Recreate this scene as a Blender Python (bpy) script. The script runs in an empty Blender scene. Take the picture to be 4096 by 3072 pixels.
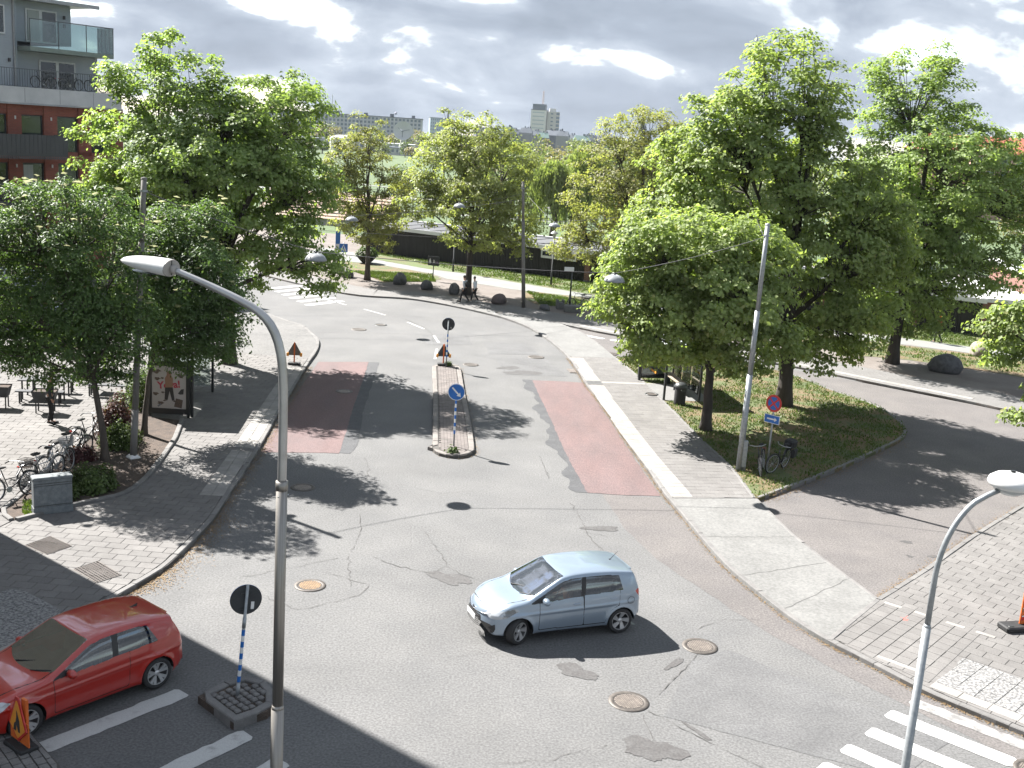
import bpy, bmesh, math, random
import numpy as np
from mathutils import Vector, Matrix

rnd = random.Random(11)
S = bpy.context.scene
COL = S.collection
PI = math.pi
rad = math.radians

# ---------------------------------------------------------------- camera, sky, sun, exposure
cam_d = bpy.data.cameras.new("camera")
cam = bpy.data.objects.new("camera", cam_d)
COL.objects.link(cam)
S.camera = cam
pitch, roll = rad(12.62), rad(3.72)
fw = Vector((0, math.cos(pitch), -math.sin(pitch)))
rt0 = Vector((1, 0, 0))
up0 = rt0.cross(fw)
rt = rt0 * math.cos(roll) + up0 * math.sin(roll)
upv = -rt0 * math.sin(roll) + up0 * math.cos(roll)
cam.matrix_world = Matrix(((rt.x, upv.x, -fw.x, 0), (rt.y, upv.y, -fw.y, 0), (rt.z, upv.z, -fw.z, 11.0), (0, 0, 0, 1)))
cam_d.sensor_width = 36.0
cam_d.lens = 1118.0 / 1024.0 * 36.0
cam_d.clip_start = 0.3
cam_d.clip_end = 9000

SUN_EL, SHADOW_AZ = rad(45.0), rad(-38.0)
sun_travel = Vector((math.cos(SHADOW_AZ) * math.cos(SUN_EL), math.sin(SHADOW_AZ) * math.cos(SUN_EL), -math.sin(SUN_EL)))
sun_rot = math.atan2(-sun_travel.x, -sun_travel.y)

W = bpy.data.worlds.new("World")
S.world = W
W.use_nodes = True
wt = W.node_tree
wt.nodes.clear()


def wn(t, **kw):
    n = wt.nodes.new(t)
    for k, v in kw.items():
        if hasattr(n, k):
            setattr(n, k, v)
        else:
            n.inputs[k].default_value = v
    return n


sky = wn("ShaderNodeTexSky")
sky.sky_type = "NISHITA"
sky.sun_disc = False
sky.sun_elevation = SUN_EL
sky.sun_rotation = sun_rot
sky.air_density = 1.0
sky.dust_density = 0.6
tc = wn("ShaderNodeTexCoord")
mp = wn("ShaderNodeMapping")
mp.inputs["Scale"].default_value = (1.0, 1.0, 2.4)
mp.inputs["Location"].default_value = (0.31, 0.12, 0.07)
wt.links.new(tc.outputs["Generated"], mp.inputs["Vector"])
n1 = wn("ShaderNodeTexNoise", **{"Scale": 8.5, "Detail": 11.0, "Roughness": 0.52, "Distortion": 0.3})
wt.links.new(mp.outputs[0], n1.inputs["Vector"])
n2 = wn("ShaderNodeTexNoise", **{"Scale": 3.2, "Detail": 4.0, "Roughness": 0.5})
wt.links.new(mp.outputs[0], n2.inputs["Vector"])
addn = wn("ShaderNodeMath", operation="ADD")
mul2 = wn("ShaderNodeMath", operation="MULTIPLY_ADD")
mul2.inputs[1].default_value = 0.55
mul2.inputs[2].default_value = -0.275
wt.links.new(n2.outputs[0], mul2.inputs[0])
wt.links.new(n1.outputs[0], addn.inputs[0])
wt.links.new(mul2.outputs[0], addn.inputs[1])
cov = wn("ShaderNodeValToRGB")                       # how much of the sky is cloud
cov.color_ramp.elements[0].position = 0.33
cov.color_ramp.elements[0].color = (0.3, 0.3, 0.3, 1)
cov.color_ramp.elements[1].position = 0.45
cov.color_ramp.elements[1].color = (1, 1, 1, 1)
cc = wn("ShaderNodeValToRGB")                        # thin sunlit cloud is white, thick cloud is grey
cr = cc.color_ramp
cr.elements[0].position = 0.30
cr.elements[0].color = (1.35, 1.75, 2.30, 1)
cr.elements[1].position = 0.405
cr.elements[1].color = (2.75, 2.85, 2.95, 1)
e = cr.elements.new(0.46)
e.color = (1.62, 1.82, 2.10, 1)
e = cr.elements.new(0.57)
e.color = (1.20, 1.38, 1.66, 1)
e = cr.elements.new(0.75)
e.color = (0.92, 1.07, 1.30, 1)
wt.links.new(addn.outputs[0], cov.inputs[0])
wt.links.new(addn.outputs[0], cc.inputs[0])
mix = wn("ShaderNodeMixRGB")
wt.links.new(cov.outputs[0], mix.inputs[0])
wt.links.new(sky.outputs[0], mix.inputs[1])
wt.links.new(cc.outputs[0], mix.inputs[2])
bg = wn("ShaderNodeBackground", **{"Strength": 0.086})
wt.links.new(mix.outputs[0], bg.inputs["Color"])
wo = wn("ShaderNodeOutputWorld")
wt.links.new(bg.outputs[0], wo.inputs[0])

sun_d = bpy.data.lights.new("sun", "SUN")
sun_d.energy = 4.6
sun_d.angle = rad(0.5)
sun_d.color = (1.0, 0.965, 0.92)
sun = bpy.data.objects.new("sun", sun_d)
COL.objects.link(sun)
sun.rotation_euler = sun_travel.to_track_quat("-Z", "Y").to_euler()
sun.location = (-60, 60, 90)

S.view_settings.view_transform = "Standard"
S.view_settings.look = "None"
S.view_settings.exposure = 2.2
S.view_settings.gamma = 1.0
S.view_settings.use_curve_mapping = False
S.cycles.max_bounces = 7
S.cycles.transparent_max_bounces = 12
S.cycles.use_adaptive_sampling = True
S.cycles.use_denoising = True

# ---------------------------------------------------------------- helpers
MATS = {}


def mat(name, col, rough=0.7, col2=None, scale=8.0, detail=4.0, metal=0.0, bump=0.0, bscale=None, piece=0.0, spec=0.5,
        trans=0.0, coat=0.0, contrast=(0.35, 0.65), space="Object", grain=0.0, gscale=900.0, stretch=None, macro=0.0, mscale=0.14):
    """Principled with noise between two colours, optional grain, bump and per-piece variation."""
    if name in MATS:
        return MATS[name]
    m = bpy.data.materials.new(name)
    m.use_nodes = True
    t = m.node_tree
    b = t.nodes["Principled BSDF"]
    b.inputs["Roughness"].default_value = rough
    b.inputs["Metallic"].default_value = metal
    b.inputs["Specular IOR Level"].default_value = spec
    if coat:
        b.inputs["Coat Weight"].default_value = coat
        b.inputs["Coat Roughness"].default_value = 0.04
    N, L = t.nodes.new, t.links.new
    tc = N("ShaderNodeTexCoord")
    if space == "World":
        g = N("ShaderNodeNewGeometry")
        vec = g.outputs["Position"]
    else:
        vec = tc.outputs["Object"]
    if stretch:
        mp = N("ShaderNodeMapping")
        mp.inputs["Scale"].default_value = stretch
        L(vec, mp.inputs["Vector"])
        vec = mp.outputs[0]
    if col2 is None:
        col2 = tuple(c * 0.82 for c in col)
    nz = N("ShaderNodeTexNoise")
    nz.inputs["Scale"].default_value = scale
    nz.inputs["Detail"].default_value = detail
    nz.inputs["Roughness"].default_value = 0.6
    L(vec, nz.inputs["Vector"])
    rp = N("ShaderNodeValToRGB")
    rp.color_ramp.elements[0].position = contrast[0]
    rp.color_ramp.elements[0].color = (*col2, 1)
    rp.color_ramp.elements[1].position = contrast[1]
    rp.color_ramp.elements[1].color = (*col, 1)
    L(nz.outputs[0], rp.inputs[0])
    out = rp.outputs[0]
    if macro:
        mz = N("ShaderNodeTexNoise")
        mz.inputs["Scale"].default_value = mscale
        mz.inputs["Detail"].default_value = 7.0
        mz.inputs["Roughness"].default_value = 0.62
        mz.inputs["Distortion"].default_value = 0.6
        L(vec, mz.inputs["Vector"])
        mr = N("ShaderNodeMapRange")
        mr.inputs[1].default_value = 0.32
        mr.inputs[2].default_value = 0.68
        mr.inputs[3].default_value = 1.0 - macro
        mr.inputs[4].default_value = 1.0 + macro * 0.7
        L(mz.outputs[0], mr.inputs[0])
        mm = N("ShaderNodeVectorMath")
        mm.operation = "SCALE"
        L(out, mm.inputs[0])
        L(mr.outputs[0], mm.inputs["Scale"])
        out = mm.outputs[0]
    if grain:
        gz = N("ShaderNodeTexNoise")
        gz.inputs["Scale"].default_value = gscale
        gz.inputs["Detail"].default_value = 2.0
        L(vec, gz.inputs["Vector"])
        mr = N("ShaderNodeMapRange")
        mr.inputs[1].default_value = 0.3
        mr.inputs[2].default_value = 0.7
        mr.inputs[3].default_value = 1.0 - grain
        mr.inputs[4].default_value = 1.0 + grain
        L(gz.outputs[0], mr.inputs[0])
        mm = N("ShaderNodeVectorMath")
        mm.operation = "SCALE"
        L(out, mm.inputs[0])
        L(mr.outputs[0], mm.inputs["Scale"])
        out = mm.outputs[0]
    if piece:
        oi = N("ShaderNodeObjectInfo")
        ge = N("ShaderNodeNewGeometry")
        ad = N("ShaderNodeMath")
        ad.operation = "ADD"
        L(oi.outputs["Random"], ad.inputs[0])
        L(ge.outputs["Random Per Island"], ad.inputs[1])
        fr = N("ShaderNodeMath")
        fr.operation = "FRACT"
        L(ad.outputs[0], fr.inputs[0])
        mr = N("ShaderNodeMapRange")
        mr.inputs[3].default_value = 1.0 - piece
        mr.inputs[4].default_value = 1.0 + piece
        L(fr.outputs[0], mr.inputs[0])
        mm = N("ShaderNodeVectorMath")
        mm.operation = "SCALE"
        L(out, mm.inputs[0])
        L(mr.outputs[0], mm.inputs["Scale"])
        out = mm.outputs[0]
    L(out, b.inputs["Base Color"])
    if bump:
        bz = N("ShaderNodeTexNoise")
        bz.inputs["Scale"].default_value = bscale or scale * 4
        bz.inputs["Detail"].default_value = 5.0
        L(vec, bz.inputs["Vector"])
        bp = N("ShaderNodeBump")
        bp.inputs["Strength"].default_value = bump
        bp.inputs["Distance"].default_value = 0.02
        L(bz.outputs[0], bp.inputs["Height"])
        L(bp.outputs[0], b.inputs["Normal"])
    MATS[name] = m
    return m


def leaf_mat(name, col, col2, trans=0.42, yellow=None):
    if name in MATS:
        return MATS[name]
    m = bpy.data.materials.new(name)
    m.use_nodes = True
    t = m.node_tree
    N, L = t.nodes.new, t.links.new
    t.nodes.clear()
    ge = N("ShaderNodeNewGeometry")
    rp = N("ShaderNodeValToRGB")
    rp.color_ramp.elements[0].color = (*col2, 1)
    rp.color_ramp.elements[1].color = (*col, 1)
    if yellow:
        e = rp.color_ramp.elements.new(0.93)
        e.color = (*col, 1)
        rp.color_ramp.elements[2].color = (*yellow, 1)
    L(ge.outputs["Random Per Island"], rp.inputs[0])
    tc = N("ShaderNodeTexCoord")
    nz = N("ShaderNodeTexNoise")
    nz.inputs["Scale"].default_value = 0.7
    L(tc.outputs["Object"], nz.inputs["Vector"])
    mr = N("ShaderNodeMapRange")
    mr.inputs[1].default_value = 0.3
    mr.inputs[2].default_value = 0.7
    mr.inputs[3].default_value = 0.75
    mr.inputs[4].default_value = 1.25
    L(nz.outputs[0], mr.inputs[0])
    mm = N("ShaderNodeVectorMath")
    mm.operation = "SCALE"
    L(rp.outputs[0], mm.inputs[0])
    L(mr.outputs[0], mm.inputs["Scale"])
    d = N("ShaderNodeBsdfPrincipled")
    d.inputs["Roughness"].default_value = 0.5
    d.inputs["Specular IOR Level"].default_value = 0.25
    L(mm.outputs[0], d.inputs["Base Color"])
    tr = N("ShaderNodeBsdfTranslucent")
    hs = N("ShaderNodeVectorMath")
    hs.operation = "MULTIPLY"
    hs.inputs[1].default_value = (1.25, 1.35, 0.55)
    L(mm.outputs[0], hs.inputs[0])
    L(hs.outputs[0], tr.inputs["Color"])
    mx = N("ShaderNodeMixShader")
    mx.inputs[0].default_value = trans
    L(d.outputs[0], mx.inputs[1])
    L(tr.outputs[0], mx.inputs[2])
    o = N("ShaderNodeOutputMaterial")
    L(mx.outputs[0], o.inputs["Surface"])
    MATS[name] = m
    return m


def glass_mat(name, tint=(0.35, 0.42, 0.42), rough=0.02, refl=0.12):
    """Thin tinted pane: see-through with a mirror-like coat at grazing angles."""
    if name in MATS:
        return MATS[name]
    m = bpy.data.materials.new(name)
    m.use_nodes = True
    t = m.node_tree
    N, L = t.nodes.new, t.links.new
    t.nodes.clear()
    tp = N("ShaderNodeBsdfTransparent")
    tp.inputs[0].default_value = (*tint, 1)
    gl = N("ShaderNodeBsdfGlossy")
    gl.inputs["Roughness"].default_value = rough
    lw = N("ShaderNodeLayerWeight")
    lw.inputs[0].default_value = 0.35
    mr = N("ShaderNodeMapRange")
    mr.inputs[3].default_value = refl
    mr.inputs[4].default_value = 0.9
    L(lw.outputs["Fresnel"], mr.inputs[0])
    mx = N("ShaderNodeMixShader")
    L(mr.outputs[0], mx.inputs[0])
    L(tp.outputs[0], mx.inputs[1])
    L(gl.outputs[0], mx.inputs[2])
    o = N("ShaderNodeOutputMaterial")
    L(mx.outputs[0], o.inputs[0])
    MATS[name] = m
    return m


def window_mat(name, col=(0.03, 0.04, 0.045)):
    return mat(name, col, rough=0.06, col2=tuple(c * 0.5 for c in col), scale=0.6, spec=0.9)


class MB:
    """Collects simple shapes into one mesh."""

    def __init__(s):
        s.v, s.f = [], []
        s.M = None

    def add(s, vs, fs):
        b = len(s.v)
        if s.M is not None:
            vs = [tuple(s.M @ Vector(v)) for v in vs]
        s.v.extend(tuple(v) for v in vs)
        s.f.extend(tuple(b + i for i in f) for f in fs)
        return s

    def box(s, x0, y0, z0, x1, y1, z1):
        return s.add([(x0, y0, z0), (x1, y0, z0), (x1, y1, z0), (x0, y1, z0), (x0, y0, z1), (x1, y0, z1), (x1, y1, z1), (x0, y1, z1)],
                     [(0, 3, 2, 1), (4, 5, 6, 7), (0, 1, 5, 4), (1, 2, 6, 5), (2, 3, 7, 6), (3, 0, 4, 7)])

    def cbox(s, c, d):
        return s.box(c[0] - d[0] / 2, c[1] - d[1] / 2, c[2] - d[2] / 2, c[0] + d[0] / 2, c[1] + d[1] / 2, c[2] + d[2] / 2)

    def bevbox(s, c, d, r):
        """Box with chamfered edges."""
        hx, hy, hz = d[0] / 2, d[1] / 2, d[2] / 2
        vs = []
        rings = [(-hz, r), (-hz + r, 0), (hz - r, 0), (hz, r)]
        for z, i in rings:
            x, y = hx - i, hy - i
            k = r if i == 0 else r * 0.6
            for (px, py) in ((x, y - k), (x - k, y), (-x + k, y), (-x, y - k), (-x, -y + k), (-x + k, -y), (x - k, -y), (x, -y + k)):
                vs.append((c[0] + px, c[1] + py, c[2] + z))
        fs = [tuple(range(7, -1, -1)), tuple(range(24, 32))]
        for k in range(3):
            for i in range(8):
                j = (i + 1) % 8
                fs.append((k * 8 + i, k * 8 + j, k * 8 + 8 + j, k * 8 + 8 + i))
        return s.add(vs, fs)

    def prism(s, poly, z0, z1):
        n = len(poly)
        a = sum(poly[i][0] * poly[(i + 1) % n][1] - poly[(i + 1) % n][0] * poly[i][1] for i in range(n))
        if a < 0:
            poly = poly[::-1]
        vs = [(p[0], p[1], z0) for p in poly] + [(p[0], p[1], z1) for p in poly]
        fs = [tuple(range(n - 1, -1, -1)), tuple(range(n, 2 * n))] + [(i, (i + 1) % n, n + (i + 1) % n, n + i) for i in range(n)]
        return s.add(vs, fs)

    def tube(s, pts, r, n=8, caps=True):
        pts = [Vector(p) for p in pts]
        m = len(pts)
        rs = r if isinstance(r, (list, tuple)) else [r] * m
        vs, fs = [], []
        ref = None
        for i, p in enumerate(pts):
            d = (pts[min(i + 1, m - 1)] - pts[max(i - 1, 0)])
            d = d.normalized() if d.length > 1e-9 else Vector((0, 0, 1))
            if ref is None:
                ref = Vector((1, 0, 0)) if abs(d.x) < 0.8 else Vector((0, 1, 0))
            a = (ref - d * ref.dot(d))
            a = a.normalized() if a.length > 1e-6 else d.orthogonal().normalized()
            ref = a
            b = d.cross(a)
            for k in range(n):
                t = 2 * PI * k / n
                vs.append(tuple(p + (a * math.cos(t) + b * math.sin(t)) * rs[i]))
        for i in range(m - 1):
            for k in range(n):
                j = (k + 1) % n
                fs.append((i * n + k, i * n + j, i * n + n + j, i * n + n + k))
        if caps:
            fs.append(tuple(range(n - 1, -1, -1)))
            fs.append(tuple((m - 1) * n + k for k in range(n)))
        return s.add(vs, fs)

    def lathe(s, prof, n=24, axis="z", c=(0, 0, 0), closed=False):
        vs, fs = [], []
        m = len(prof)
        for (r, h) in prof:
            for k in range(n):
                t = 2 * PI * k / n
                x, y = r * math.cos(t), r * math.sin(t)
                if axis == "z":
                    v = (x, y, h)
                elif axis == "y":
                    v = (x, h, y)
                else:
                    v = (h, x, y)
                vs.append((v[0] + c[0], v[1] + c[1], v[2] + c[2]))
        rng = m if closed else m - 1
        for i in range(rng):
            i2 = (i + 1) % m
            for k in range(n):
                j = (k + 1) % n
                q = (i * n + k, i * n + j, i2 * n + j, i2 * n + k)
                fs.append(q if axis != "y" else q[::-1])
        return s.add(vs, fs)

    def build(s, name, m, parent=None, smooth=False, loc=None):
        me = bpy.data.meshes.new(name)
        me.from_pydata(s.v, [], s.f)
        me.materials.append(m)
        if smooth:
            me.polygons.foreach_set("use_smooth", [True] * len(me.polygons))
        o = bpy.data.objects.new(name, me)
        COL.objects.link(o)
        if parent is not None:
            o.parent = parent
        if loc is not None:
            o.location = loc
        return o


def auto_smooth(o, ang=35):
    """Smooth shading with sharp edges above an angle."""
    me = o.data
    bm = bmesh.new()
    bm.from_mesh(me)
    for e in bm.edges:
        if len(e.link_faces) == 2:
            e.smooth = e.calc_face_angle(0) < rad(ang)
        else:
            e.smooth = False
    for f in bm.faces:
        f.smooth = True
    bm.to_mesh(me)
    bm.free()
    return o


def np_mesh(name, verts, faces, m, parent=None, smooth=False, loc=None):
    """verts (n,3) array; faces (k,3) or (k,4) array."""
    me = bpy.data.meshes.new(name)
    verts = np.asarray(verts, np.float32)
    faces = np.asarray(faces, np.int32)
    k = faces.shape[1]
    me.vertices.add(len(verts))
    me.vertices.foreach_set("co", verts.ravel())
    me.loops.add(faces.size)
    me.loops.foreach_set("vertex_index", faces.ravel())
    me.polygons.add(len(faces))
    me.polygons.foreach_set("loop_start", np.arange(0, faces.size, k, dtype=np.int32))
    me.polygons.foreach_set("loop_total", np.full(len(faces), k, np.int32))
    if smooth:
        me.polygons.foreach_set("use_smooth", np.ones(len(faces), bool))
    me.update(calc_edges=True)
    me.materials.append(m)
    o = bpy.data.objects.new(name, me)
    COL.objects.link(o)
    if parent is not None:
        o.parent = parent
    if loc is not None:
        o.location = loc
    return o


def tag(o, label=None, cat=None, group=None, kind=None):
    if label:
        o["label"] = label
    if cat:
        o["category"] = cat
    if group:
        o["group"] = group
    if kind:
        o["kind"] = kind
    return o


def empty(name, loc=(0, 0, 0), rz=0.0, label=None, cat=None, group=None, kind=None):
    o = bpy.data.objects.new(name, None)
    COL.objects.link(o)
    o.location = loc
    o.rotation_euler = (0, 0, rz)
    o.empty_display_size = 0.2
    return tag(o, label, cat, group, kind)


def copy_tree(o, parent=None):
    c = o.copy()
    COL.objects.link(c)
    c.parent = parent
    for ch in list(o.children):
        copy_tree(ch, c)
    return c


def catmull(pts, step=0.25):
    """Smooth polyline through pts, resampled to about step."""
    P = [Vector((*p, 0)) if len(p) == 2 else Vector(p) for p in pts]
    out = []
    for i in range(len(P) - 1):
        p0, p1, p2, p3 = P[max(i - 1, 0)], P[i], P[i + 1], P[min(i + 2, len(P) - 1)]
        n = max(2, int((p2 - p1).length / step))
        for k in range(n):
            t = k / n
            out.append(0.5 * ((2 * p1) + (p2 - p0) * t + (2 * p0 - 5 * p1 + 4 * p2 - p3) * t * t + (3 * p1 - p0 - 3 * p2 + p3) * t ** 3))
    out.append(P[-1])
    return out


def inside(p, poly):
    x, y = p[0], p[1]
    r = False
    j = len(poly) - 1
    for i in range(len(poly)):
        xi, yi = poly[i][0], poly[i][1]
        xj, yj = poly[j][0], poly[j][1]
        if (yi > y) != (yj > y) and x < (xj - xi) * (y - yi) / (yj - yi) + xi:
            r = not r
        j = i
    return r


def clip_rect(poly, rect):
    """Sutherland-Hodgman: poly clipped by a convex counter-clockwise rect."""
    out = [(p[0], p[1]) for p in poly]
    for i in range(len(rect)):
        ax, ay = rect[i]
        bx, by = rect[(i + 1) % len(rect)]
        inp, out = out, []
        if not inp:
            return []
        for k in range(len(inp)):
            p, q = inp[k - 1], inp[k]
            dp = (bx - ax) * (p[1] - ay) - (by - ay) * (p[0] - ax)
            dq = (bx - ax) * (q[1] - ay) - (by - ay) * (q[0] - ax)
            if dq >= 0:
                if dp < 0:
                    t = dp / (dp - dq)
                    out.append((p[0] + (q[0] - p[0]) * t, p[1] + (q[1] - p[1]) * t))
                out.append(q)
            elif dp >= 0:
                t = dp / (dp - dq)
                out.append((p[0] + (q[0] - p[0]) * t, p[1] + (q[1] - p[1]) * t))
    return out


def area(p):
    return abs(sum(p[i - 1][0] * p[i][1] - p[i][0] * p[i - 1][1] for i in range(len(p)))) / 2


def in_view(x, y, z=0.0, margin=0.06):
    v = Vector((x, y, z - 11.0))
    d = v.dot(fw)
    if d < 1:
        return False
    a, b = v.dot(rt) / d * 1118 / 1024, v.dot(upv) / d * 1118 / 768
    return abs(a) < 0.5 + margin and abs(b) < 0.5 + margin


def bez(p0, p1, p2, n=8):
    p0, p1, p2 = Vector(p0), Vector(p1), Vector(p2)
    return [(p0 * (1 - t) ** 2 + p1 * 2 * t * (1 - t) + p2 * t * t) for t in [i / n for i in range(n + 1)]]


def sheet(name, poly, z, m, parent=None, kind="structure"):
    """Flat polygon (concave allowed), triangulated."""
    bm = bmesh.new()
    vs = [bm.verts.new((p[0], p[1], z)) for p in poly]
    f = bm.faces.new(vs)
    if f.normal.z < 0 or True:
        bm.normal_update()
        if f.normal.z < 0:
            f.normal_flip()
    bmesh.ops.triangulate(bm, faces=[f])
    me = bpy.data.meshes.new(name)
    bm.to_mesh(me)
    bm.free()
    me.materials.append(m)
    o = bpy.data.objects.new(name, me)
    COL.objects.link(o)
    if parent is not None:
        o.parent = parent
    elif kind:
        o["kind"] = kind
    return o


def raised(name, poly, z0, z1, m, parent=None, kind="structure"):
    """Prism over a concave polygon."""
    n = len(poly)
    bm = bmesh.new()
    top = [bm.verts.new((p[0], p[1], z1)) for p in poly]
    bot = [bm.verts.new((p[0], p[1], z0)) for p in poly]
    f = bm.faces.new(top)
    for i in range(n):
        bm.faces.new((bot[i], bot[(i + 1) % n], top[(i + 1) % n], top[i]))
    bm.normal_update()
    bmesh.ops.recalc_face_normals(bm, faces=bm.faces[:])
    bm.normal_update()
    if f.normal.z < 0:
        bmesh.ops.reverse_faces(bm, faces=bm.faces[:])
    bmesh.ops.triangulate(bm, faces=[f])
    me = bpy.data.meshes.new(name)
    bm.to_mesh(me)
    bm.free()
    me.materials.append(m)
    o = bpy.data.objects.new(name, me)
    COL.objects.link(o)
    if parent is not None:
        o.parent = parent
    elif kind:
        o["kind"] = kind
    return o


def ribbon(name, pts, w0, w1, z, m, parent=None, jitter=0.0, kind="structure"):
    """Flat strip along pts from lateral offset w0 to w1 (left positive)."""
    P = [Vector((p[0], p[1], 0)) for p in pts]
    vs, fs = [], []
    for i, p in enumerate(P):
        d = (P[min(i + 1, len(P) - 1)] - P[max(i - 1, 0)]).normalized()
        nrm = Vector((-d.y, d.x, 0))
        a = p + nrm * (w0 + rnd.uniform(-jitter, jitter))
        b = p + nrm * (w1 + rnd.uniform(-jitter, jitter))
        vs += [(a.x, a.y, z), (b.x, b.y, z)]
    for i in range(len(P) - 1):
        fs.append((2 * i, 2 * i + 2, 2 * i + 3, 2 * i + 1))
    b = MB()
    b.add(vs, fs)
    o = b.build(name, m, parent)
    if parent is None and kind:
        o["kind"] = kind
    return o

# ---------------------------------------------------------------- the setting: ground, roads, pavements
M_asph = mat("asphalt", (0.111, 0.110, 0.108), 0.9, (0.090, 0.090, 0.090), scale=0.55, detail=6, bump=0.35, bscale=90, grain=0.30, gscale=20, contrast=(0.3, 0.7), macro=0.13, mscale=0.22, space="World")
M_asph2 = mat("asphalt_reddish", (0.111, 0.102, 0.097), 0.9, (0.092, 0.085, 0.083), scale=0.7, detail=6, bump=0.35, bscale=90, grain=0.32, gscale=20, macro=0.1, mscale=0.3, space="World")
M_asph3 = mat("asphalt_patch", (0.102, 0.102, 0.102), 0.9, (0.085, 0.085, 0.086), scale=1.0, detail=6, bump=0.35, bscale=90, grain=0.28, gscale=20, macro=0.12, mscale=0.5, space="World")
M_tar = mat("asphalt_dark_seam", (0.059, 0.060, 0.063), 0.8, (0.042, 0.043, 0.046), scale=2.0, detail=6, bump=0.3, bscale=80, grain=0.28, gscale=20, space="World")
M_stain = mat("oil_stain", (0.066, 0.064, 0.063), 0.75, (0.051, 0.048, 0.047), scale=4.0, grain=0.28, gscale=20, space="World")
M_red = mat("red_asphalt", (0.126, 0.081, 0.078), 0.9, (0.104, 0.074, 0.073), scale=0.5, detail=7, bump=0.3, bscale=90, grain=0.2, gscale=14, macro=0.13, mscale=0.45, space="World", stretch=(2.0, 0.5, 1))
M_crack = mat("crack", (0.070, 0.067, 0.064), 0.95)
M_conc = mat("concrete_paving", (0.153, 0.152, 0.146), 0.9, (0.129, 0.128, 0.123), scale=0.8, detail=7, bump=0.25, bscale=60, grain=0.18, gscale=14, macro=0.09, mscale=0.5, space="World")
M_slab = mat("paving_slab", (0.139, 0.133, 0.127), 0.9, (0.117, 0.111, 0.106), scale=2.2, detail=6, bump=0.25, bscale=70, grain=0.14, gscale=45, piece=0.07, macro=0.13, mscale=0.35, space="World")
M_slabw = mat("white_slab", (0.242, 0.231, 0.218), 0.85, (0.194, 0.185, 0.171), scale=2.5, detail=6, bump=0.2, bscale=60, grain=0.08, gscale=45, piece=0.07, macro=0.08, mscale=0.6, space="World")
M_slabd = mat("dark_slab", (0.079, 0.079, 0.079), 0.85, grain=0.1, gscale=45, piece=0.06, space="World")
M_tile = mat("speckled_tile", (0.222, 0.218, 0.212), 0.85, (0.088, 0.088, 0.088), scale=16, detail=3, bump=0.7, bscale=26, contrast=(0.42, 0.56), piece=0.05, space="World")
M_joint = mat("paving_joint", (0.085, 0.079, 0.072), 0.95, space="World")
M_kerb = mat("granite_kerb", (0.151, 0.146, 0.140), 0.85, (0.111, 0.107, 0.104), scale=3.0, detail=7, bump=0.4, bscale=50, grain=0.16, gscale=60, piece=0.07, space="World")
M_paint = mat("road_paint", (0.376, 0.376, 0.366), 0.7, (0.242, 0.242, 0.235), scale=3.2, detail=8, grain=0.10, gscale=50, contrast=(0.28, 0.44), space="World")
M_paintw = mat("worn_road_paint", (0.269, 0.262, 0.252), 0.8, (0.134, 0.131, 0.128), scale=4.5, detail=8, contrast=(0.38, 0.58), grain=0.12, gscale=50, space="World")
M_grass = mat("grass", (0.078, 0.106, 0.032), 0.95, (0.100, 0.082, 0.038), scale=0.55, detail=7, bump=0.8, bscale=45, grain=0.30, gscale=16, contrast=(0.36, 0.56), space="World")
M_grassb = mat("grass_worn", (0.070, 0.088, 0.030), 0.95, (0.125, 0.088, 0.045), scale=0.9, detail=9, bump=0.8, bscale=45, grain=0.30, gscale=16, contrast=(0.42, 0.58), space="World")
M_field = mat("meadow_grass", (0.062, 0.094, 0.030), 0.95, (0.046, 0.076, 0.026), scale=0.02, detail=6, space="World", grain=0.15, gscale=0.6)
M_dirt = mat("trodden_dirt", (0.151, 0.133, 0.119), 0.95, (0.111, 0.094, 0.082), scale=0.5, detail=8, bump=0.5, bscale=40, grain=0.2, gscale=22, space="World")
M_grav = mat("gravel_path", (0.170, 0.183, 0.172), 0.95, (0.161, 0.155, 0.145), scale=0.6, detail=6, grain=0.12, gscale=40, space="World")
M_soil = mat("planting_soil", (0.075, 0.054, 0.041), 0.95, (0.040, 0.030, 0.024), scale=3, detail=7, bump=0.9, bscale=30, grain=0.3, gscale=30, space="World")


def terr(x, y):
    """Street level near the camera, meadow eight metres lower beyond the park."""
    t = min(max((y - 100.0) / 190.0, 0.0), 1.0)
    t = t * t * (3 - 2 * t)
    return -8.0 * t


def make_ground():
    xs = [-2600, -1400, -800, -500, -300, -200, -140, -100, -70, -45, -20, 0, 20, 45, 70, 100, 140, 200, 300, 500, 800, 1400, 2600]
    ys = [-120, -40, 20, 60, 85, 100, 110, 120, 130, 140, 150, 165, 180, 200, 220, 240, 260, 280, 300, 350, 420, 500, 600, 750, 900, 1200, 1600, 2400, 4200]
    vs = [(x, y, terr(x, y) - 0.06) for y in ys for x in xs]
    n = len(xs)
    fs = [(j * n + i, j * n + i + 1, (j + 1) * n + i + 1, (j + 1) * n + i) for j in range(len(ys) - 1) for i in range(n - 1)]
    b = MB()
    b.add(vs, fs)
    o = b.build("ground", M_field, None, True)
    o["kind"] = "structure"


make_ground()

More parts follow.
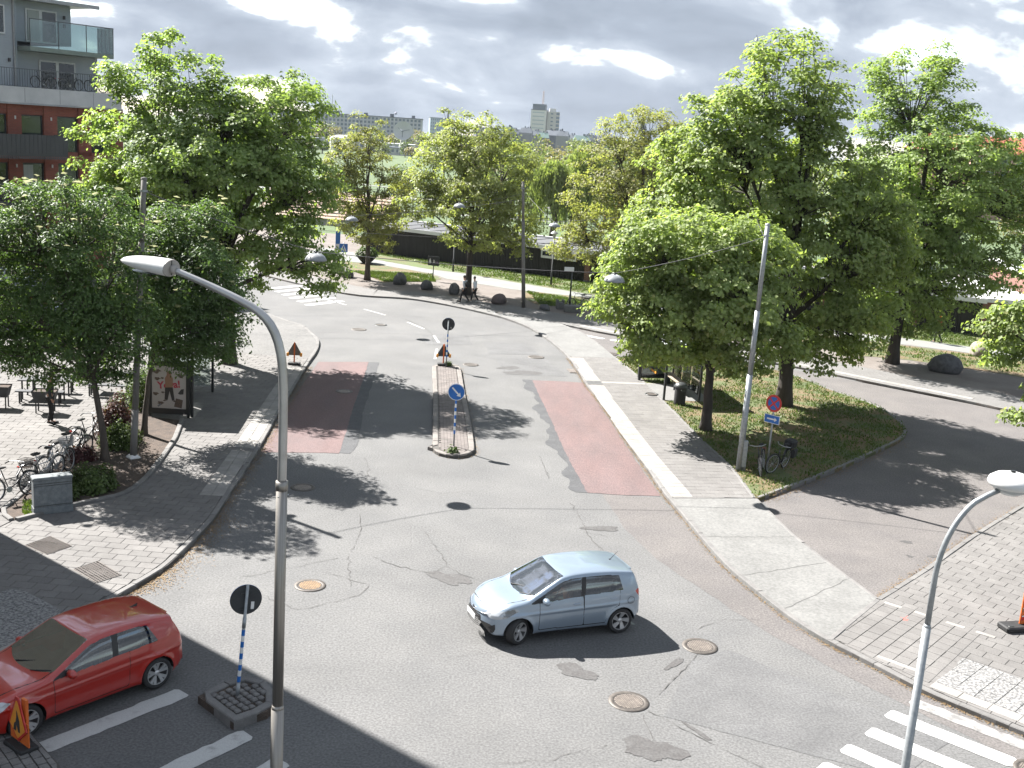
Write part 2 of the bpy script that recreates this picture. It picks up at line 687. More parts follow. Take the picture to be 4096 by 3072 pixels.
KL = catmull([(-45, 98), (-32, 84), (-20, 70), (-14.29, 63.07), (-12.86, 61.35), (-11.61, 59.98), (-10.65, 57.86), (-10.05, 56.31), (-9.7, 54.5), (-9.5, 52.43), (-9.46, 51.3),
              (-9.27, 48.22), (-8.95, 44.0), (-8.75, 40.8), (-8.45, 37.3), (-8.27, 34.54), (-8.13, 31.69), (-8.0, 29.63), (-8.0, 28.5), (-8.06, 27.27), (-8.17, 25.84),
              (-8.39, 24.86), (-8.6, 24.24), (-8.88, 23.33), (-10.05, 20.89), (-11.9, 17.2), (-14.5, 12.0), (-20, 1)], 0.5)
KR = catmull([(-2.69, 69.0), (-1.3, 67.6), (-0.25, 66.07), (0.64, 64.27), (1.5, 61.67), (2.21, 58.69), (2.73, 55.93), (3.08, 52.94), (3.39, 49.45), (3.59, 48.11), (4.06, 44.07),
              (4.4, 40.5), (4.77, 37.21), (5.03, 34.68), (5.16, 33.66), (5.41, 32.09), (5.7, 30.13), (6.03, 28.23), (6.48, 26.68), (7.05, 25.0), (7.55, 24.0), (7.97, 23.4),
              (8.52, 22.6), (8.95, 21.95), (9.28, 21.53), (9.94, 20.85), (10.6, 20.2), (12.5, 18.3), (16.0, 14.8), (24, 7)], 0.5)
KL2 = [(p.x, p.y) for p in KL]
KR2 = [(p.x, p.y) for p in KR]

road = sheet("road", [(-70, -30), (70, -30), (70, 70), (20, 70), (-2, 80), (-30, 120), (-70, 120)], 0.0, M_asph)


def offset(pts, w):
    out = []
    for i, p in enumerate(pts):
        a, b = Vector((*pts[max(i - 1, 0)][:2], 0)), Vector((*pts[min(i + 1, len(pts) - 1)][:2], 0))
        d = (b - a).normalized()
        out.append((p[0] - d.y * w, p[1] + d.x * w))
    return out


def kerb(parent, pts, w0, w1, z1, length=1.0, z0=-0.03, name="kerb_stone", m=None, rough=0.008, skip=None):
    """Kerb stones laid end to end along pts; each is its own object."""
    m = m or M_kerb
    P = [Vector((p[0], p[1], 0)) for p in pts]
    L = [0.0]
    for i in range(1, len(P)):
        L.append(L[-1] + (P[i] - P[i - 1]).length)

    def at(s):
        s = min(max(s, 0), L[-1])
        for i in range(1, len(P)):
            if s <= L[i] + 1e-9:
                t = (s - L[i - 1]) / max(L[i] - L[i - 1], 1e-9)
                d = (P[i] - P[i - 1]).normalized()
                return P[i - 1].lerp(P[i], t), d
        return P[-1], (P[-1] - P[-2]).normalized()

    n = max(1, int(L[-1] / length))
    st = L[-1] / n
    for k in range(n):
        a, da = at(k * st + 0.006)
        c, dc = at((k + 0.5) * st)
        b, db = at((k + 1) * st - 0.006)
        if not in_view(c.x, c.y, z1, 0.2):
            continue
        if skip and skip(c):
            continue
        zz = z1 + rnd.uniform(-rough, rough)
        vs = []
        for p, d in ((a, da), (c, dc), (b, db)):
            nn = Vector((-d.y, d.x, 0))
            j = rnd.uniform(-0.006, 0.006)
            p0, p1 = p + nn * (w0 + j), p + nn * (w1 + j)
            ch = nn * (0.02 if w1 > w0 else -0.02)
            vs += [(p0.x, p0.y, z0), (p0.x, p0.y, zz - 0.02), (p0.x + ch.x, p0.y + ch.y, zz), (p1.x - ch.x, p1.y - ch.y, zz), (p1.x, p1.y, zz - 0.02), (p1.x, p1.y, z0)]
        fs = []
        for s in (0, 6):
            for i in range(5):
                fs.append((s + i, s + 6 + i, s + 7 + i, s + 1 + i))
        fs += [(0, 1, 2, 3, 4, 5), (17, 16, 15, 14, 13, 12)]
        if w1 > w0:
            fs = [f[::-1] for f in fs]
        bb = MB()
        bb.add(vs, fs)
        bb.build(name, m, parent)


SLABMESH = {}


def slabs(parent, poly, org, ang, sx, sy, bond, z, m, name="paving_slab", gap=0.010, limit=300, exclude=(), wob=0.002, margin=0.12, minarea=0.12, th=0.035):
    """Lay sx by sy slabs over poly; the nearest ones are objects, the remainder one joined part."""
    ca, sa = math.cos(ang), math.sin(ang)
    loc = [((p[0] - org[0]) * ca + (p[1] - org[1]) * sa, -(p[0] - org[0]) * sa + (p[1] - org[1]) * ca) for p in poly]
    x0, x1 = min(p[0] for p in loc), max(p[0] for p in loc)
    y0, y1 = min(p[1] for p in loc), max(p[1] for p in loc)
    items = []
    for j in range(math.floor(y0 / sy), math.ceil(y1 / sy)):
        off = (0.5 * sx if (j % 2 and bond) else 0.0)
        for i in range(math.floor((x0 - off) / sx), math.ceil((x1 - off) / sx) + 1):
            ax, ay = i * sx + off, j * sy
            cx, cy = ax + sx / 2, ay + sy / 2
            wx, wy = org[0] + cx * ca - cy * sa, org[1] + cx * sa + cy * ca
            if not in_view(wx, wy, z, margin):
                continue
            if exclude:
                cs = [(org[0] + (ax + u_) * ca - (ay + v_) * sa, org[1] + (ax + u_) * sa + (ay + v_) * ca) for u_ in (0, sx) for v_ in (0, sy)]
                if any(all(inside(q, e) for q in cs) for e in exclude):
                    continue
            g = gap / 2
            rect = [(ax + g, ay + g), (ax + sx - g, ay + g), (ax + sx - g, ay + sy - g), (ax + g, ay + sy - g)]
            c = clip_rect(loc, rect)
            if len(c) < 3:
                continue
            A = area(c)
            full = (sx - gap) * (sy - gap)
            if A < minarea * full:
                continue
            items.append((wx * wx + wy * wy, wx, wy, None if A > 0.995 * full else [(p[0] - cx, p[1] - cy) for p in c]))
    items.sort(key=lambda t: t[0])
    key = (sx, sy, gap, m.name, th)

    def shape(b, pl, z0, z1):
        n = len(pl)
        gx = sum(p[0] for p in pl) / n
        gy = sum(p[1] for p in pl) / n
        a = sum(pl[i - 1][0] * pl[i][1] - pl[i][0] * pl[i - 1][1] for i in range(n))
        if a < 0:
            pl = pl[::-1]
        ins = [(p[0] + (gx - p[0]) * 0.03, p[1] + (gy - p[1]) * 0.03) for p in pl]
        vs = [(p[0], p[1], z0) for p in pl] + [(p[0], p[1], z1 - 0.005) for p in pl] + [(p[0], p[1], z1) for p in ins]
        fs = [tuple(range(2 * n, 3 * n))]
        for k in range(2):
            for i in range(n):
                q = (i + 1) % n
                fs.append((k * n + i, k * n + q, k * n + n + q, k * n + n + i))
        b.add(vs, fs)

    full_pl = [(-sx / 2 + gap / 2, -sy / 2 + gap / 2), (sx / 2 - gap / 2, -sy / 2 + gap / 2), (sx / 2 - gap / 2, sy / 2 - gap / 2), (-sx / 2 + gap / 2, sy / 2 - gap / 2)]
    for (d, wx, wy, pl) in items[:limit]:
        if pl is None:
            me = SLABMESH.get(key)
            if me is None:
                b = MB()
                shape(b, full_pl, -th, 0)
                me = bpy.data.meshes.new(name)
                me.from_pydata(b.v, [], b.f)
                me.materials.append(m)
                SLABMESH[key] = me
            o = bpy.data.objects.new(name, me)
            COL.objects.link(o)
            o.parent = parent
        else:
            b = MB()
            shape(b, pl, -th, 0)
            o = b.build(name, m, parent)
        o.location = (wx, wy, z + rnd.uniform(-wob, wob))
        o.rotation_euler = (rnd.uniform(-1, 1) * wob * 1.6, rnd.uniform(-1, 1) * wob * 1.6, ang)
    if len(items) > limit:
        b = MB()
        for (d, wx, wy, pl) in items[limit:]:
            zz = z + rnd.uniform(-wob, wob)
            b.M = Matrix.Translation((wx, wy, zz)) @ Matrix.Rotation(ang, 4, "Z") @ Matrix.Rotation(rnd.uniform(-1, 1) * wob, 4, "X")
            shape(b, pl or full_pl, -th, 0)
        o = b.build(name + "_field", m, parent)
        o["kind"] = "stuff"
    return len(items)


# left pavement, planting bed beside it and the plaza behind
i0 = next(i for i, p in enumerate(KL2) if p[1] < 51.6)
KLs = KL2[i0:]
bed_e = [(-11.9, 39.0), (-11.40, 36.5), (-11.12, 34.2), (-10.92, 32.1), (-10.98, 31.0), (-11.25, 30.35), (-12.05, 29.5), (-12.75, 28.45), (-13.0, 28.1)]
bed_w = [(-13.55, 28.65), (-13.60, 30.0), (-13.75, 31.8), (-13.90, 33.97), (-13.95, 35.2), (-14.1, 37.7), (-14.25, 40.4)]
pl_poly = [p for p in offset(KLs, -0.17) if p[1] > 8] + [(-19, 8), (-14.6, 20), (-13.0, 28.1)] + bed_e[::-1] + [(-13.2, 39.1), (-13.4, 45), (-13.9, 51.6)]
pav_left = raised("pavement_left", [(p[0], p[1]) for p in KLs if p[1] > 8] + [(-19, 8), (-14.6, 20), (-13.0, 28.1), (-13.2, 39.1), (-13.9, 51.6)], -0.03, 0.098, M_joint)
kerb(pav_left, KL2, 0, -0.16, 0.122, 1.0, skip=lambda c: c.y > 63)
sa_ = math.atan2(-1, 0.045)
tileL = [(-13.6, 21.2), (-11.30, 23.75), (-10.82, 23.75), (-9.22, 22.55), (-10.25, 20.45), (-12.0, 17.0)]
whiteL = [(-9.22, 22.55), (-8.98, 22.35), (-10.2, 19.9), (-12.2, 16.2), (-12.45, 16.4), (-10.45, 20.1)]
strip1 = [(-8.92, 31.05), (-8.20, 31.10), (-8.36, 33.6), (-8.48, 35.7), (-9.18, 35.75), (-9.05, 33.4)]
strip2 = [(-9.22, 36.15), (-8.53, 36.10), (-8.72, 39.2), (-9.02, 43.3), (-9.36, 48.9), (-10.06, 48.9), (-9.75, 43.6), (-9.44, 39.5)]
grL1 = [(-11.95, 26.40), (-11.62, 27.10), (-10.85, 26.55), (-11.20, 25.90)]
grL2 = [(-10.22, 25.11), (-9.86, 25.68), (-9.02, 24.95), (-9.40, 24.42)]
slabs(pav_left, pl_poly, (-8.3, 30.0), rad(-4), 0.50, 0.35, True, 0.12, M_slab, exclude=[tileL, whiteL, strip1, strip2, grL1, grL2, [(p[0], p[1]) for p in pl_poly if False] or [(0, 0), (0, 1), (1, 0)]], limit=300)
guide = empty("guide_strip", (0, 0, 0), 0)
guide.parent = pav_left
slabs(guide, strip1, (-8.92, 31.05), rad(4) + PI / 2 - rad(0), 0.35, 0.35, False, 0.1275, M_slabw, "white_slab", gap=0.012)
slabs(guide, strip2, (-9.22, 36.15), rad(4) + PI / 2, 0.35, 0.35, False, 0.1275, M_slabw, "white_slab", gap=0.012)
slabs(guide, tileL, (-9.22, 22.55), rad(64), 0.46, 0.46, False, 0.1275, M_tile, "rough_tile")
slabs(guide, whiteL, (-8.98, 22.35), rad(64), 0.62, 0.33, False, 0.129, M_slabw, "white_slab", gap=0.012)

plaza_poly = [(-14.6, 20), (-13.05, 28.05), (-13.75, 28.75), (-13.8, 30.0), (-13.95, 31.8), (-14.08, 33.97), (-14.12, 35.2), (-14.28, 37.7), (-14.43, 40.4), (-14.6, 43.5), (-15.5, 51.8), (-48, 51.8), (-48, 20)]
plaza = raised("plaza", plaza_poly, -0.03, 0.098, M_joint)
slabs(plaza, plaza_poly, (-14, 29), rad(6), 0.525, 0.35, True, 0.12, M_slab, limit=300)

bed_poly = bed_e + bed_w + [(-14.6, 43.6), (-13.3, 45.0), (-13.25, 39.3)]
bed = raised("planting_bed", bed_poly, -0.03, 0.13, M_soil)
kerb(bed, bed_e[::1], -0.0, 0.16, 0.205, 0.95, 0.0, "edging_stone")
kerb(bed, [(-13.0, 28.1), (-13.55, 28.65)] + bed_w[1:], 0.0, 0.14, 0.18, 0.95, 0.0, "edging_stone")

# forecourt of asphalt beyond the left pavement
fc = [p for p in KL2[:i0 + 1]] + [(-13.9, 51.62), (-15.5, 51.82), (-70, 51.82), (-70, 120)]
forecourt = raised("forecourt", fc, -0.03, 0.112, mat("forecourt_asphalt", (0.123, 0.120, 0.116), 0.9, (0.103, 0.101, 0.098), scale=0.5, detail=6, grain=0.25, gscale=13, macro=0.1, mscale=0.3, space="World"))

# bus stop pavement on the right, with its guide strips
iR0 = next(i for i, p in enumerate(KR2) if p[1] < 56.0)
iR1 = next(i for i, p in enumerate(KR2) if p[1] < 33.75)
iR2 = next(i for i, p in enumerate(KR2) if p[1] < 24.0)
bus_r = [(7.98, 34.25), (7.85, 37.66), (7.35, 40.86), (6.92, 44.62), (6.62, 46.97), (5.99, 51.93), (5.24, 56.28)]
pav_bus = raised("bus_stop_pavement", KR2[iR0:iR1 + 1] + bus_r, -0.03, 0.098, M_joint)
kin = offset(KR2, 0.17)
strR1 = [(5.28, 33.80), (5.98, 33.92), (5.40, 38.0), (4.96, 41.7), (4.55, 45.6), (4.16, 49.55), (3.47, 49.42), (3.86, 45.3), (4.26, 41.3), (4.72, 37.6)]
strR2 = [(3.40, 50.32), (4.10, 50.42), (3.50, 55.7), (2.84, 55.6)]
strR3 = [(4.16, 49.98), (6.9, 50.35), (6.9, 50.72), (4.12, 50.36)]
drk = [(3.44, 49.60), (4.14, 49.72), (4.10, 50.36), (3.40, 50.26)]
slabs(pav_bus, kin[iR0:iR1 + 1] + bus_r, (5.4, 33.9), rad(7), 0.46, 0.35, True, 0.12, M_slab, exclude=[strR1, strR2, strR3, drk], limit=300)
guide2 = empty("guide_strip", (0, 0, 0), 0)
guide2.parent = pav_bus
slabs(guide2, strR1, (5.28, 33.80), rad(97.0), 0.35, 0.35, False, 0.1275, M_slabw, "white_slab", gap=0.012)
slabs(guide2, strR2, (3.40, 50.32), rad(97.5), 0.35, 0.35, False, 0.1275, M_slabw, "white_slab", gap=0.012)
slabs(guide2, strR3, (4.16, 49.98), rad(7.7), 0.35, 0.35, False, 0.1275, M_slabw, "white_slab", gap=0.012)
slabs(guide2, drk, (3.44, 49.6), rad(97.5), 0.35, 0.35, False, 0.1275, M_slabd, "dark_slab", gap=0.012)
kerb(pav_bus, KR2[iR0:iR1 + 1], 0, 0.16, 0.124)
kerb(pav_bus, bus_r, -0.06, 0.06, 0.135, 1.0, 0.05)

cw = raised("crossing_slab", KR2[iR1:iR2 + 1] + [(9.53, 26.55), (8.98, 28.6), (8.40, 31.0), (8.20, 32.6), (7.98, 34.22)], -0.03, 0.112, M_conc)
kerb(cw, KR2[iR1:iR2 + 1], 0, 0.16, 0.120)
kerb(cw, [(7.98, 34.22), (8.20, 32.6), (8.40, 31.0), (8.98, 28.6), (9.53, 26.55)], 0.0, 0.11, 0.117, 1.2)
for a, b in (((6.9, 25.4), (9.2, 27.8)), ((6.25, 27.5), (8.9, 28.9)), ((5.7, 30.3), (8.5, 30.8))):
    pts = [Vector((a[0] + (b[0] - a[0]) * t / 14 + rnd.uniform(-.03, .03), a[1] + (b[1] - a[1]) * t / 14 + rnd.uniform(-.04, .04))) for t in range(15)]
    ribbon("slab_crack", pts, -0.006, 0.006, 0.1165, M_crack, cw)

far_r = [(5.24, 56.30), (4.58, 60.21), (3.8, 63.58), (2.72, 65.89), (0.9, 67.2)]
cw2 = raised("crossing_slab_far", KR2[:iR0 + 1] + far_r + [(-2.2, 69.6)], -0.03, 0.112, M_conc)
kerb(cw2, KR2[:iR0 + 1], 0, 0.16, 0.122)
kerb(cw2, far_r[:4], -0.02, 0.10, 0.117, 1.2)

gi = [(8.14, 34.27), (9.33, 35.57), (11.53, 38.05), (14.18, 41.34), (15.56, 43.14), (16.2, 44.34), (16.58, 45.92), (16.5, 48.79), (15.9, 50.43), (15.16, 51.8), (13.96, 55.0), (12.03, 57.4), (9.12, 58.4), (6.52, 57.45), (5.36, 56.57)]
gis = [(p.x, p.y) for p in catmull(gi, 0.6)]
grass_isl = raised("grass_verge", gis + bus_r[::-1], -0.03, 0.125, M_grassb)
kerb(grass_isl, gis, 0.0, 0.13, 0.145)
sheet("shelter_floor", [(6.64, 47.3), (8.75, 47.6), (8.35, 50.75), (6.10, 50.4)], 0.137, M_conc, pav_bus)

# corner pavement on the right
cor = [(9.55, 26.59), (11.7, 29.07), (14.13, 32.07), (17.24, 35.64), (20.0, 38.6), (30, 48)]
ck = [p for p in KR2[iR2:] if p[1] > 8]
cpoly = ck + [(40, 8), (40, 48), (30, 48)] + cor[::-1][1:]
pav_corner = raised("corner_pavement", cpoly, -0.03, 0.098, M_joint)
kerb(pav_corner, ck, 0, 0.16, 0.124)
kerb(pav_corner, [(p.x, p.y) for p in catmull(cor, 0.8)], 0, -0.16, 0.124)
kerb(pav_corner, [(7.62, 23.92), (9.53, 26.52)], 0.02, -0.12, 0.126, 1.1)
gridR = [(7.78, 23.95), (9.62, 26.45), (9.98, 26.55), (11.75, 25.10), (9.30, 22.05), (8.7, 22.75)]
tileR = [(9.47, 22.14), (10.55, 23.40), (13.5, 21.0), (15.0, 18.2), (12.4, 18.9), (10.95, 20.75)]
whiteR = [(9.24, 21.88), (9.47, 22.12), (10.95, 20.73), (12.4, 19.0), (12.15, 18.75), (10.70, 20.48)]
slabs(pav_corner, [p for p in offset(ck, 0.17)] + [(40, 8), (40, 48), (30, 47.8)] + offset(cor, -0.17)[::-1][1:], (9.6, 26.5), rad(-39.5), 0.50, 0.35, True, 0.12, M_slab, exclude=[gridR, tileR, whiteR], limit=300)
guide3 = empty("guide_strip", (0, 0, 0), 0)
guide3.parent = pav_corner
slabs(guide3, gridR, (7.78, 23.95), rad(50.5), 0.35, 0.35, False, 0.1275, M_slab, "paving_slab", gap=0.012)
slabs(guide3, tileR, (9.47, 22.14), rad(-43), 0.42, 0.42, False, 0.1275, M_tile, "rough_tile")
slabs(guide3, whiteR, (9.24, 21.88), rad(-43), 0.62, 0.33, False, 0.129, M_slabw, "white_slab", gap=0.012)
for (x, y) in ((9.86, 26.18), (10.45, 25.72), (11.05, 25.2), (11.6, 24.75), (8.72, 23.05), (9.05, 22.75)):
    b = MB()
    b.bevbox((0, 0, -0.01), (0.45, 0.14, 0.03), 0.004)
    o = b.build("light_slab", M_slabw, guide3, loc=(x, y, 0.1275))
    o.rotation_euler = (0, 0, rad(-39.5))
sheet("sprayed_mark", [(9.80, 25.28), (9.90, 25.25), (9.98, 25.36), (10.10, 25.34), (10.12, 25.42), (9.99, 25.44), (10.03, 25.56), (9.95, 25.57), (9.90, 25.45), (9.80, 25.47), (9.78, 25.39), (9.86, 25.37)], 0.1275, mat("red_spray", (0.42, 0.06, 0.05), 0.8, (0.30, 0.12, 0.10), scale=12), pav_corner)

def rough_poly(pts, step=0.25, j=0.03):
    out = []
    n = len(pts)
    for i in range(n):
        a, b = Vector(pts[i]), Vector(pts[(i + 1) % n])
        m = max(1, int((b - a).length / step))
        for k in range(m):
            p = a.lerp(b, k / m)
            out.append((p.x + rnd.uniform(-j, j), p.y + rnd.uniform(-j, j)))
    return out



# far side: park ground, sidewalk, paths, grass
far_k = [(-45, 108), (-30, 93), (-20, 81), (-14, 74.8), (-11.06, 72.57), (-9.47, 72.15), (-7.27, 72.3), (-5.67, 71.5), (-4.08, 70.33), (-2.69, 69.05)]
far_k2 = [(0.9, 67.2), (2.72, 65.95), (3.5, 65.32), (4.73, 64.2), (6.77, 62.71), (8.6, 61.1), (10.95, 59.5), (14.5, 57.4), (17.1, 55.1), (19.2, 53.3), (21.5, 51.4), (23.3, 49.6), (30, 44), (48, 30)]
fks = [(p.x, p.y) for p in catmull(far_k, 0.8)]
fks2 = [(p.x, p.y) for p in catmull(far_k2, 0.8)]
park = raised("park_ground", fks + [(-2.2, 69.6)] + fks2 + [(75, 30), (75, 112), (-45, 112)], -0.04, 0.10, M_dirt)
kerb(park, fks, 0, 0.15, 0.118, 1.2, m=M_kerb)
kerb(park, fks2, 0, 0.16, 0.118, 1.2, m=M_kerb)
M_walk = mat("sidewalk_asphalt", (0.133, 0.128, 0.123), 0.9, (0.114, 0.110, 0.105), scale=0.7, grain=0.22, gscale=12, space="World")
ribbon("sidewalk", fks, 0.16, 3.0, 0.108, M_walk)
ribbon("sidewalk", [(-2.4, 69.4)] + fks2, 0.17, 3.3, 0.1085, M_walk)
# white slab edge along the far pavement
wl = [(p.x, p.y) for p in catmull([(3.6, 65.5), (4.9, 64.35), (6.9, 62.9), (8.7, 61.3), (11.05, 59.7), (14.6, 57.65), (17.2, 55.35), (19.3, 53.55), (21.6, 51.6)], 0.7)]
kerb(park, wl, 0.22, 0.62, 0.122, 0.7, 0.06, "white_slab", M_slabw, 0.002)
path_u = [(-17.35, 98.75), (-14.55, 96.55), (-12.21, 92.4), (-7.09, 88.11), (-4.29, 87.0), (-0.5, 83.76), (4.88, 79.77), (9.5, 76.2), (13.5, 73.6), (17.87, 71.47), (21.73, 69.81), (24.35, 68.8), (26.77, 67.62), (30.35, 65.88), (45, 60)]
path_l = [(45, 57), (29.3, 63.45), (25.94, 65.39), (21.04, 67.44), (17.43, 69.3), (13.3, 71.9), (9.0, 74.3), (4.81, 77.9), (-0.43, 79.6), (-5.45, 83.15), (-6.65, 85.5), (-10.89, 88.8), (-14.16, 89.91), (-19, 90)]
sheet("path", path_u + path_l, 0.112, M_grav)
M_gpark = M_grass
sheet("lawn", rough_poly([(-13.3, 97.6), (-12.0, 92.5), (-7.09, 88.2), (-4.29, 87.1), (-0.5, 83.9), (4.88, 79.9), (9.5, 76.4), (13.5, 73.8), (17.87, 71.6), (21.73, 69.95), (26.77, 67.8), (45, 60.3), (70, 66), (60, 100), (20, 95), (-8, 104)], 0.5, 0.13), 0.110, M_gpark)
sheet("lawn", rough_poly([(-14.04, 89.65), (-10.9, 88.6), (-6.8, 85.35), (-5.71, 83.01), (-6.45, 80.77), (-8.4, 79.8), (-9.59, 78.93), (-10.69, 80.99), (-12.7, 84.13)], 0.5, 0.13), 0.114, M_grassb)
sheet("lawn", rough_poly([(0.46, 79.3), (4.8, 77.7), (6.73, 75.5), (6.46, 72.47), (4.56, 72.9), (1.55, 72.77), (0.47, 75.03)], 0.5, 0.13), 0.114, M_grassb)
sheet("lawn", rough_poly([(17.64, 68.4), (22.25, 66.6), (27.73, 64.3), (40, 58.5), (38, 52), (28, 57.5), (25.17, 59.5), (22.0, 61.2), (19.05, 61.8), (16.55, 64.02), (12.5, 67), (12.8, 71.2)], 0.5, 0.13), 0.114, M_grassb)

# central island
isl = [(-3.79, 51.3), (-3.22, 45.0), (-2.68, 38.32), (-2.62, 37.6), (-2.36, 37.05), (-1.85, 36.84), (-1.42, 37.05), (-1.18, 37.6), (-1.20, 38.3), (-1.45, 41.2), (-2.04, 47.02), (-2.48, 51.5), (-2.75, 51.95), (-3.15, 52.05), (-3.55, 51.85)]
isl_c = [(p.x, p.y) for p in catmull(isl + [isl[0]], 0.5)]
island = raised("traffic_island", isl_c[:-1], -0.03, 0.10, M_joint)
isl_in = offset(isl_c, 0.22)
kerb(island, isl_c, 0, 0.2, 0.13, 0.9, m=mat("island_kerb", (0.175, 0.158, 0.145), 0.85, (0.134, 0.121, 0.111), scale=3, grain=0.15, gscale=60, piece=0.08, space="World"))
slabs(island, isl_in[:-1], (-2.6, 38), rad(5), 0.24, 0.12, True, 0.124, mat("island_brick", (0.151, 0.131, 0.121), 0.9, (0.118, 0.104, 0.097), scale=3, grain=0.12, gscale=40, piece=0.15, space="World"), "paving_brick", gap=0.012, minarea=0.3)

# small island at the lower left with setts
si = [(-5.60, 19.45), (-4.69, 18.57), (-4.18, 19.05), (-4.10, 19.35), (-4.20, 19.78), (-4.44, 20.12), (-4.78, 20.30), (-5.12, 20.2)]
small_island = raised("small_island", si, -0.03, 0.15, M_soil)
kerb(small_island, [si[1], si[0], si[-1], (-4.78, 20.3), (-4.44, 20.12), (-4.20, 19.78), (-4.10, 19.35), (-4.18, 19.05), si[1]], 0, -0.17, 0.20, 0.85, -0.02)
for i in range(7):
    for j in range(7):
        u, v = -0.51 + i * 0.155 + rnd.uniform(-.015, .015), -0.52 + j * 0.155 + rnd.uniform(-.015, .015)
        x, y = -4.84 + u * 0.719 - v * 0.695, 19.42 + u * -0.695 + v * -0.719
        if not inside((x, y), [(-5.33, 19.44), (-4.70, 18.84), (-4.36, 19.15), (-4.30, 19.4), (-4.42, 19.75), (-4.6, 19.98), (-4.8, 20.08), (-5.02, 20.0)]):
            continue
        b = MB()
        b.bevbox((0, 0, 0), (0.125, 0.12, 0.08), 0.022)
        o = b.build("sett", M_kerb, small_island, loc=(x, y, 0.165 + rnd.uniform(-.008, .008)))
        o.rotation_euler = (rnd.uniform(-.05, .05), rnd.uniform(-.05, .05), rad(-44) + rnd.uniform(-.08, .08))

# second small island at the bottom left edge
e_i = raised("edge_island", [(-8.9, 17.75), (-8.35, 18.1), (-7.2, 16.9), (-6.6, 15.6), (-9.2, 13.5), (-10.4, 16.2)], -0.03, 0.13, M_joint)
slabs(e_i, [(-8.9, 17.7), (-8.35, 18.05), (-7.25, 16.9), (-6.7, 15.7), (-9.2, 13.6), (-10.3, 16.2)], (-8.35, 18.0), rad(-49), 0.22, 0.17, True, 0.16, M_kerb, "sett", gap=0.02, wob=0.008)

# ---------------------------------------------------------------- road surface: bays, patches, seams, cracks, markings


def blob(cx, cy, rx, ry, ang, n=44, j=0.20):
    ph = [rnd.uniform(0, 6.28) for _ in range(4)]
    out = []
    for k in range(n):
        t = 2 * PI * k / n
        r = 1 + j * math.sin(2 * t + ph[0]) + j * 0.7 * math.sin(3 * t + ph[1]) + j * 0.5 * math.sin(5 * t + ph[2]) + rnd.uniform(-.10, .10)
        x, y = rx * r * math.cos(t), ry * r * math.sin(t)
        out.append((cx + x * math.cos(ang) - y * math.sin(ang), cy + x * math.sin(ang) + y * math.cos(ang)))
    return out


redR = [(0.92, 50.14), (2.2, 50.35), (3.28, 50.35), (3.66, 47.0), (4.16, 42.0), (4.55, 38.0), (4.98, 34.15), (3.9, 34.0), (2.62, 34.02), (2.25, 36.9), (1.9, 40.1), (1.6, 43.6), (1.22, 47.0)]
sheet("red_bus_bay", rough_poly(redR, 0.3, 0.025), 0.010, M_red, road)
redL = [(-9.1, 51.15), (-6.84, 51.88), (-6.17, 42.28), (-5.75, 37.2), (-5.72, 36.55), (-6.22, 36.52), (-8.28, 36.10), (-8.5, 39.5), (-8.8, 44)]
sheet("red_bus_bay", rough_poly(redL, 0.3, 0.02), 0.010, M_red, road)
seam = [(0.92, 50.2), (1.22, 47.0), (1.6, 43.6), (1.9, 40.1), (2.25, 36.9), (2.60, 34.0)]
sp = catmull(seam, 0.22)
wv = [0.28 + 0.16 * math.sin(i * 0.31) + 0.10 * math.sin(i * 0.83 + 1) + rnd.uniform(-.05, .05) for i in range(len(sp))]
b = MB()
vs = []
for p, w in zip(sp, wv):
    vs += [(p.x + 0.05, p.y, 0.007), (p.x - max(w, .08) - 0.06, p.y + rnd.uniform(-.05, .05), 0.007)]
b.add(vs, [(2 * i, 2 * i + 2, 2 * i + 3, 2 * i + 1)[::-1] for i in range(len(sp) - 1)])
b.build("dark_seam", M_tar, road)
sheet("dark_seam", rough_poly([(-6.84, 51.85), (-6.35, 51.9), (-5.75, 42.5), (-5.25, 37.6), (-5.35, 36.6), (-5.72, 36.6), (-5.78, 37.2), (-6.19, 42.3)], 0.4, 0.03), 0.007, M_tar, road)
sheet("side_road_surface", [(7.85, 24.6), (9.6, 26.7), (11.7, 29.15), (14.13, 32.1), (17.24, 35.7), (30, 48), (48, 42), (48, 28), (30, 43), (21.5, 51.2), (17.1, 54.9), (10.95, 59.3), (6.77, 62.5), (3.6, 65.1), (2.9, 65.7), (4.0, 63.5), (4.75, 60.2), (5.3, 56.8), (9, 58.6), (14, 55.2), (16.55, 49), (16.6, 45.9), (14.2, 41.3), (8.3, 34.4), (8.4, 32.6), (8.55, 31), (9.1, 28.6)], 0.004, M_asph2, road)
# asphalt laid later along the right kerb
sheet("asphalt_strip", rough_poly([(4.92, 34.0), (3.1, 33.95), (3.55, 30.9), (4.2, 28.6), (5.25, 26.5), (6.4, 24.2), (8.0, 21.9), (9.3, 20.2), (12, 17), (15.8, 15.0), (10.5, 20.1), (8.9, 21.9), (7.5, 23.9), (6.4, 26.7), (5.9, 28.5), (5.6, 30.2), (5.3, 32.2)], 0.5, 0.03), 0.004, M_asph2, road)
for nm, pl in (("asphalt_patch", [(-5.07, 59.8), (-2.59, 60.71), (-2.2, 57.93), (-4.59, 57.22)]), ("asphalt_patch", [(-1.6, 58.8), (0.6, 59.5), (1.3, 56.4), (-1.29, 55.7)]),
               ("asphalt_patch", [(-0.9, 54.9), (1.7, 55.3), (2.6, 51.5), (-0.3, 51.0)]), ("asphalt_patch", [(4.3, 22.6), (5.2, 23.3), (9.0, 19.9), (7.5, 18.4), (3.4, 20.1)])):
    sheet(nm, rough_poly(pl, 0.4, 0.03), 0.0055, M_asph3, road)
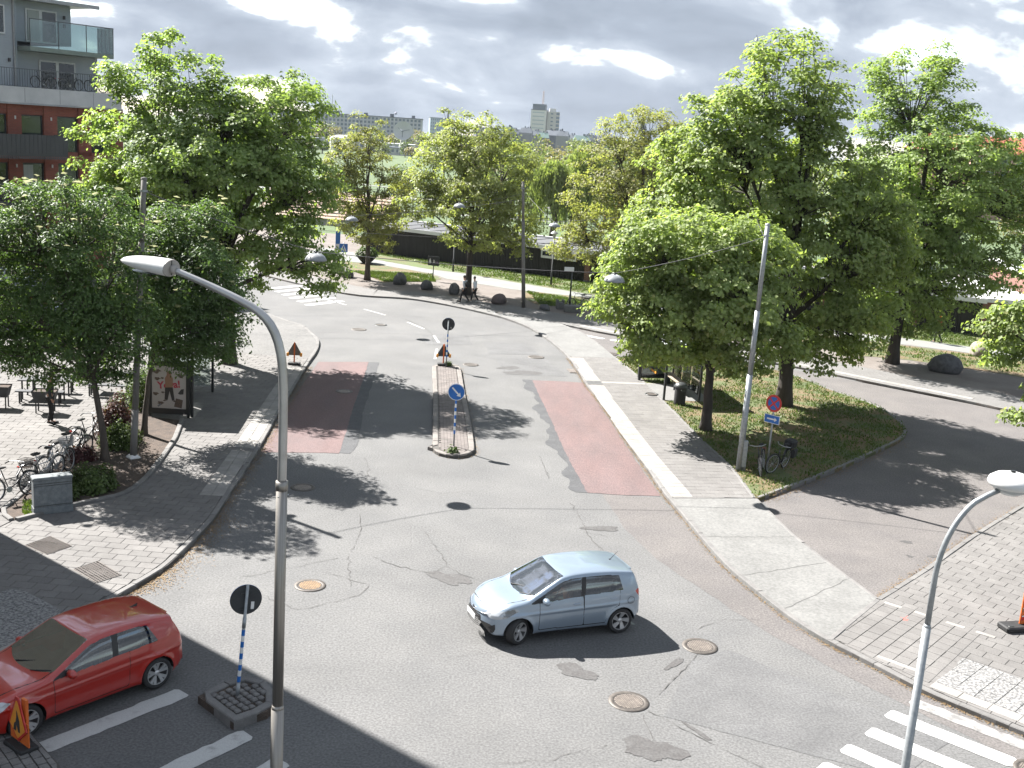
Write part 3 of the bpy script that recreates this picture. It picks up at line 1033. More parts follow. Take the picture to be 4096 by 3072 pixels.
for (x, y, rx, ry, a) in ((-1.25, 26.35, 0.62, 0.30, -0.6), (2.86, 30.75, 0.45, 0.25, 0.1), (1.75, 21.76, 0.42, 0.30, -0.4), (3.05, 18.85, 0.50, 0.42, -0.2), (0.5, 51.7, 0.8, 0.5, 0.2), (-0.2, 52.6, 0.5, 0.4, 0.4),
                          (11.3, 28.7, 0.16, 0.11, 0), (11.2, 28.0, 0.13, 0.09, 0.2), (11.6, 30.1, 0.10, 0.08, 0.1), (12.3, 30.2, 0.14, 0.1, 0), (11.9, 31.3, 0.2, 0.1, 0), (4.0, 19.6, 0.35, 0.06, -0.9), (3.9, 22.4, 0.45, 0.07, 0.95)):
    sheet("oil_stain", blob(x, y, rx, ry, a), 0.0085, M_stain, road)


def crack(pts, w=0.018, z=0.0125, j=0.05):
    P = []
    for i in range(len(pts) - 1):
        a, c = Vector(pts[i]), Vector(pts[i + 1])
        n = max(2, int((c - a).length / 0.16))
        for k in range(n):
            p = a.lerp(c, k / n)
            P.append((p.x + rnd.uniform(-j, j), p.y + rnd.uniform(-j, j)))
    P.append(pts[-1])
    ribbon("crack", P, -w * 0.24, w * 0.24, z, M_crack, road, jitter=w * 0.3)


crack([(-2.2, 29.6), (-1.7, 28.2), (-1.35, 27.1), (-1.7, 26.6), (-2.6, 26.9), (-3.3, 27.4)], 0.03)
crack([(-1.35, 27.1), (-0.9, 26.6), (-0.3, 26.2)], 0.025)
crack([(-4.1, 30.6), (-3.9, 29.2), (-3.95, 27.3), (-3.6, 25.4)], 0.02)
crack([(-6.3, 25.6), (-5.3, 26.3), (-4.2, 27.2)], 0.02)
crack([(-5.6, 24.6), (-4.6, 23.9), (-3.3, 24.9), (-3.2, 25.6), (-4.4, 26.2)], 0.018)
crack([(2.05, 32.9), (2.3, 31.4), (2.5, 29.9), (3.0, 28.2), (2.9, 27.0)], 0.03)
crack([(2.3, 30.4), (3.0, 30.1)], 0.016)
crack([(3.05, 20.15), (3.0, 19.6), (3.1, 19.2)], 0.02)
crack([(3.4, 20.95), (4.1, 22.2), (4.5, 23.0)], 0.03, j=0.02)
crack([(3.1, 20.3), (4.2, 19.2), (5.4, 18.1)], 0.025, j=0.03)
crack([(-1.0, 22.0), (0.0, 22.4), (0.6, 23.1)], 0.014)
crack([(0.1, 18.0), (1.2, 18.3), (2.2, 18.9)], 0.014)
crack([(1.15, 37.8), (1.35, 36.2), (1.4, 35.2)], 0.03)
crack([(-4.8, 36.3), (-4.5, 35.0), (-4.4, 33.9)], 0.025)
crack([(0.95, 47.3), (3.6, 47.15)], 0.02, j=0.015)
crack([(1.65, 42.5), (4.05, 42.3)], 0.02, j=0.015)
crack([(2.0, 38.9), (4.4, 38.6)], 0.02, j=0.015)
crack([(-2.0, 55.2), (2.4, 52.4)], 0.03, j=0.03)
crack([(-11.5, 52.6), (-9.7, 50.9)], 0.03)
crack([(-3.4, 33.6), (-2.0, 33.0), (-1.0, 33.4)], 0.014)
crack([(4.6, 24.2), (5.4, 24.9), (6.3, 25.0)], 0.02)
crack([(-8.0, 66.0), (-6.5, 64.6), (-5.2, 62.4), (-4.5, 60.2), (-4.3, 58)], 0.035, j=0.04)


def stripe(name, pts, m, z=0.011, j=0.012):
    return sheet(name, rough_poly(pts, 0.18, j), z, m, road)


def zstripe(a, b, w, m=None, j=0.012):
    a, b = Vector(a), Vector(b)
    d = (b - a).normalized()
    n = Vector((-d.y, d.x)) * w / 2
    r = d * 0.07
    q = [a + n - r * 0 + r, a + n * 0.7, a - n * 0.7, a - n + r, b - n - r, b - n * 0.7, b + n * 0.7, b + n - r]
    return sheet("crosswalk_stripe", rough_poly([(p.x, p.y) for p in q], 0.18, j), 0.011, m or M_paint, road)


for a, b in (((-7.80, 17.55), (-5.98, 19.82)), ((-6.2, 16.1), (-4.40, 18.46)), ((-4.9, 15.3), (-3.60, 17.68))):
    zstripe(a, b, 0.42, j=0.02)
for a, b in (((8.05, 20.82), (9.94, 19.18)), ((7.42, 20.06), (9.3, 18.45)), ((6.74, 19.36), (8.6, 17.75)), ((6.12, 18.66), (8.0, 17.05)), ((5.5, 17.9), (7.4, 16.3))):
    zstripe(a, b, 0.42, j=0.008)
zstripe((8.72, 21.42), (10.62, 19.70), 0.36, M_paintw, 0.03)
cd = [(-11.99, 69.91), (-10.54, 68.38), (-9.29, 67.23), (-7.75, 65.54), (-6.25, 63.62), (-5.11, 61.7), (-4.42, 59.89), (-3.98, 57.84), (-3.95, 56.15), (-3.83, 53.53)]
for i in range(0, len(cd) - 1, 2):
    p, q = cd[i], cd[i + 1]
    ribbon("lane_dash", catmull([p, q], 0.5), -0.065, 0.065, 0.011, M_paint, road)
for k in range(6):
    zstripe((-14.6 + k * 0.72, 75.6 - k * 1.15), (-16.4 + k * 0.72, 73.0 - k * 1.15), 0.5)
for k in range(3):
    zstripe((3.9 + k * 1.5, 63.1 - k * 0.9), (5.0 + k * 1.5, 62.3 - k * 0.9), 0.42)

# blown leaf and blossom litter along kerbs and under trees
def litter(name, spots, n, m, size=(0.02, 0.05)):
    rs = np.random.RandomState(5)
    vs, fs = [], []
    for _ in range(n):
        pts, spread, z = spots[rs.randint(len(spots))]
        i = rs.randint(len(pts) - 1)
        t = rs.rand()
        x = pts[i][0] + (pts[i + 1][0] - pts[i][0]) * t + abs(rs.randn()) * spread[0] * spread[1]
        y = pts[i][1] + (pts[i + 1][1] - pts[i][1]) * t + rs.randn() * 0.06
        s = rs.uniform(*size)
        a = rs.rand() * 6.28
        c, d = math.cos(a) * s, math.sin(a) * s
        k = len(vs)
        zz = z + rs.rand() * 0.012
        vs += [(x - c, y - d, zz), (x + d * .6, y - c * .6, zz + rs.rand() * s * .5), (x + c, y + d, zz), (x - d * .6, y + c * .6, zz + rs.rand() * s * .4)]
        fs.append((k, k + 1, k + 2, k + 3))
    o = np_mesh(name, np.array(vs), np.array(fs), m)
    o["kind"] = "stuff"


M_lit = mat("leaf_litter", (0.205, 0.134, 0.059), 0.9, (0.118, 0.075, 0.036), scale=3, space="World")
iA = [p for p in KL2 if 22.5 < p[1] < 50]
iB = [p for p in KR2 if 19 < p[1] < 56]
litter("leaf_litter", [(iA, (0.16, 1), 0.014), (iB, (0.06, -1), 0.014)], 9000, M_lit, (0.010, 0.026))
litter("leaf_litter", [([p for p in KL2 if 24 < p[1] < 30], (0.35, 1), 0.012), (gis[:18], (0.25, 1), 0.010), (cor[:4], (0.14, -1), 0.01), (isl_c, (0.1, 1), 0.012), ([(7.6, 41), (8.0, 37.6), (8.2, 34.5)], (0.7, 1), 0.14)], 6000, M_lit, (0.010, 0.028))

# ---------------------------------------------------------------- buildings
def brick_mat(name, c1, c2, mortar, scale=1.0):
    m = bpy.data.materials.new(name)
    m.use_nodes = True
    t = m.node_tree
    N, L = t.nodes.new, t.links.new
    b = t.nodes["Principled BSDF"]
    b.inputs["Roughness"].default_value = 0.9
    tc = N("ShaderNodeTexCoord")
    sp = N("ShaderNodeSeparateXYZ")
    L(tc.outputs["Object"], sp.inputs[0])
    ad = N("ShaderNodeMath")
    ad.operation = "ADD"
    L(sp.outputs[0], ad.inputs[0])
    L(sp.outputs[1], ad.inputs[1])
    cb = N("ShaderNodeCombineXYZ")
    L(ad.outputs[0], cb.inputs[0])
    L(sp.outputs[2], cb.inputs[1])
    br = N("ShaderNodeTexBrick")
    br.inputs["Scale"].default_value = scale
    br.inputs["Brick Width"].default_value = 0.26
    br.inputs["Row Height"].default_value = 0.08
    br.inputs["Mortar Size"].default_value = 0.012
    br.inputs["Color1"].default_value = (*c1, 1)
    br.inputs["Color2"].default_value = (*c2, 1)
    br.inputs["Mortar"].default_value = (*mortar, 1)
    L(cb.outputs[0], br.inputs["Vector"])
    nz = N("ShaderNodeTexNoise")
    nz.inputs["Scale"].default_value = 0.8
    nz.inputs["Detail"].default_value = 5
    L(tc.outputs["Object"], nz.inputs["Vector"])
    mr = N("ShaderNodeMapRange")
    mr.inputs[3].default_value = 0.75
    mr.inputs[4].default_value = 1.2
    L(nz.outputs[0], mr.inputs[0])
    mm = N("ShaderNodeVectorMath")
    mm.operation = "SCALE"
    L(br.outputs[0], mm.inputs[0])
    L(mr.outputs[0], mm.inputs["Scale"])
    L(mm.outputs[0], b.inputs["Base Color"])
    bp = N("ShaderNodeBump")
    bp.inputs["Strength"].default_value = 0.5
    bp.inputs["Distance"].default_value = 0.01
    L(br.outputs["Fac"], bp.inputs["Height"])
    bp.invert = True
    L(bp.outputs[0], b.inputs["Normal"])
    return m


M_brick = brick_mat("red_brick", (0.245, 0.070, 0.048), (0.190, 0.052, 0.038), (0.17, 0.09, 0.07))
M_brick2 = brick_mat("brown_brick", (0.23, 0.085, 0.060), (0.155, 0.055, 0.042), (0.24, 0.19, 0.16))
M_clad = mat("grey_cladding", (0.340, 0.375, 0.415), 0.7, (0.300, 0.332, 0.370), scale=0.9)
M_band = mat("concrete_band", (0.46, 0.47, 0.48), 0.85, (0.38, 0.39, 0.405), scale=0.8)
M_dmetal = mat("dark_balcony_metal", (0.048, 0.052, 0.056), 0.55, scale=1.5)
M_rail = mat("railing_metal", (0.10, 0.11, 0.12), 0.5, metal=0.4)
M_zinc = mat("zinc_sheet", (0.30, 0.31, 0.33), 0.5, metal=0.5)
M_win = window_mat("window_glass")
M_frame = mat("window_frame", (0.55, 0.57, 0.58), 0.5)
M_framed = mat("dark_window_frame", (0.035, 0.035, 0.04), 0.5)
M_bglass = glass_mat("balcony_glass", (0.62, 0.74, 0.72), 0.03, 0.10)
M_curtain = mat("curtain", (0.35, 0.38, 0.37), 0.9, stretch=(14, 14, 0.2), scale=1.0)
M_black = mat("black_planks", (0.020, 0.018, 0.017), 0.7, (0.012, 0.011, 0.011), scale=2.0, stretch=(6, 6, 0.6), piece=0.35)
M_white = mat("white_fascia", (0.62, 0.62, 0.61), 0.6, (0.54, 0.54, 0.53), scale=1.0)
M_roofg = mat("flat_roof_felt", (0.12, 0.123, 0.13), 1.0, (0.10, 0.102, 0.106), scale=0.4, spec=0.1)
M_roofd = mat("roof_sheet", (0.13, 0.14, 0.155), 0.6, scale=0.3)

apt = empty("apartment_building", (-31.6, 68.0, 0), math.atan2(0.806, 0.591), "brick apartment building with grey clad top floors and balconies, at the left edge", "building")


def apt_box(name, m, s0, s1, d0, d1, z0, z1, parent=apt):
    b = MB()
    b.box(s0, -d1, z0, s1, -d0, z1)
    return b.build(name, m, parent)


# local axes: x along the facade, -y outwards (distance d in front of the facade plane)
apt_box("wall", M_brick, -32, 8.0, -14, -0.16, 0.0, 10.9)
for lev, (zb, zt_) in enumerate(((8.0, 10.22), (5.05, 7.35), (2.1, 4.3))):
    for k in range(-3, 3):
        s0 = 1.47 + 2.34 * k
        s1 = s0 + 1.42
        if s1 > 7.9:
            continue
        f = MB()
        f.box(s0, 0.055, zb, s0 + 0.07, 0.155, zt_)
        f.box(s1 - 0.07, 0.055, zb, s1, 0.155, zt_)
        f.box(s0 + 0.07, 0.055, zt_ - 0.07, s1 - 0.07, 0.155, zt_)
        f.box(s0 + 0.07, 0.055, zb, s1 - 0.07, 0.155, zb + 0.07)
        if k in (-1,):
            f.box((s0 + s1) / 2 - 0.04, 0.05, zb + 0.07, (s0 + s1) / 2 + 0.04, 0.15, zt_ - 0.07)
        fo = f.build("window", M_framed, apt)
        p = MB()
        p.box(s0 + 0.07, 0.11, zb + 0.07, s1 - 0.07, 0.125, zt_ - 0.07)
        p.build("pane", M_win, fo)
        if lev == 1 and k == 0:
            c = MB()
            c.box(s0 + 0.12, 0.100, zb + 0.1, s0 + 0.75, 0.106, zt_ - 0.12)
            c.build("curtain", M_curtain, fo)
        sl = MB()
        sl.box(s0 - 0.02, -0.02, zt_ + 0.02, s1 + 0.02, 0.158, zt_ + 0.7)
        sl.build("spandrel", M_brick, apt)
    for k in range(-3, 4):
        s1 = 1.47 + 2.34 * k
        p = MB()
        p.box(s1 - 0.90, -0.10, zb - 0.15, s1 - 0.02, 0.157, min(zt_ + 0.72, 10.88))
        p.build("brick_pier", M_brick, apt)
        if lev < 2:
            l = MB()
            l.box(s1 - 0.48, -0.2, zt_ - 0.28, s1 - 0.42, -0.10, zt_ - 0.08)
            l.build("wall_lamp", M_frame, apt)
apt_box("terrace_band", M_band, -32, 8.15, -1.0, 0.45, 10.92, 11.84)
apt_box("band_drip", M_zinc, -32, 8.2, -0.9, 0.52, 10.82, 10.915)
apt_box("terrace_floor", M_roofd, -32, 8.1, -12, -1.01, 10.92, 11.82)
for s in (-3.2, -0.9, 1.5, 3.8, 6.1):
    apt_box("band_joint", M_roofd, s, s + 0.02, 0.45, 0.456, 10.95, 11.8)


def railing(name, s0, s1, d, z0, z1, step, parent, side=None):
    b = MB()
    b.box(s0, -d - 0.02, z1 - 0.04, s1, -d + 0.02, z1)
    b.box(s0, -d - 0.015, z0, s1, -d + 0.015, z0 + 0.03)
    n = int((s1 - s0) / step)
    for i in range(n + 1):
        x = s0 + (s1 - s0) * i / n
        b.box(x - 0.011, -d - 0.011, z0 + 0.03, x + 0.011, -d + 0.011, z1 - 0.04)
    if side is not None:
        m = int(abs(side - d) / step) + 1
        for i in range(m + 1):
            y = d + (side - d) * i / m
            b.box(s1 - 0.011, -y - 0.011, z0, s1 + 0.011, -y + 0.011, z1 - 0.04)
        b.box(s1 - 0.02, -max(d, side), z1 - 0.04, s1 + 0.02, -min(d, side), z1)
    return b.build(name, M_rail, parent)


railing("terrace_railing", -12, 8.0, 0.35, 11.86, 12.92, 0.16, apt, -6)
# dark balcony and railed balcony on the brick floors
bal = apt_box("balcony", M_dmetal, -12, 3.55, 0.157, 1.6, 7.82, 7.98)
for i in range(56):
    s = -12 + i * 0.277
    b = MB()
    b.box(s, -1.63, 7.98, s + 0.265, -1.60, 9.10)
    b.build("balcony_panel", M_dmetal, bal)
    if i % 2 == 0:
        b = MB()
        b.box(s - 0.009, -1.645, 7.98, s + 0.002, -1.60, 9.08)
        b.build("balcony_post", M_rail, bal)
b = MB()
b.box(3.52, -1.6, 7.98, 3.55, -0.16, 9.10)
b.build("balcony_panel", M_dmetal, bal)
b = MB()
for i in range(120):
    b.box(-12 + i * 0.13, -1.6, 7.66, -12 + i * 0.13 + 0.07, -1.55, 7.81)
o = b.build("balcony_fringe", M_rail, bal)
o["kind"] = "stuff"
bal2 = apt_box("balcony", M_dmetal, -12, 2.2, 0.157, 1.6, 4.9, 5.06)
railing("balcony_railing", -12, 2.2, 1.55, 5.07, 6.2, 0.11, bal2)
bal3 = apt_box("balcony", M_dmetal, -12, 2.2, 0.157, 1.6, 1.95, 2.1)
railing("balcony_railing", -12, 2.2, 1.55, 2.11, 3.2, 0.11, bal3)


# grey clad top floors, set back
def clad_block(s0, s1, d0, d1, z0, z1, name="grey_storey"):
    w = apt_box(name, M_clad, s0, s1, d1, d0, z0, z1)
    b = MB()
    n = int((z1 - z0) / 0.16)
    for i in range(n):
        z = z0 + i * 0.16
        b.add([(s0 - .02, -d0 - 0.012, z + .155), (s1 + .02, -d0 - 0.012, z + .155), (s1 + .02, -d0 - 0.035, z), (s0 - .02, -d0 - 0.035, z), (s0, -d0, z), (s1, -d0, z)], [(3, 2, 1, 0), (4, 5, 2, 3)])
        b.add([(s1 + 0.012, -d0, z + .155), (s1 + 0.012, -d1, z + .155), (s1 + 0.035, -d1, z), (s1 + 0.035, -d0 - .03, z)], [(3, 2, 1, 0)])
    o = b.build("cladding_board", M_clad, w)
    o["kind"] = "stuff"
    return w


low = clad_block(2.3, 7.84, -2.0, -11, 11.5, 14.3)
top = clad_block(2.3, 6.14, -2.0, -11, 14.6, 17.05)
lft = clad_block(-14, 2.25, -1.6, -11, 11.5, 17.05)


def apt_window(s0, s1, d, z0, z1, split, parent, m=M_frame):
    f = MB()
    w = 0.09
    f.box(s0, -d - 0.06, z0, s0 + w, -d, z1)
    f.box(s1 - w, -d - 0.06, z0, s1, -d, z1)
    f.box(s0 + w, -d - 0.06, z1 - w, s1 - w, -d, z1)
    f.box(s0 + w, -d - 0.06, z0, s1 - w, -d, z0 + w)
    f.box(split - 0.10, -d - 0.065, z0 + w, split + 0.10, -d, z1 - w)
    o = f.build("window", m, parent)
    for a, c in ((s0 + w, split - 0.1), (split + 0.1, s1 - w)):
        p = MB()
        p.box(a, -d - 0.045, z0 + w, c, -d - 0.036, z1 - w)
        p.build("pane", M_win, o)
    return o


apt_window(3.88, 6.37, -1.95, 11.6, 13.6, 5.1, low)
w_ = apt_window(3.06, 5.16, -1.95, 14.62, 16.6, 4.05, top)
c = MB()
c.box(3.2, 1.9, 14.72, 3.95, 1.905, 16.5)
c.build("curtain", M_curtain, w_)
apt_window(0.2, 1.5, -1.55, 14.9, 16.6, 0.9, lft)
b = MB()
b.box(-0.6, 1.50, 11.6, 1.0, 1.6, 13.7)
b.build("door", M_dmetal, lft)
for s, d, z in ((5.55, -1.9, 16.2), (5.55, -1.9, 15.7), (1.6, -1.5, 13.3)):
    b = MB()
    b.box(s, -d - 0.14, z, s + 0.12, -d - 0.03, z + 0.22)
    b.build("wall_lamp", M_framed, top)
b = MB()
b.tube([(2.05, 1.50, 11.85), (2.05, 1.50, 17.0)], 0.07)
b.build("downpipe", M_zinc, apt)
b = MB()
b.tube([(7.86, 1.86, 11.85), (7.86, 1.86, 14.2)], 0.06)
b.build("downpipe", M_zinc, apt)
b = MB()
b.box(-14, 1.0, 17.06, 7.4, 11.5, 17.2)
b.box(-14, 0.85, 17.0, 7.5, 1.0, 17.22)
rf = b.build("roof", M_zinc, apt)
bg_ = apt_box("glass_balcony", mat("green_balcony_base", (0.16, 0.20, 0.18), 0.5), 2.32, 8.05, -1.95, -0.2, 14.02, 14.28)
for a, c in ((2.36, 4.2), (4.22, 6.1), (6.12, 8.0)):
    p = MB()
    p.box(a, 0.205, 14.28, c, 0.215, 15.85)
    p.build("pane", M_bglass, bg_)
p = MB()
p.box(8.03, 0.22, 14.28, 8.04, 1.9, 15.85)
p.build("pane", M_bglass, bg_)
b = MB()
for x in (2.34, 4.21, 6.11, 8.02):
    b.box(x - 0.02, 0.19, 14.28, x + 0.02, 0.23, 15.9)
for y in (0.65, 1.1, 1.5, 1.9):
    b.box(8.0, y - 0.02, 14.28, 8.06, y + 0.02, 15.9)
b.box(2.32, 0.19, 15.86, 8.06, 0.23, 15.92)
b.box(8.0, 0.23, 15.86, 8.06, 1.94, 15.92)
b.build("balcony_rail", M_rail, bg_)

# tall block just outside the left of the view; its corner throws the shadow over the crossing
e1 = Vector((-0.63, -0.777))
e2v = Vector((-0.82, 0.57))
c0 = Vector((-16.1, 29.62))
tb = [c0, c0 + e2v * 22, c0 + e2v * 22 + e1 * 45, c0 + e1 * 45]
blk = empty("corner_building", (0, 0, 0), 0, "pale corner block beside the crossing that throws the big shadow", "building")
b = MB()
b.prism([(p.x, p.y) for p in tb], -0.03, 21.0)
b.build("wall", mat("pale_render", (0.42, 0.38, 0.31), 0.9, scale=0.5), blk)
b = MB()
b.prism([(p.x + s.x, p.y + s.y) for p, s in zip(tb, (Vector((.2, .0)), Vector((0, .2)), Vector((-.2, 0)), Vector((0, -.2))))], 21.0, 21.25)
b.build("roof", M_roofd, blk)

# long low black timber building across the park
LB = Vector((-13.15, 97.9, 0))
low_b = empty("timber_building", LB, math.atan2(-0.515, 0.857), "long low black timber building with white fascia behind the park lawn", "building")
Llen = 50.3
b = MB()
b.box(0, 0.05, -0.5, Llen, 6, 2.35)
b.build("wall", M_black, low_b)
b = MB()
i = 0
x = 0.0
while x < 49.0:
    w = rnd.uniform(0.12, 0.16)
    b.box(x, -0.03 - rnd.uniform(0, .02), -0.1, x + w - 0.018, 0.05, 2.33)
    x += w
o = b.build("wall_plank", M_black, low_b)
o["kind"] = "stuff"
b = MB()
b.box(-0.4, -0.45, 2.36, Llen + 0.3, 6.4, 2.50)
rf = b.build("roof", M_roofg, low_b)
b = MB()
b.box(-0.45, -0.52, 2.28, Llen + 0.35, -0.452, 2.58)
b.build("fascia", M_white, rf)
b = MB()
for i in range(24):
    b.box(i * 2.1, -0.4, 2.501, i * 2.1 + 0.06, 6.3, 2.54)
b.build("roof_seam", M_roofg, rf)
b = MB()
b.box(-0.4, 6.05, 2.5, Llen, 6.4, 2.62)
b.build("fascia", M_white, rf)
# white window band hung under the fascia
for k in range(3):
    s0 = 17.6 + k * 1.05
    f = MB()
    f.box(s0, -0.62, 1.60, s0 + 0.1, -0.53, 2.26)
    f.box(s0 + 0.95, -0.62, 1.60, s0 + 1.045, -0.53, 2.26)
    f.box(s0 + 0.1, -0.62, 1.60, s0 + 0.95, -0.53, 1.78)
    f.box(s0 + 0.1, -0.62, 2.12, s0 + 0.95, -0.53, 2.26)
    fo = f.build("window", M_white, low_b)
    p = MB()
    p.box(s0 + 0.1, -0.57, 1.78, s0 + 0.95, -0.56, 2.12)
    p.build("pane", M_win, fo)
for s in (21.4, 27.5, 33.7, 39.9, 46.0):
    b = MB()
    b.box(s, -0.32, -0.1, s + 0.45, -0.06, 2.27)
    b.build("brick_pillar", M_brick2, low_b)
    b = MB()
    b.box(s - 0.03, -0.34, -0.1, s + 0.48, -0.062, 0.25)
    b.build("pillar_foot", M_conc, low_b)
b = MB()
b.box(22.0, -0.14, -0.1, 46.0, -0.062, 0.22)
b.build("plinth", M_conc, low_b)

wing = empty("brick_wing", (30.0, 71.9, 0), math.atan2(-0.515, 0.857) + rad(24), "low brown brick building with white roof edge by the right edge of the park", "building")
b = MB()
b.box(0, 0, -0.1, 1.0, 12, 2.35)
b.box(1.0, 0.01, -0.1, 3.2, 11.9, 2.33)
b.build("wall", M_brick2, wing)
b = MB()
b.box(-0.3, -0.3, 2.36, 3.5, 12.3, 2.62)
b.build("roof", M_white, wing)
b = MB()
b.box(4.6, 5.0, -0.1, 16, 16, 3.6)
b.build("wall", M_brick2, wing)
b = MB()
b.box(4.3, 4.7, 3.61, 16.3, 16.3, 3.9)
b.build("roof", M_white, wing)
b = MB()
b.box(3.21, 7, -0.1, 4.59, 12, 2.2)
b.build("door", M_dmetal, wing)
b = MB()
b.tube([(4.5, 4.9, 0), (4.5, 4.9, 3.5)], 0.06)
b.build("downpipe", M_framed, wing)

# ---------------------------------------------------------------- trees and plants
M_bark = mat("bark", (0.095, 0.078, 0.062), 0.95, (0.055, 0.045, 0.037), scale=5, detail=7, bump=0.8, bscale=22, stretch=(1, 1, 0.25))
M_barkd = mat("dark_bark", (0.060, 0.050, 0.042), 0.95, (0.035, 0.030, 0.026), scale=5, detail=7, bump=0.8, bscale=22, stretch=(1, 1, 0.25))
L_maple = leaf_mat("maple_leaf", (0.263, 0.336, 0.140), (0.168, 0.233, 0.088), 0.50, (0.30, 0.33, 0.14))
L_maple2 = leaf_mat("maple_leaf_yellow", (0.297, 0.358, 0.154), (0.193, 0.248, 0.099), 0.52, (0.34, 0.34, 0.15))
L_maple3 = leaf_mat("maple_leaf_lime", (0.302, 0.329, 0.148), (0.207, 0.233, 0.097), 0.52, (0.32, 0.28, 0.13))
L_rowan = leaf_mat("rowan_leaf", (0.120, 0.180, 0.070), (0.068, 0.116, 0.042), 0.42)
L_olive = leaf_mat("young_maple_leaf", (0.265, 0.275, 0.120), (0.185, 0.192, 0.082), 0.50, (0.29, 0.22, 0.12))
L_willow = leaf_mat("willow_leaf", (0.256, 0.294, 0.131), (0.169, 0.213, 0.094), 0.45)
L_wood = leaf_mat("wood_leaf", (0.200, 0.230, 0.110), (0.135, 0.160, 0.074), 0.4)
L_woodb = leaf_mat("wood_leaf_brown", (0.225, 0.200, 0.125), (0.160, 0.142, 0.088), 0.4)
L_wooddark = leaf_mat("wood_leaf_dark", (0.140, 0.180, 0.090), (0.092, 0.125, 0.062), 0.35)
M_bloss = mat("rowan_blossom", (0.26, 0.25, 0.10), 0.9, (0.17, 0.18, 0.065), scale=9)


def leaf_cloud(rs, centers, radii, per, size, crown_c, droop=0.35, flat=0.5, updir=0.9, hang=False, wide=0.8):
    """Leaves as folded four-cornered faces around cluster centres; returns verts, faces."""
    n = len(centers) * per
    ci = np.repeat(np.arange(len(centers)), per)
    C = np.asarray(centers)[ci]
    Rr = np.asarray(radii)[ci]
    u = rs.randn(n, 3)
    u /= np.linalg.norm(u, axis=1, keepdims=True) + 1e-9
    q = rs.rand(n) ** 0.5
    off = u * q[:, None] * Rr[:, None]
    off[:, 2] = np.abs(off[:, 2]) * flat - droop * (off[:, 0] ** 2 + off[:, 1] ** 2) / np.maximum(Rr, 1e-3) + rs.randn(n) * 0.06
    P = C + off
    outw = P - crown_c
    outw /= np.linalg.norm(outw, axis=1, keepdims=True) + 1e-9
    loc = off / (np.linalg.norm(off, axis=1, keepdims=True) + 1e-6)
    nrm = np.array([0, 0, 1.0]) * updir + outw * 0.55 + loc * 0.35 + rs.randn(n, 3) * 0.42
    nrm /= np.linalg.norm(nrm, axis=1, keepdims=True)
    t = rs.randn(n, 3)
    t += loc * 0.8 + np.array([0, 0, -0.35 if not hang else -3.0])
    t -= nrm * np.sum(t * nrm, axis=1, keepdims=True)
    t /= np.linalg.norm(t, axis=1, keepdims=True) + 1e-9
    if hang:
        t = t * 0.3 + np.array([0, 0, -1.0])
        t /= np.linalg.norm(t, axis=1, keepdims=True)
    s = np.cross(nrm, t)
    s /= np.linalg.norm(s, axis=1, keepdims=True) + 1e-9
    L = size * rs.uniform(0.65, 1.3, n)[:, None]
    w = L * wide * 0.5
    mid = P + t * L * 0.5
    fold = nrm * L * 0.10
    V = np.stack([P, mid + s * w + fold, P + t * L - nrm * L * 0.12, mid - s * w + fold], axis=1).reshape(-1, 3)
    F = np.arange(n * 4).reshape(n, 4)
    F = np.concatenate([F[:, [0, 1, 2]], F[:, [0, 2, 3]]])
    return V, F


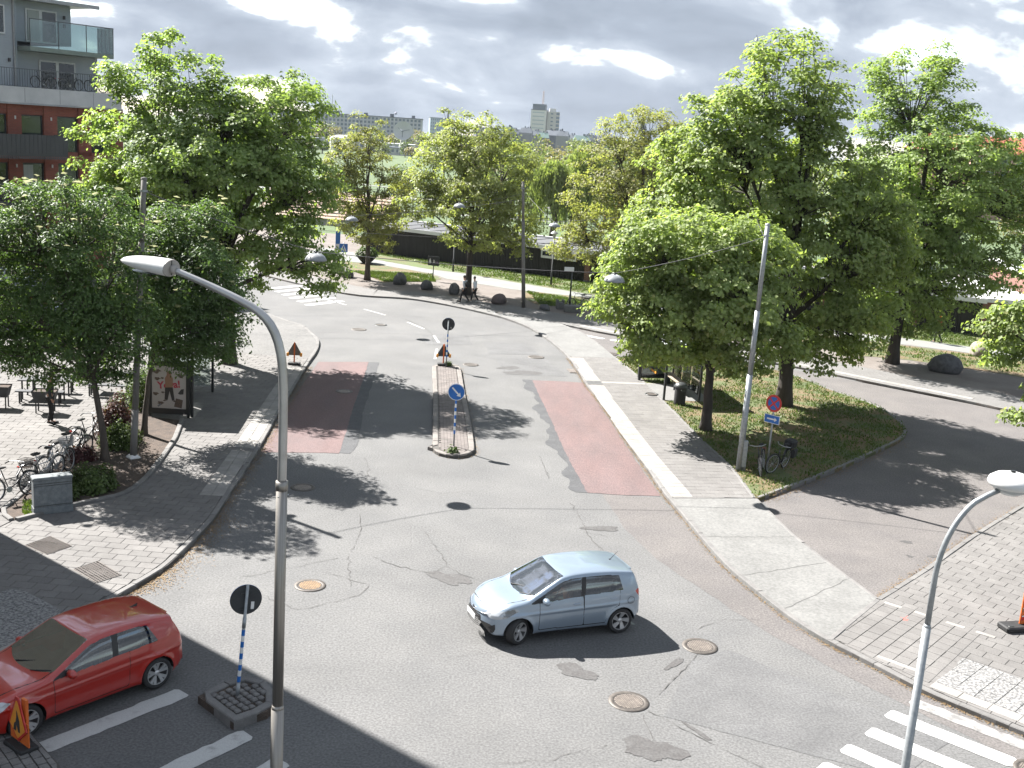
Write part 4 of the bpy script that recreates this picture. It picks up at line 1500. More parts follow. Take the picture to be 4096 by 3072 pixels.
def make_tree(name, label, base, lobes, trunk_r, nclu, per, leaf, size, seed, group=None, bark=None, fork=0.28, limbs=9, lean=(0, 0), ydep=None,
              crad=0.62, updir=0.65, cat="tree", twigs=True, blossoms=0, flat=0.5, droop=0.35, yshift=None, wide=0.8, bare=0.0, top=None, shell=0.5):
    """Trunk, limbs and branches reaching into every leaf cluster of the crown lobes (x, z, rx, rz [, dy, ry])."""
    rs = np.random.RandomState(seed)
    bx, by = base[0], base[1]
    bz = base[2] if len(base) > 2 else 0.1
    lob = []
    for i, l in enumerate(lobes):
        dy = l[4] if len(l) > 4 else rs.uniform(-0.35, 0.35) * l[2]
        ry = l[5] if len(l) > 5 else l[2] * 1.0
        lob.append((l[0], by + dy, l[1], l[2], ry, l[3]))
    for l in list(lob):
        for _ in range(4):
            u = rs.randn(3)
            u[2] = abs(u[2]) * 0.8 if rs.rand() < 0.7 else u[2]
            u /= np.linalg.norm(u)
            k = rs.uniform(0.26, 0.42)
            lob.append((l[0] + u[0] * l[3] * .95, l[1] + u[1] * l[4] * .95, l[2] + u[2] * l[5] * .95, l[3] * k, l[4] * k, l[5] * k * 1.15))
    lob = np.array(lob)
    vol = lob[:, 3] * lob[:, 4] * lob[:, 5]
    pr = vol ** 0.66 / (vol ** 0.66).sum()
    cen = []
    tries = 0
    mind = crad * 0.62
    while len(cen) < nclu and tries < nclu * 12:
        tries += 1
        k = rs.choice(len(lob), p=pr)
        u = rs.randn(3)
        u /= np.linalg.norm(u)
        r = (shell ** 3 + (1 - shell ** 3) * rs.rand()) ** (1 / 3.0) * (rs.uniform(0.86, 1.06) if rs.rand() > 0.09 else rs.uniform(1.08, 1.30))
        p = lob[k, :3] + u * lob[k, 3:] * r
        if p[2] < bz + 0.9:
            continue
        if cen and tries < nclu * 8 and np.min(np.sum((np.array(cen) - p) ** 2, axis=1)) < mind ** 2:
            continue
        cen.append(p)
    cen = np.array(cen)
    cc = (lob[:, :3] * vol[:, None]).sum(0) / vol.sum()
    ztop = cen[:, 2].max()
    zfork = bz + (ztop - bz) * fork
    # limbs by k-means over the clusters
    K = limbs
    mu = cen[rs.choice(len(cen), K, replace=False)]
    for _ in range(8):
        a = np.argmin(((cen[:, None] - mu[None]) ** 2).sum(2), axis=1)
        for k in range(K):
            if (a == k).any():
                mu[k] = cen[a == k].mean(0)
    tr = MB()
    tx, ty = cc[0] * 0.55 + bx * 0.45, cc[1] * 0.55 + by * 0.45
    ztr = bz + (ztop - bz) * 0.78
    trunk = []
    for i in range(13):
        t = i / 12
        z = bz - 0.15 + (ztr - bz + 0.15) * t
        bend = max(0.0, t - fork * 0.5) ** 1.2
        trunk.append(Vector((bx + lean[0] * t + (tx - bx) * bend + rs.randn() * 0.05 * t, by + lean[1] * t + (ty - by) * bend + rs.randn() * 0.05 * t, z)))
    rad_t = [trunk_r * (1.35 if i == 0 else 1.0 - 0.80 * (i / 12) ** 0.8) for i in range(13)]
    tr.tube(trunk, rad_t, 9)

    def tp(z):
        t = min(max((z - trunk[0].z) / (ztr - trunk[0].z), 0), 1) * 12
        i = min(int(t), 11)
        return trunk[i].lerp(trunk[i + 1], t - i), rad_t[i]

    lb = MB()
    tw = MB()
    for k in range(K):
        m = mu[k]
        z0 = min(max(zfork + (m[2] - zfork) * 0.28 + rs.uniform(-.3, .3), zfork * 0.9), ztr * 0.96)
        if m[2] < z0 + 0.6:
            z0 = max(bz + 1.4, min(m[2] + 0.3, zfork * 1.15))
        p0, r0 = tp(z0)
        end = Vector(m)
        mid = p0.lerp(end, 0.5) + Vector((rs.randn() * .25, rs.randn() * .25, -(end - p0).length * 0.02 + rs.uniform(0, .35)))
        path = bez(p0, mid, end, 8)
        r1 = min(r0 * 0.55, trunk_r * 0.42)
        lb.tube(path, [r1 * (1 - 0.78 * i / 8) for i in range(9)], 6)
        if not twigs:
            continue
        for ci in np.where(a == k)[0]:
            c = Vector(cen[ci])
            best = min(range(1, 8), key=lambda i: (path[i] - c).length + 0.25 * i * 0.2)
            best = max(1, best - 1)
            q = path[best]
            mm = q.lerp(c, 0.55) + Vector((rs.randn() * .12, rs.randn() * .12, rs.randn() * .1 + 0.05))
            rr = max(0.016, r1 * 0.20)
            tw.tube([q, mm, c + Vector((0, 0, -0.05))], [rr, rr * 0.7, 0.010], 4, caps=False)
    root = empty(name, (bx, by, bz), 0, label, cat, group)
    T = Matrix.Translation((-bx, -by, -bz))
    for bb in (tr, lb, tw):
        bb.v = [(v[0] - bx, v[1] - by, v[2] - bz) for v in bb.v]
    tr.build("trunk", bark or M_bark, root, True)
    if lb.v:
        o = lb.build("limbs", bark or M_bark, root, True)
    if tw.v:
        o = tw.build("branches", bark or M_barkd, root, True)
    keep = rs.rand(len(cen)) >= bare
    rr_ = crad * rs.uniform(0.7, 1.25, len(cen))
    V, F = leaf_cloud(rs, cen[keep], rr_[keep], per, size, cc, updir=updir, flat=flat, droop=droop, wide=wide)
    np_mesh("crown", V - np.array([bx, by, bz]), F, leaf, root)
    if blossoms:
        q_ = cen - cc
        idx = np.argsort(-(cen[:, 2] * 0.5 - q_[:, 1] * 0.6 + np.abs(q_[:, 0]) * 0.25 + rs.rand(len(cen)) * 1.6))[:int(blossoms * 1.6)]
        bb = MB()
        for i in rs.choice(idx, min(blossoms, len(idx)), replace=False):
            c = cen[i] + np.array([rs.randn() * .22, rs.randn() * .22, crad * 0.50 + 0.04]) - np.array([bx, by, bz])
            s = rs.uniform(0.09, 0.15)
            vs = [(c[0], c[1], c[2] + s * 0.45)]
            for k in range(7):
                t = 2 * PI * k / 7
                vs.append((c[0] + math.cos(t) * s * rs.uniform(.8, 1.1), c[1] + math.sin(t) * s * rs.uniform(.8, 1.1), c[2] + rs.uniform(-.02, .05)))
            bb.add(vs, [(0, 1 + k, 1 + (k + 1) % 7) for k in range(7)])
        bb.build("blossom", M_bloss, root)
    return root


maple_l = [(-15.05, 11.65, 2.44, 2.06), (-10.95, 10.91, 2.16, 2.06), (-17.22, 9.12, 1.97, 1.97), (-13.48, 8.21, 3.74, 2.62), (-9.73, 8.19, 1.59, 1.97), (-11.23, 5.38, 2.62, 1.88), (-8.61, 4.54, 1.31, 0.84), (-16.28, 6.23, 2.81, 2.25), (-13.01, 9.69, 2.81, 2.44)]
make_tree("maple_tree", "largest green maple on the left side, behind the two rowans", (-12.7, 49.0), maple_l, 0.30, 620, 120, L_maple, 0.165, 3, fork=0.2, limbs=14, bark=M_barkd, crad=0.66)
row1 = [(-14.29, 7.62, 1.4, 1.25), (-14.63, 5.48, 1.55, 1.67), (-12.62, 6.46, 1.56, 1.95), (-13.9, 3.35, 2.0, 1.0), (-11.93, 4.4, 1.15, 1.2), (-15.2, 3.3, 0.87, 0.74), (-16.3, 6.2, 1.5, 1.7), (-16.0, 3.9, 1.2, 0.9), (-13.4, 5.0, 1.4, 1.2)]
make_tree("rowan_tree", "flowering rowan tree in the planting bed, nearest the bicycles", (-12.66, 33.8), row1, 0.135, 520, 100, L_rowan, 0.118, 5, fork=0.24, limbs=12, lean=(-0.5, 0.1), bark=M_bark, crad=0.50, blossoms=130, wide=0.55)
row2 = [(-11.18, 7.0, 1.15, 1.15), (-10.64, 5.3, 1.5, 1.6), (-11.26, 3.75, 1.5, 1.0), (-9.93, 3.7, 0.86, 0.85), (-12.19, 6.01, 1.08, 1.6), (-12.3, 4.4, 1.0, 1.1), (-9.6, 4.6, 0.8, 0.9)]
make_tree("rowan_tree", "flowering rowan tree in the planting bed, beside the poster panel", (-12.5, 36.9), row2, 0.12, 370, 100, L_rowan, 0.118, 6, fork=0.26, limbs=10, lean=(0.3, 0), bark=M_bark, crad=0.50, blossoms=90, wide=0.55)
c1 = [(-11.26, 9.3, 2.0, 2.0), (-12.2, 6.2, 2.1, 2.1), (-9.6, 6.0, 1.9, 1.9), (-11.06, 3.75, 2.5, 1.6), (-12.9, 7.95, 1.3, 1.3)]
make_tree("park_tree", "slender sparse park tree left of the boulders", (-10.83, 79.6), c1, 0.22, 230, 85, L_olive, 0.165, 8, fork=0.25, limbs=11, bark=M_bark, crad=0.6, bare=0.15)
c2 = [(-3.67, 10.4, 2.6, 1.9), (-5.4, 8.25, 2.3, 2.4), (-1.71, 8.48, 2.6, 2.7), (-3.44, 6.24, 3.6, 2.4), (-6.9, 6.3, 1.4, 1.8), (-2.66, 3.8, 2.8, 1.0), (-0.54, 4.7, 1.7, 1.5)]
make_tree("park_tree", "yellow-green maple in the middle, with the two walkers at its trunk", (-3.41, 75.5), c2, 0.26, 430, 78, L_maple3, 0.170, 9, fork=0.22, limbs=13, bark=M_barkd, crad=0.62)
c3 = [(8.0, 11.6, 3.4, 1.6), (6.92, 9.2, 3.5, 2.3), (5.86, 6.24, 3.5, 2.9), (4.78, 3.5, 2.6, 1.7), (9.69, 7.46, 3.6, 3.2), (8.6, 4.5, 3, 2)]
make_tree("park_tree", "olive young-leaved maple behind the willows and the green roadside maples", (8.6, 80.0), c3, 0.28, 400, 66, L_olive, 0.175, 10, fork=0.2, limbs=12, bark=M_barkd, crad=0.68, bare=0.06)
r1 = [(4.86, 6.5, 1.9, 1.5), (7.21, 6.0, 2.9, 1.9), (4.12, 5.0, 1.45, 1.1), (6.07, 3.5, 2.1, 1.0), (8.71, 3.9, 2.1, 1.4), (6.2, 7.5, 1.9, 1.3, -0.9, 2.3), (8.3, 7.2, 1.8, 1.4, -0.6, 2.2), (7.2, 5.4, 2.4, 1.6, -2.0, 2.0)]
make_tree("maple_tree", "lower broad maple on the verge beside the right-hand bus shelter", (7.7, 42.6), r1, 0.24, 470, 106, L_maple2, 0.165, 12, fork=0.24, limbs=11, bark=M_barkd, crad=0.58)
r2 = [(10.52, 13.9, 2.1, 1.95), (8.5, 12.2, 1.6, 1.6), (12.33, 13.1, 1.05, 1.6), (7.3, 10.1, 2.0, 1.8), (9.47, 9.5, 3.6, 2.4), (7.1, 7.9, 2.2, 1.7), (12.63, 9.31, 2.1, 2.3), (11.48, 5.7, 3.2, 2.3), (13.27, 3.0, 1.7, 1.1), (10.5, 11.5, 2.6, 2.2), (14.3, 6.6, 2.0, 2.6), (14.6, 8.8, 1.6, 1.6), (14.6, 4.4, 1.5, 1.3), (12.0, 2.8, 1.5, 0.8), (15.2, 7.4, 1.3, 1.6)]
make_tree("maple_tree", "tallest maple on the grass verge behind the tilted grey pole", (11.94, 47.9), r2, 0.36, 720, 100, L_maple2, 0.178, 13, fork=0.17, limbs=15, bark=M_barkd, crad=0.66, bare=0.03)
r3 = [(19.85, 14.3, 2.4, 2.0), (22.5, 12.5, 2.1, 1.5), (18.4, 12.8, 1.5, 1.5), (21.17, 10.25, 3.9, 2.6), (19.91, 7.34, 3.3, 2.9), (23.41, 8.04, 2.5, 2.6), (19.66, 4.1, 2.8, 2.1), (22.72, 4.8, 2.5, 2.1), (20.0, 2.1, 1.3, 1.0), (24.8, 11.0, 1.6, 1.5), (25.2, 8.8, 1.6, 1.7), (26.3, 10.2, 1.5, 1.4), (26.6, 7.8, 1.6, 1.6), (24.9, 5.6, 1.7, 1.5), (21.6, 2.6, 1.6, 0.9), (18.2, 6.2, 1.8, 1.8)]
make_tree("maple_tree", "large maple furthest right, rising beyond the side road", (20.6, 60.0), r3, 0.34, 780, 88, L_maple, 0.182, 14, fork=0.2, limbs=14, bark=M_barkd, crad=0.72, bare=0.05)
r4 = [(16.6, 5.5, 0.8, 1.2), (17.1, 3.4, 0.75, 0.9), (18.6, 6.6, 1.9, 1.8), (20.2, 5.0, 2.4, 2.3), (20.8, 8, 2.2, 2)]
make_tree("maple_tree", "maple whose branch tips poke in at the right edge", (20.6, 37.0), r4, 0.26, 230, 130, L_maple2, 0.165, 15, fork=0.25, limbs=9, bark=M_barkd, crad=0.52)


def willow(base, h, r, seed, label):
    rs = np.random.RandomState(seed)
    cen, rad_ = [], []
    root = empty("willow_tree", base, 0, label, "tree", "willows beyond the park")
    tr = MB()
    tr.tube([(0, 0, -.3), (0.1, 0, h * 0.3), (0.3, 0.1, h * 0.62)], [0.4, 0.3, 0.14], 8)
    for k in range(9):
        t = 2 * PI * k / 9 + rs.rand()
        tr.tube(bez((0.1, 0, h * 0.3), (math.cos(t) * r * .4, math.sin(t) * r * .4, h * .85), (math.cos(t) * r * .75, math.sin(t) * r * .75, h * .78), 5), [0.14, .11, .08, .06, .04, .02], 5)
    tr.build("trunk", M_bark, root, True)
    P = []
    for k in range(330):
        t = rs.rand() * 2 * PI
        q = rs.rand() ** 0.5
        lob = 0.85 + 0.2 * math.sin(3 * t + seed) + 0.12 * math.sin(7 * t)
        x, y = math.cos(t) * r * q * lob, math.sin(t) * r * q * lob
        ztop = h * (0.62 + 0.38 * math.sqrt(max(0, 1 - q ** 2.2))) + rs.randn() * 0.25
        ln = rs.uniform(0.25, 0.6) * h * (0.5 + 0.5 * q)
        n = 34
        for i in range(n):
            f = i / n
            P.append((x * (1 + .12 * f) + rs.randn() * .07, y * (1 + .12 * f) + rs.randn() * .07, max(ztop - ln * f, 0.3)))
    P = np.array(P)
    V, F = leaf_cloud(rs, P, np.full(len(P), 0.12), 1, 0.34, np.array([0, 0, h * .5]), hang=True, updir=0.3, wide=0.42)
    np_mesh("crown", V, F, L_willow, root)


willow((3.2, 119, terr(0, 119)), 8.6, 3.1, 21, "weeping willow nearest the dark pole top")
willow((6.8, 126, terr(0, 126)), 10.2, 3.4, 22, "second weeping willow, half hidden by the olive maple")


def simple_tree(base, h, r, leaf, seed, n=1500, size=0.7, name="distant_tree", label="", group=None, form=1.0):
    rs = np.random.RandomState(seed)
    root = empty(name, base, 0, label, "tree", group)
    b = MB()
    b.tube([(0, 0, -1), (0, 0, h * .3), (0, 0, h * .8)], [r * .07, r * .055, r * .02], 6)
    b.build("trunk", M_bark, root)
    nl = 9
    lob = [(0, 0, h * .58, r * .8, h * .36)]
    for k in range(nl):
        t = rs.rand() * 2 * PI
        zz = rs.uniform(.35, .82)
        q = r * 0.55 * (1.15 - zz * .6)
        lob.append((math.cos(t) * q, math.sin(t) * q, h * zz, r * rs.uniform(.3, .5), h * rs.uniform(.12, .2)))
    lob = np.array(lob)
    k = rs.choice(len(lob), n, p=[.3] + [.7 / nl] * nl)
    u = rs.randn(n, 3)
    u /= np.linalg.norm(u, axis=1, keepdims=True)
    rr = (0.5 + 0.5 * rs.rand(n)) ** .5
    L = lob[k]
    C = L[:, :3] + u * rr[:, None] * np.stack([L[:, 3], L[:, 3], L[:, 4]], 1)
    V, F = leaf_cloud(rs, C, np.full(n, size * .4), 1, size, np.array([0, 0, h * .5]), updir=0.6)
    np_mesh("crown", V, F, leaf, root)
    return root


# wood beyond the park, single trees
wood = []
rs = np.random.RandomState(77)
spots = []
for row, (y0, nn, xa, xb) in enumerate(((165, 6, 4, 30), (205, 9, -8, 40), (250, 11, -10, 55), (300, 13, -14, 70), (360, 14, -30, 92), (430, 15, -38, 115))):
    for k in range(nn):
        spots.append((xa + (xb - xa) * (k + rs.uniform(.2, .8)) / nn, y0 + rs.uniform(-16, 16)))
kinds = [("broad pale green tree in the wood beyond the park", L_wood), ("brownish budding tree in the wood beyond the park", L_woodb), ("dark green rounded tree in the wood beyond the park", L_wooddark)]
for i, (x, y) in enumerate(spots):
    k = (0, 1, 0, 2, 0, 1, 2)[i % 7]
    h = rs.uniform(9.0, 12.2) - terr(x, y) - max(0, (190 - y)) * 0.07
    simple_tree((x, y, terr(x, y) - 0.1), h, rs.uniform(4.2, 6.2), kinds[k][1], 100 + i, n=1150 if y < 300 else 800, size=0.62 if y < 300 else 0.85, label=kinds[k][0], group="trees of the wood beyond the park, " + ("pale", "brown", "dark")[k])
# right-hand wood behind the maples
for i in range(20):
    x, y = rs.uniform(28, 150), rs.uniform(110, 300)
    if x < y * 0.16:
        x += y * .2
    k = (0, 2, 1)[i % 3]
    simple_tree((x, y, terr(x, y) - 0.1), rs.uniform(8, 13), rs.uniform(4, 6), kinds[k][1], 300 + i, n=1000, size=0.62, label=("pale green", "dark green", "brownish")[i % 3] + " tree of the belt behind the right-hand maples", group="trees behind the right-hand maples, " + ("pale", "dark", "brown")[i % 3])
# trees and bushes along the far edge of the meadow
for i in range(26):
    x = -215 + i * 7.6 + rs.uniform(-2, 2)
    y = 700 + rs.uniform(-30, 40)
    k = (2, 0, 2, 1)[i % 4]
    simple_tree((x, y, -8.1), rs.uniform(6, 11), rs.uniform(4, 6.5), kinds[k][1], 400 + i, n=420, size=1.3, label=("dark", "pale", "dark", "brownish")[i % 4] + " tree along the far edge of the meadow", group="trees along the far edge of the meadow, " + ("dark", "pale", "dark", "brown")[i % 4])
for i in range(14):
    x = -190 + i * 9.5 + rs.uniform(-3, 3)
    simple_tree((x, 870 + rs.uniform(-20, 20), -8.1), rs.uniform(14, 20), rs.uniform(6, 9), kinds[(0, 1)[i % 2]][1], 450 + i, n=420, size=1.6, label=("pale green", "brownish")[i % 2] + " tree in front of the long grey building", group="trees in front of the long grey building, " + ("pale", "brown")[i % 2])
simple_tree((-32.5, 300, -8.05), 9.5, 5.2, L_wooddark, 480, n=1500, size=0.6, label="lone dark round tree on the meadow by the road", name="meadow_tree")


def shrub(base, r, h, leaf, seed, label, n=1500, size=0.09, name="shrub"):
    rs = np.random.RandomState(seed)
    root = empty(name, base, 0, label, "shrub")
    b = MB()
    for k in range(9):
        t = rs.rand() * 6.28
        b.tube([(0.05 * math.cos(t), 0.05 * math.sin(t), -.03), (r * .4 * math.cos(t), r * .4 * math.sin(t), h * .5), (r * .7 * math.cos(t), r * .7 * math.sin(t), h * .85)], [.014, .01, .005], 4)
    b.build("stem", M_bark, root)
    u = rs.randn(n, 3)
    u /= np.linalg.norm(u, axis=1, keepdims=True)
    u[:, 2] = np.abs(u[:, 2])
    lump = 0.8 + 0.25 * np.sin(u[:, 0] * 4 + seed) * np.cos(u[:, 1] * 5)
    C = u * (0.4 + 0.6 * rs.rand(n) ** .4)[:, None] * lump[:, None] * np.array([r, r, h])
    C[:, 2] = np.maximum(C[:, 2], 0.06)
    V, F = leaf_cloud(rs, C, np.full(n, .08), 2, size, np.array([0, 0, h * .3]), updir=0.5)
    np_mesh("foliage", V, F, leaf, root)
    return root


L_shr = leaf_mat("shrub_leaf", (0.105, 0.145, 0.048), (0.055, 0.085, 0.028), 0.35)
L_pur = leaf_mat("purple_leaf", (0.110, 0.050, 0.048), (0.055, 0.024, 0.026), 0.3)
shrub((-13.35, 36.6, 0.13), 0.75, 1.55, L_pur, 1, "dark purple-leaved shrub behind the nearer rowan trunk", 1500)
shrub((-12.75, 35.3, 0.13), 0.75, 0.95, L_shr, 2, "green shrub between the two rowan trunks", 1300)
shrub((-12.05, 31.0, 0.13), 0.85, 0.75, L_shr, 3, "low green shrub behind the grey utility cabinet", 1700)
shrub((-12.65, 30.0, 0.13), 0.6, 0.65, L_shr, 4, "low green shrub nearest the utility cabinet", 1000)
shrub((-13.4, 33.6, 0.13), 0.55, 0.5, L_pur, 5, "low purplish shrub beside the bicycle row", 700)
shrub((-13.6, 40.6, 0.13), 0.95, 1.9, L_shr, 6, "tall bright green shrub left of the poster panel", 2200)
shrub((-14.0, 38.6, 0.13), 0.6, 1.0, L_shr, 7, "small green shrub at the plaza edge of the bed", 800)
for i, (x, y) in enumerate(((-1.9, 37.15), (-3.05, 51.6))):
    shrub((x, y, 0.125), 0.22, 0.16, L_shr, 30 + i, ("weed tuft at the foot of the blue arrow sign", "weed tuft at the far tip of the traffic island")[i], 110, 0.09, "weed_tuft")


# grass blades on the verge and the park lawns
def blades(name, polys, n, z, m, seed, h=(0.04, 0.10)):
    rs = np.random.RandomState(seed)
    vs = []
    while len(vs) < n:
        pl = polys[rs.randint(len(polys))]
        xs, ys = [p[0] for p in pl], [p[1] for p in pl]
        x, y = rs.uniform(min(xs), max(xs)), rs.uniform(min(ys), max(ys))
        if not inside((x, y), pl) or inside((x, y), [(6.5, 47.1), (8.9, 47.4), (8.5, 51), (6.0, 50.6)]):
            continue
        if math.sin(x * 1.7 + 1.3 * math.sin(y * .9)) * math.cos(y * 1.3 + x * .5) + rs.uniform(-.9, .5) > 0.25:
            continue
        vs.append((x, y))
    P = np.array(vs)
    a = rs.rand(n) * 6.28
    hh = rs.uniform(h[0], h[1], n)
    w = hh * 0.35
    lx, ly = rs.randn(n) * hh * .4, rs.randn(n) * hh * .4
    V = np.stack([np.stack([P[:, 0] - np.cos(a) * w, P[:, 1] - np.sin(a) * w, np.full(n, z)], 1), np.stack([P[:, 0] + np.cos(a) * w, P[:, 1] + np.sin(a) * w, np.full(n, z)], 1),
                  np.stack([P[:, 0] + lx, P[:, 1] + ly, z + hh], 1)], 1).reshape(-1, 3)
    o = np_mesh(name, V, np.arange(n * 3).reshape(n, 3), m)
    o["kind"] = "stuff"


L_grass = leaf_mat("grass_blade", (0.105, 0.145, 0.042), (0.065, 0.098, 0.028), 0.3)
blades("grass", [gis + bus_r[::-1]], 20000, 0.125, L_grass, 1)
blades("grass", [[(-12.7, 84.1), (-6.6, 85.2), (-6, 80.9), (-9.5, 79.2)], [(0.6, 79), (6.4, 75), (6.2, 72.8), (1.5, 73)], [(18, 68), (27, 64), (38, 57), (25, 60), (17, 64)]], 16000, 0.115, L_grass, 2, (0.06, 0.14))
blades("grass", [[(-13, 97), (-4.3, 87.3), (4.9, 80.2), (18, 71.8), (30, 66.5), (36, 70), (8, 84.5), (-12, 97.4)]], 22000, 0.112, L_grass, 3, (0.06, 0.14))
blades("grass", [[(-12.9, 28.4), (-12.1, 29.4), (-12.2, 30.4), (-13.4, 29.5)]], 900, 0.13, L_grass, 4)

# ---------------------------------------------------------------- street furniture
M_alu = mat("brushed_pole", (0.30, 0.285, 0.265), 0.42, (0.23, 0.215, 0.195), scale=5, metal=0.75, stretch=(8, 8, 0.15))
M_galv = mat("galvanised_pole", (0.315, 0.332, 0.340), 0.5, (0.238, 0.255, 0.268), scale=14, metal=0.55)
M_lampw = mat("lamp_head_white", (0.561, 0.561, 0.552), 0.35, (0.493, 0.493, 0.484), scale=3, coat=0.3)
M_lampg = mat("lamp_end_grey", (0.30, 0.28, 0.26), 0.6)
M_lens = mat("lamp_lens", (0.35, 0.37, 0.38), 0.15, spec=0.7)
M_polec = mat("concrete_pole", (0.170, 0.162, 0.149), 0.85, (0.136, 0.128, 0.117), scale=4, stretch=(3, 3, .5))
M_dome = mat("lamp_dome", (0.216, 0.228, 0.240), 0.45, (0.176, 0.188, 0.200), scale=6, coat=0.2)
M_wire = mat("wire", (0.05, 0.05, 0.052), 0.6)
M_sblue = mat("sign_blue", (0.012, 0.125, 0.42), 0.4, (0.010, 0.105, 0.36), scale=3)
M_swhite = mat("sign_white", (0.66, 0.66, 0.65), 0.45, (0.60, 0.60, 0.59), scale=3)
M_sred = mat("sign_red", (0.50, 0.030, 0.025), 0.4, (0.42, 0.028, 0.022), scale=3)
M_sback = mat("sign_back", (0.035, 0.038, 0.040), 0.6, (0.025, 0.027, 0.03), scale=5)
M_sorange = mat("orange_plastic", (0.62, 0.135, 0.020), 0.5, (0.52, 0.105, 0.018), scale=4)
M_syellow = mat("sign_yellow_orange", (0.70, 0.28, 0.03), 0.5, (0.62, 0.24, 0.03), scale=4)
M_blk = mat("black_rubber", (0.020, 0.020, 0.021), 0.75, (0.013, 0.013, 0.013), scale=6)
M_blkmetal = mat("black_metal", (0.022, 0.025, 0.025), 0.4, (0.016, 0.018, 0.018), scale=4)
M_iron = mat("cast_iron", (0.105, 0.092, 0.080), 0.6, (0.062, 0.055, 0.050), scale=9, metal=0.4)
M_ironl = mat("worn_iron", (0.30, 0.26, 0.225), 0.5, (0.19, 0.165, 0.145), scale=8, metal=0.3)
M_stone = mat("boulder_granite", (0.105, 0.105, 0.110), 0.9, (0.060, 0.060, 0.064), scale=5, detail=8, bump=0.8, bscale=14)
M_stonep = mat("boulder_pinkish", (0.130, 0.100, 0.096), 0.9, (0.080, 0.066, 0.064), scale=5, detail=8, bump=0.8, bscale=14)
M_stonel = mat("boulder_pale", (0.240, 0.212, 0.180), 0.9, (0.176, 0.152, 0.132), scale=4, detail=8, bump=0.8, bscale=12)
M_cab = mat("cabinet_grey", (0.142, 0.157, 0.163), 0.7, (0.090, 0.103, 0.109), scale=7, detail=8, grain=0.15, gscale=50)
M_pglass = glass_mat("shelter_glass", (0.80, 0.86, 0.84), 0.02, 0.08)
M_wood = mat("bench_wood", (0.33, 0.27, 0.20), 0.7, (0.25, 0.20, 0.15), scale=4, stretch=(1, 8, 8))

# near left lamp post
lp = empty("street_lamp", (-3.14, 15.0, 0), 0, "big tapered street lamp rising at the lower left, white flat head on a curved arm", "street lamp")
b = MB()
b.tube([(0, 0, 0), (0, 0, 2.52)], 0.094, 18)
b.tube([(0, 0, 2.50), (0, 0, 2.58)], [0.094, 0.082], 18)
b.build("lower_shaft", M_alu, lp, True)
b = MB()
b.tube([(0, 0, 2.5), (0, 0, 6.02)], 0.080, 18)
b.tube([(0, 0, 5.90), (0, 0, 6.03)], 0.088, 18)
b.build("middle_shaft", M_alu, lp, True)
b = MB()
ax = Vector((-0.93, 0.37, 0))
arm = [Vector(p) for p in ((0, 0, 6.0), (0, 0, 7.0), (-0.01, 0, 7.45), (-0.05, 0, 7.85), (-0.14, 0.01, 8.14), (-0.28, 0.02, 8.34), (-0.48, 0.04, 8.48), (-0.80, 0.07, 8.62), (-1.20, 0.11, 8.77), (-1.58, 0.15, 8.90))]
arm = catmull(arm, 0.12)
b.tube(arm, [0.064 if p.z < 8.3 else 0.064 - 0.020 * min(1, -p.x / 1.3) for p in arm], 16)
b.build("curved_arm", mat("polished_arm", (0.42, 0.415, 0.41), 0.36, (0.36, 0.355, 0.35), scale=4, metal=0.7), lp, True)
for a in (0.4, 2.4, 4.4):
    b = MB()
    b.tube([(0.08 * math.cos(a), 0.08 * math.sin(a), 5.82), (0.102 * math.cos(a), 0.102 * math.sin(a), 5.82)], 0.010, 6)
    b.build("bolt", M_galv, lp)
tip = arm[-1]


def lamp_head(name, parent, org, axis, L, wdt, hgt, m, mend):
    """Long flattened shell with a flat oval rear end where the arm enters."""
    ax_ = axis.normalized()
    sd = Vector((0, 0, 1)).cross(ax_).normalized()
    up_ = ax_.cross(sd)
    b = MB()
    vs, fs = [], []
    n, m_ = 20, 12
    for i in range(m_ + 1):
        t = i / m_
        k = (1 - t ** 2.4) ** 0.62 if t < 1 else 0.0
        for j in range(n):
            a = 2 * PI * j / n
            z = math.sin(a) * hgt * 0.5 * k
            z = z if z > 0 else z * 0.75
            p = org + ax_ * L * t + sd * math.cos(a) * wdt * 0.5 * max(k, 0.02) + up_ * z
            vs.append(tuple(p))
    for i in range(m_):
        for j in range(n):
            q = (j + 1) % n
            fs.append((i * n + j, i * n + q, i * n + n + q, i * n + n + j))
    b.add(vs, fs)
    o = b.build(name, m, parent, True)
    b = MB()
    vs = []
    for s, k in ((-0.012, 0.90), (-0.012, 0.97), (0.004, 1.0)):
        for j in range(n):
            a = 2 * PI * j / n
            z = math.sin(a) * hgt * 0.5 * k
            z = z if z > 0 else z * 0.75
            vs.append(tuple(org + ax_ * s + sd * math.cos(a) * wdt * 0.5 * k + up_ * z))
    fs = [tuple(range(n))]
    for i in range(2):
        for j in range(n):
            q = (j + 1) % n
            fs.append((i * n + j, i * n + n + j, i * n + n + q, i * n + q))
    b.add(vs, fs)
    b.build("end_plate", mend, o)
    b = MB()
    c = org + ax_ * L * 0.42 - up_ * hgt * 0.36
    vs = []
    for j in range(16):
        a = 2 * PI * j / 16
        vs.append(tuple(c + ax_ * math.cos(a) * L * 0.33 + sd * math.sin(a) * wdt * 0.36))
    b.add(vs, [tuple(range(16))])
    b.build("lens", M_lens, o)
    return o


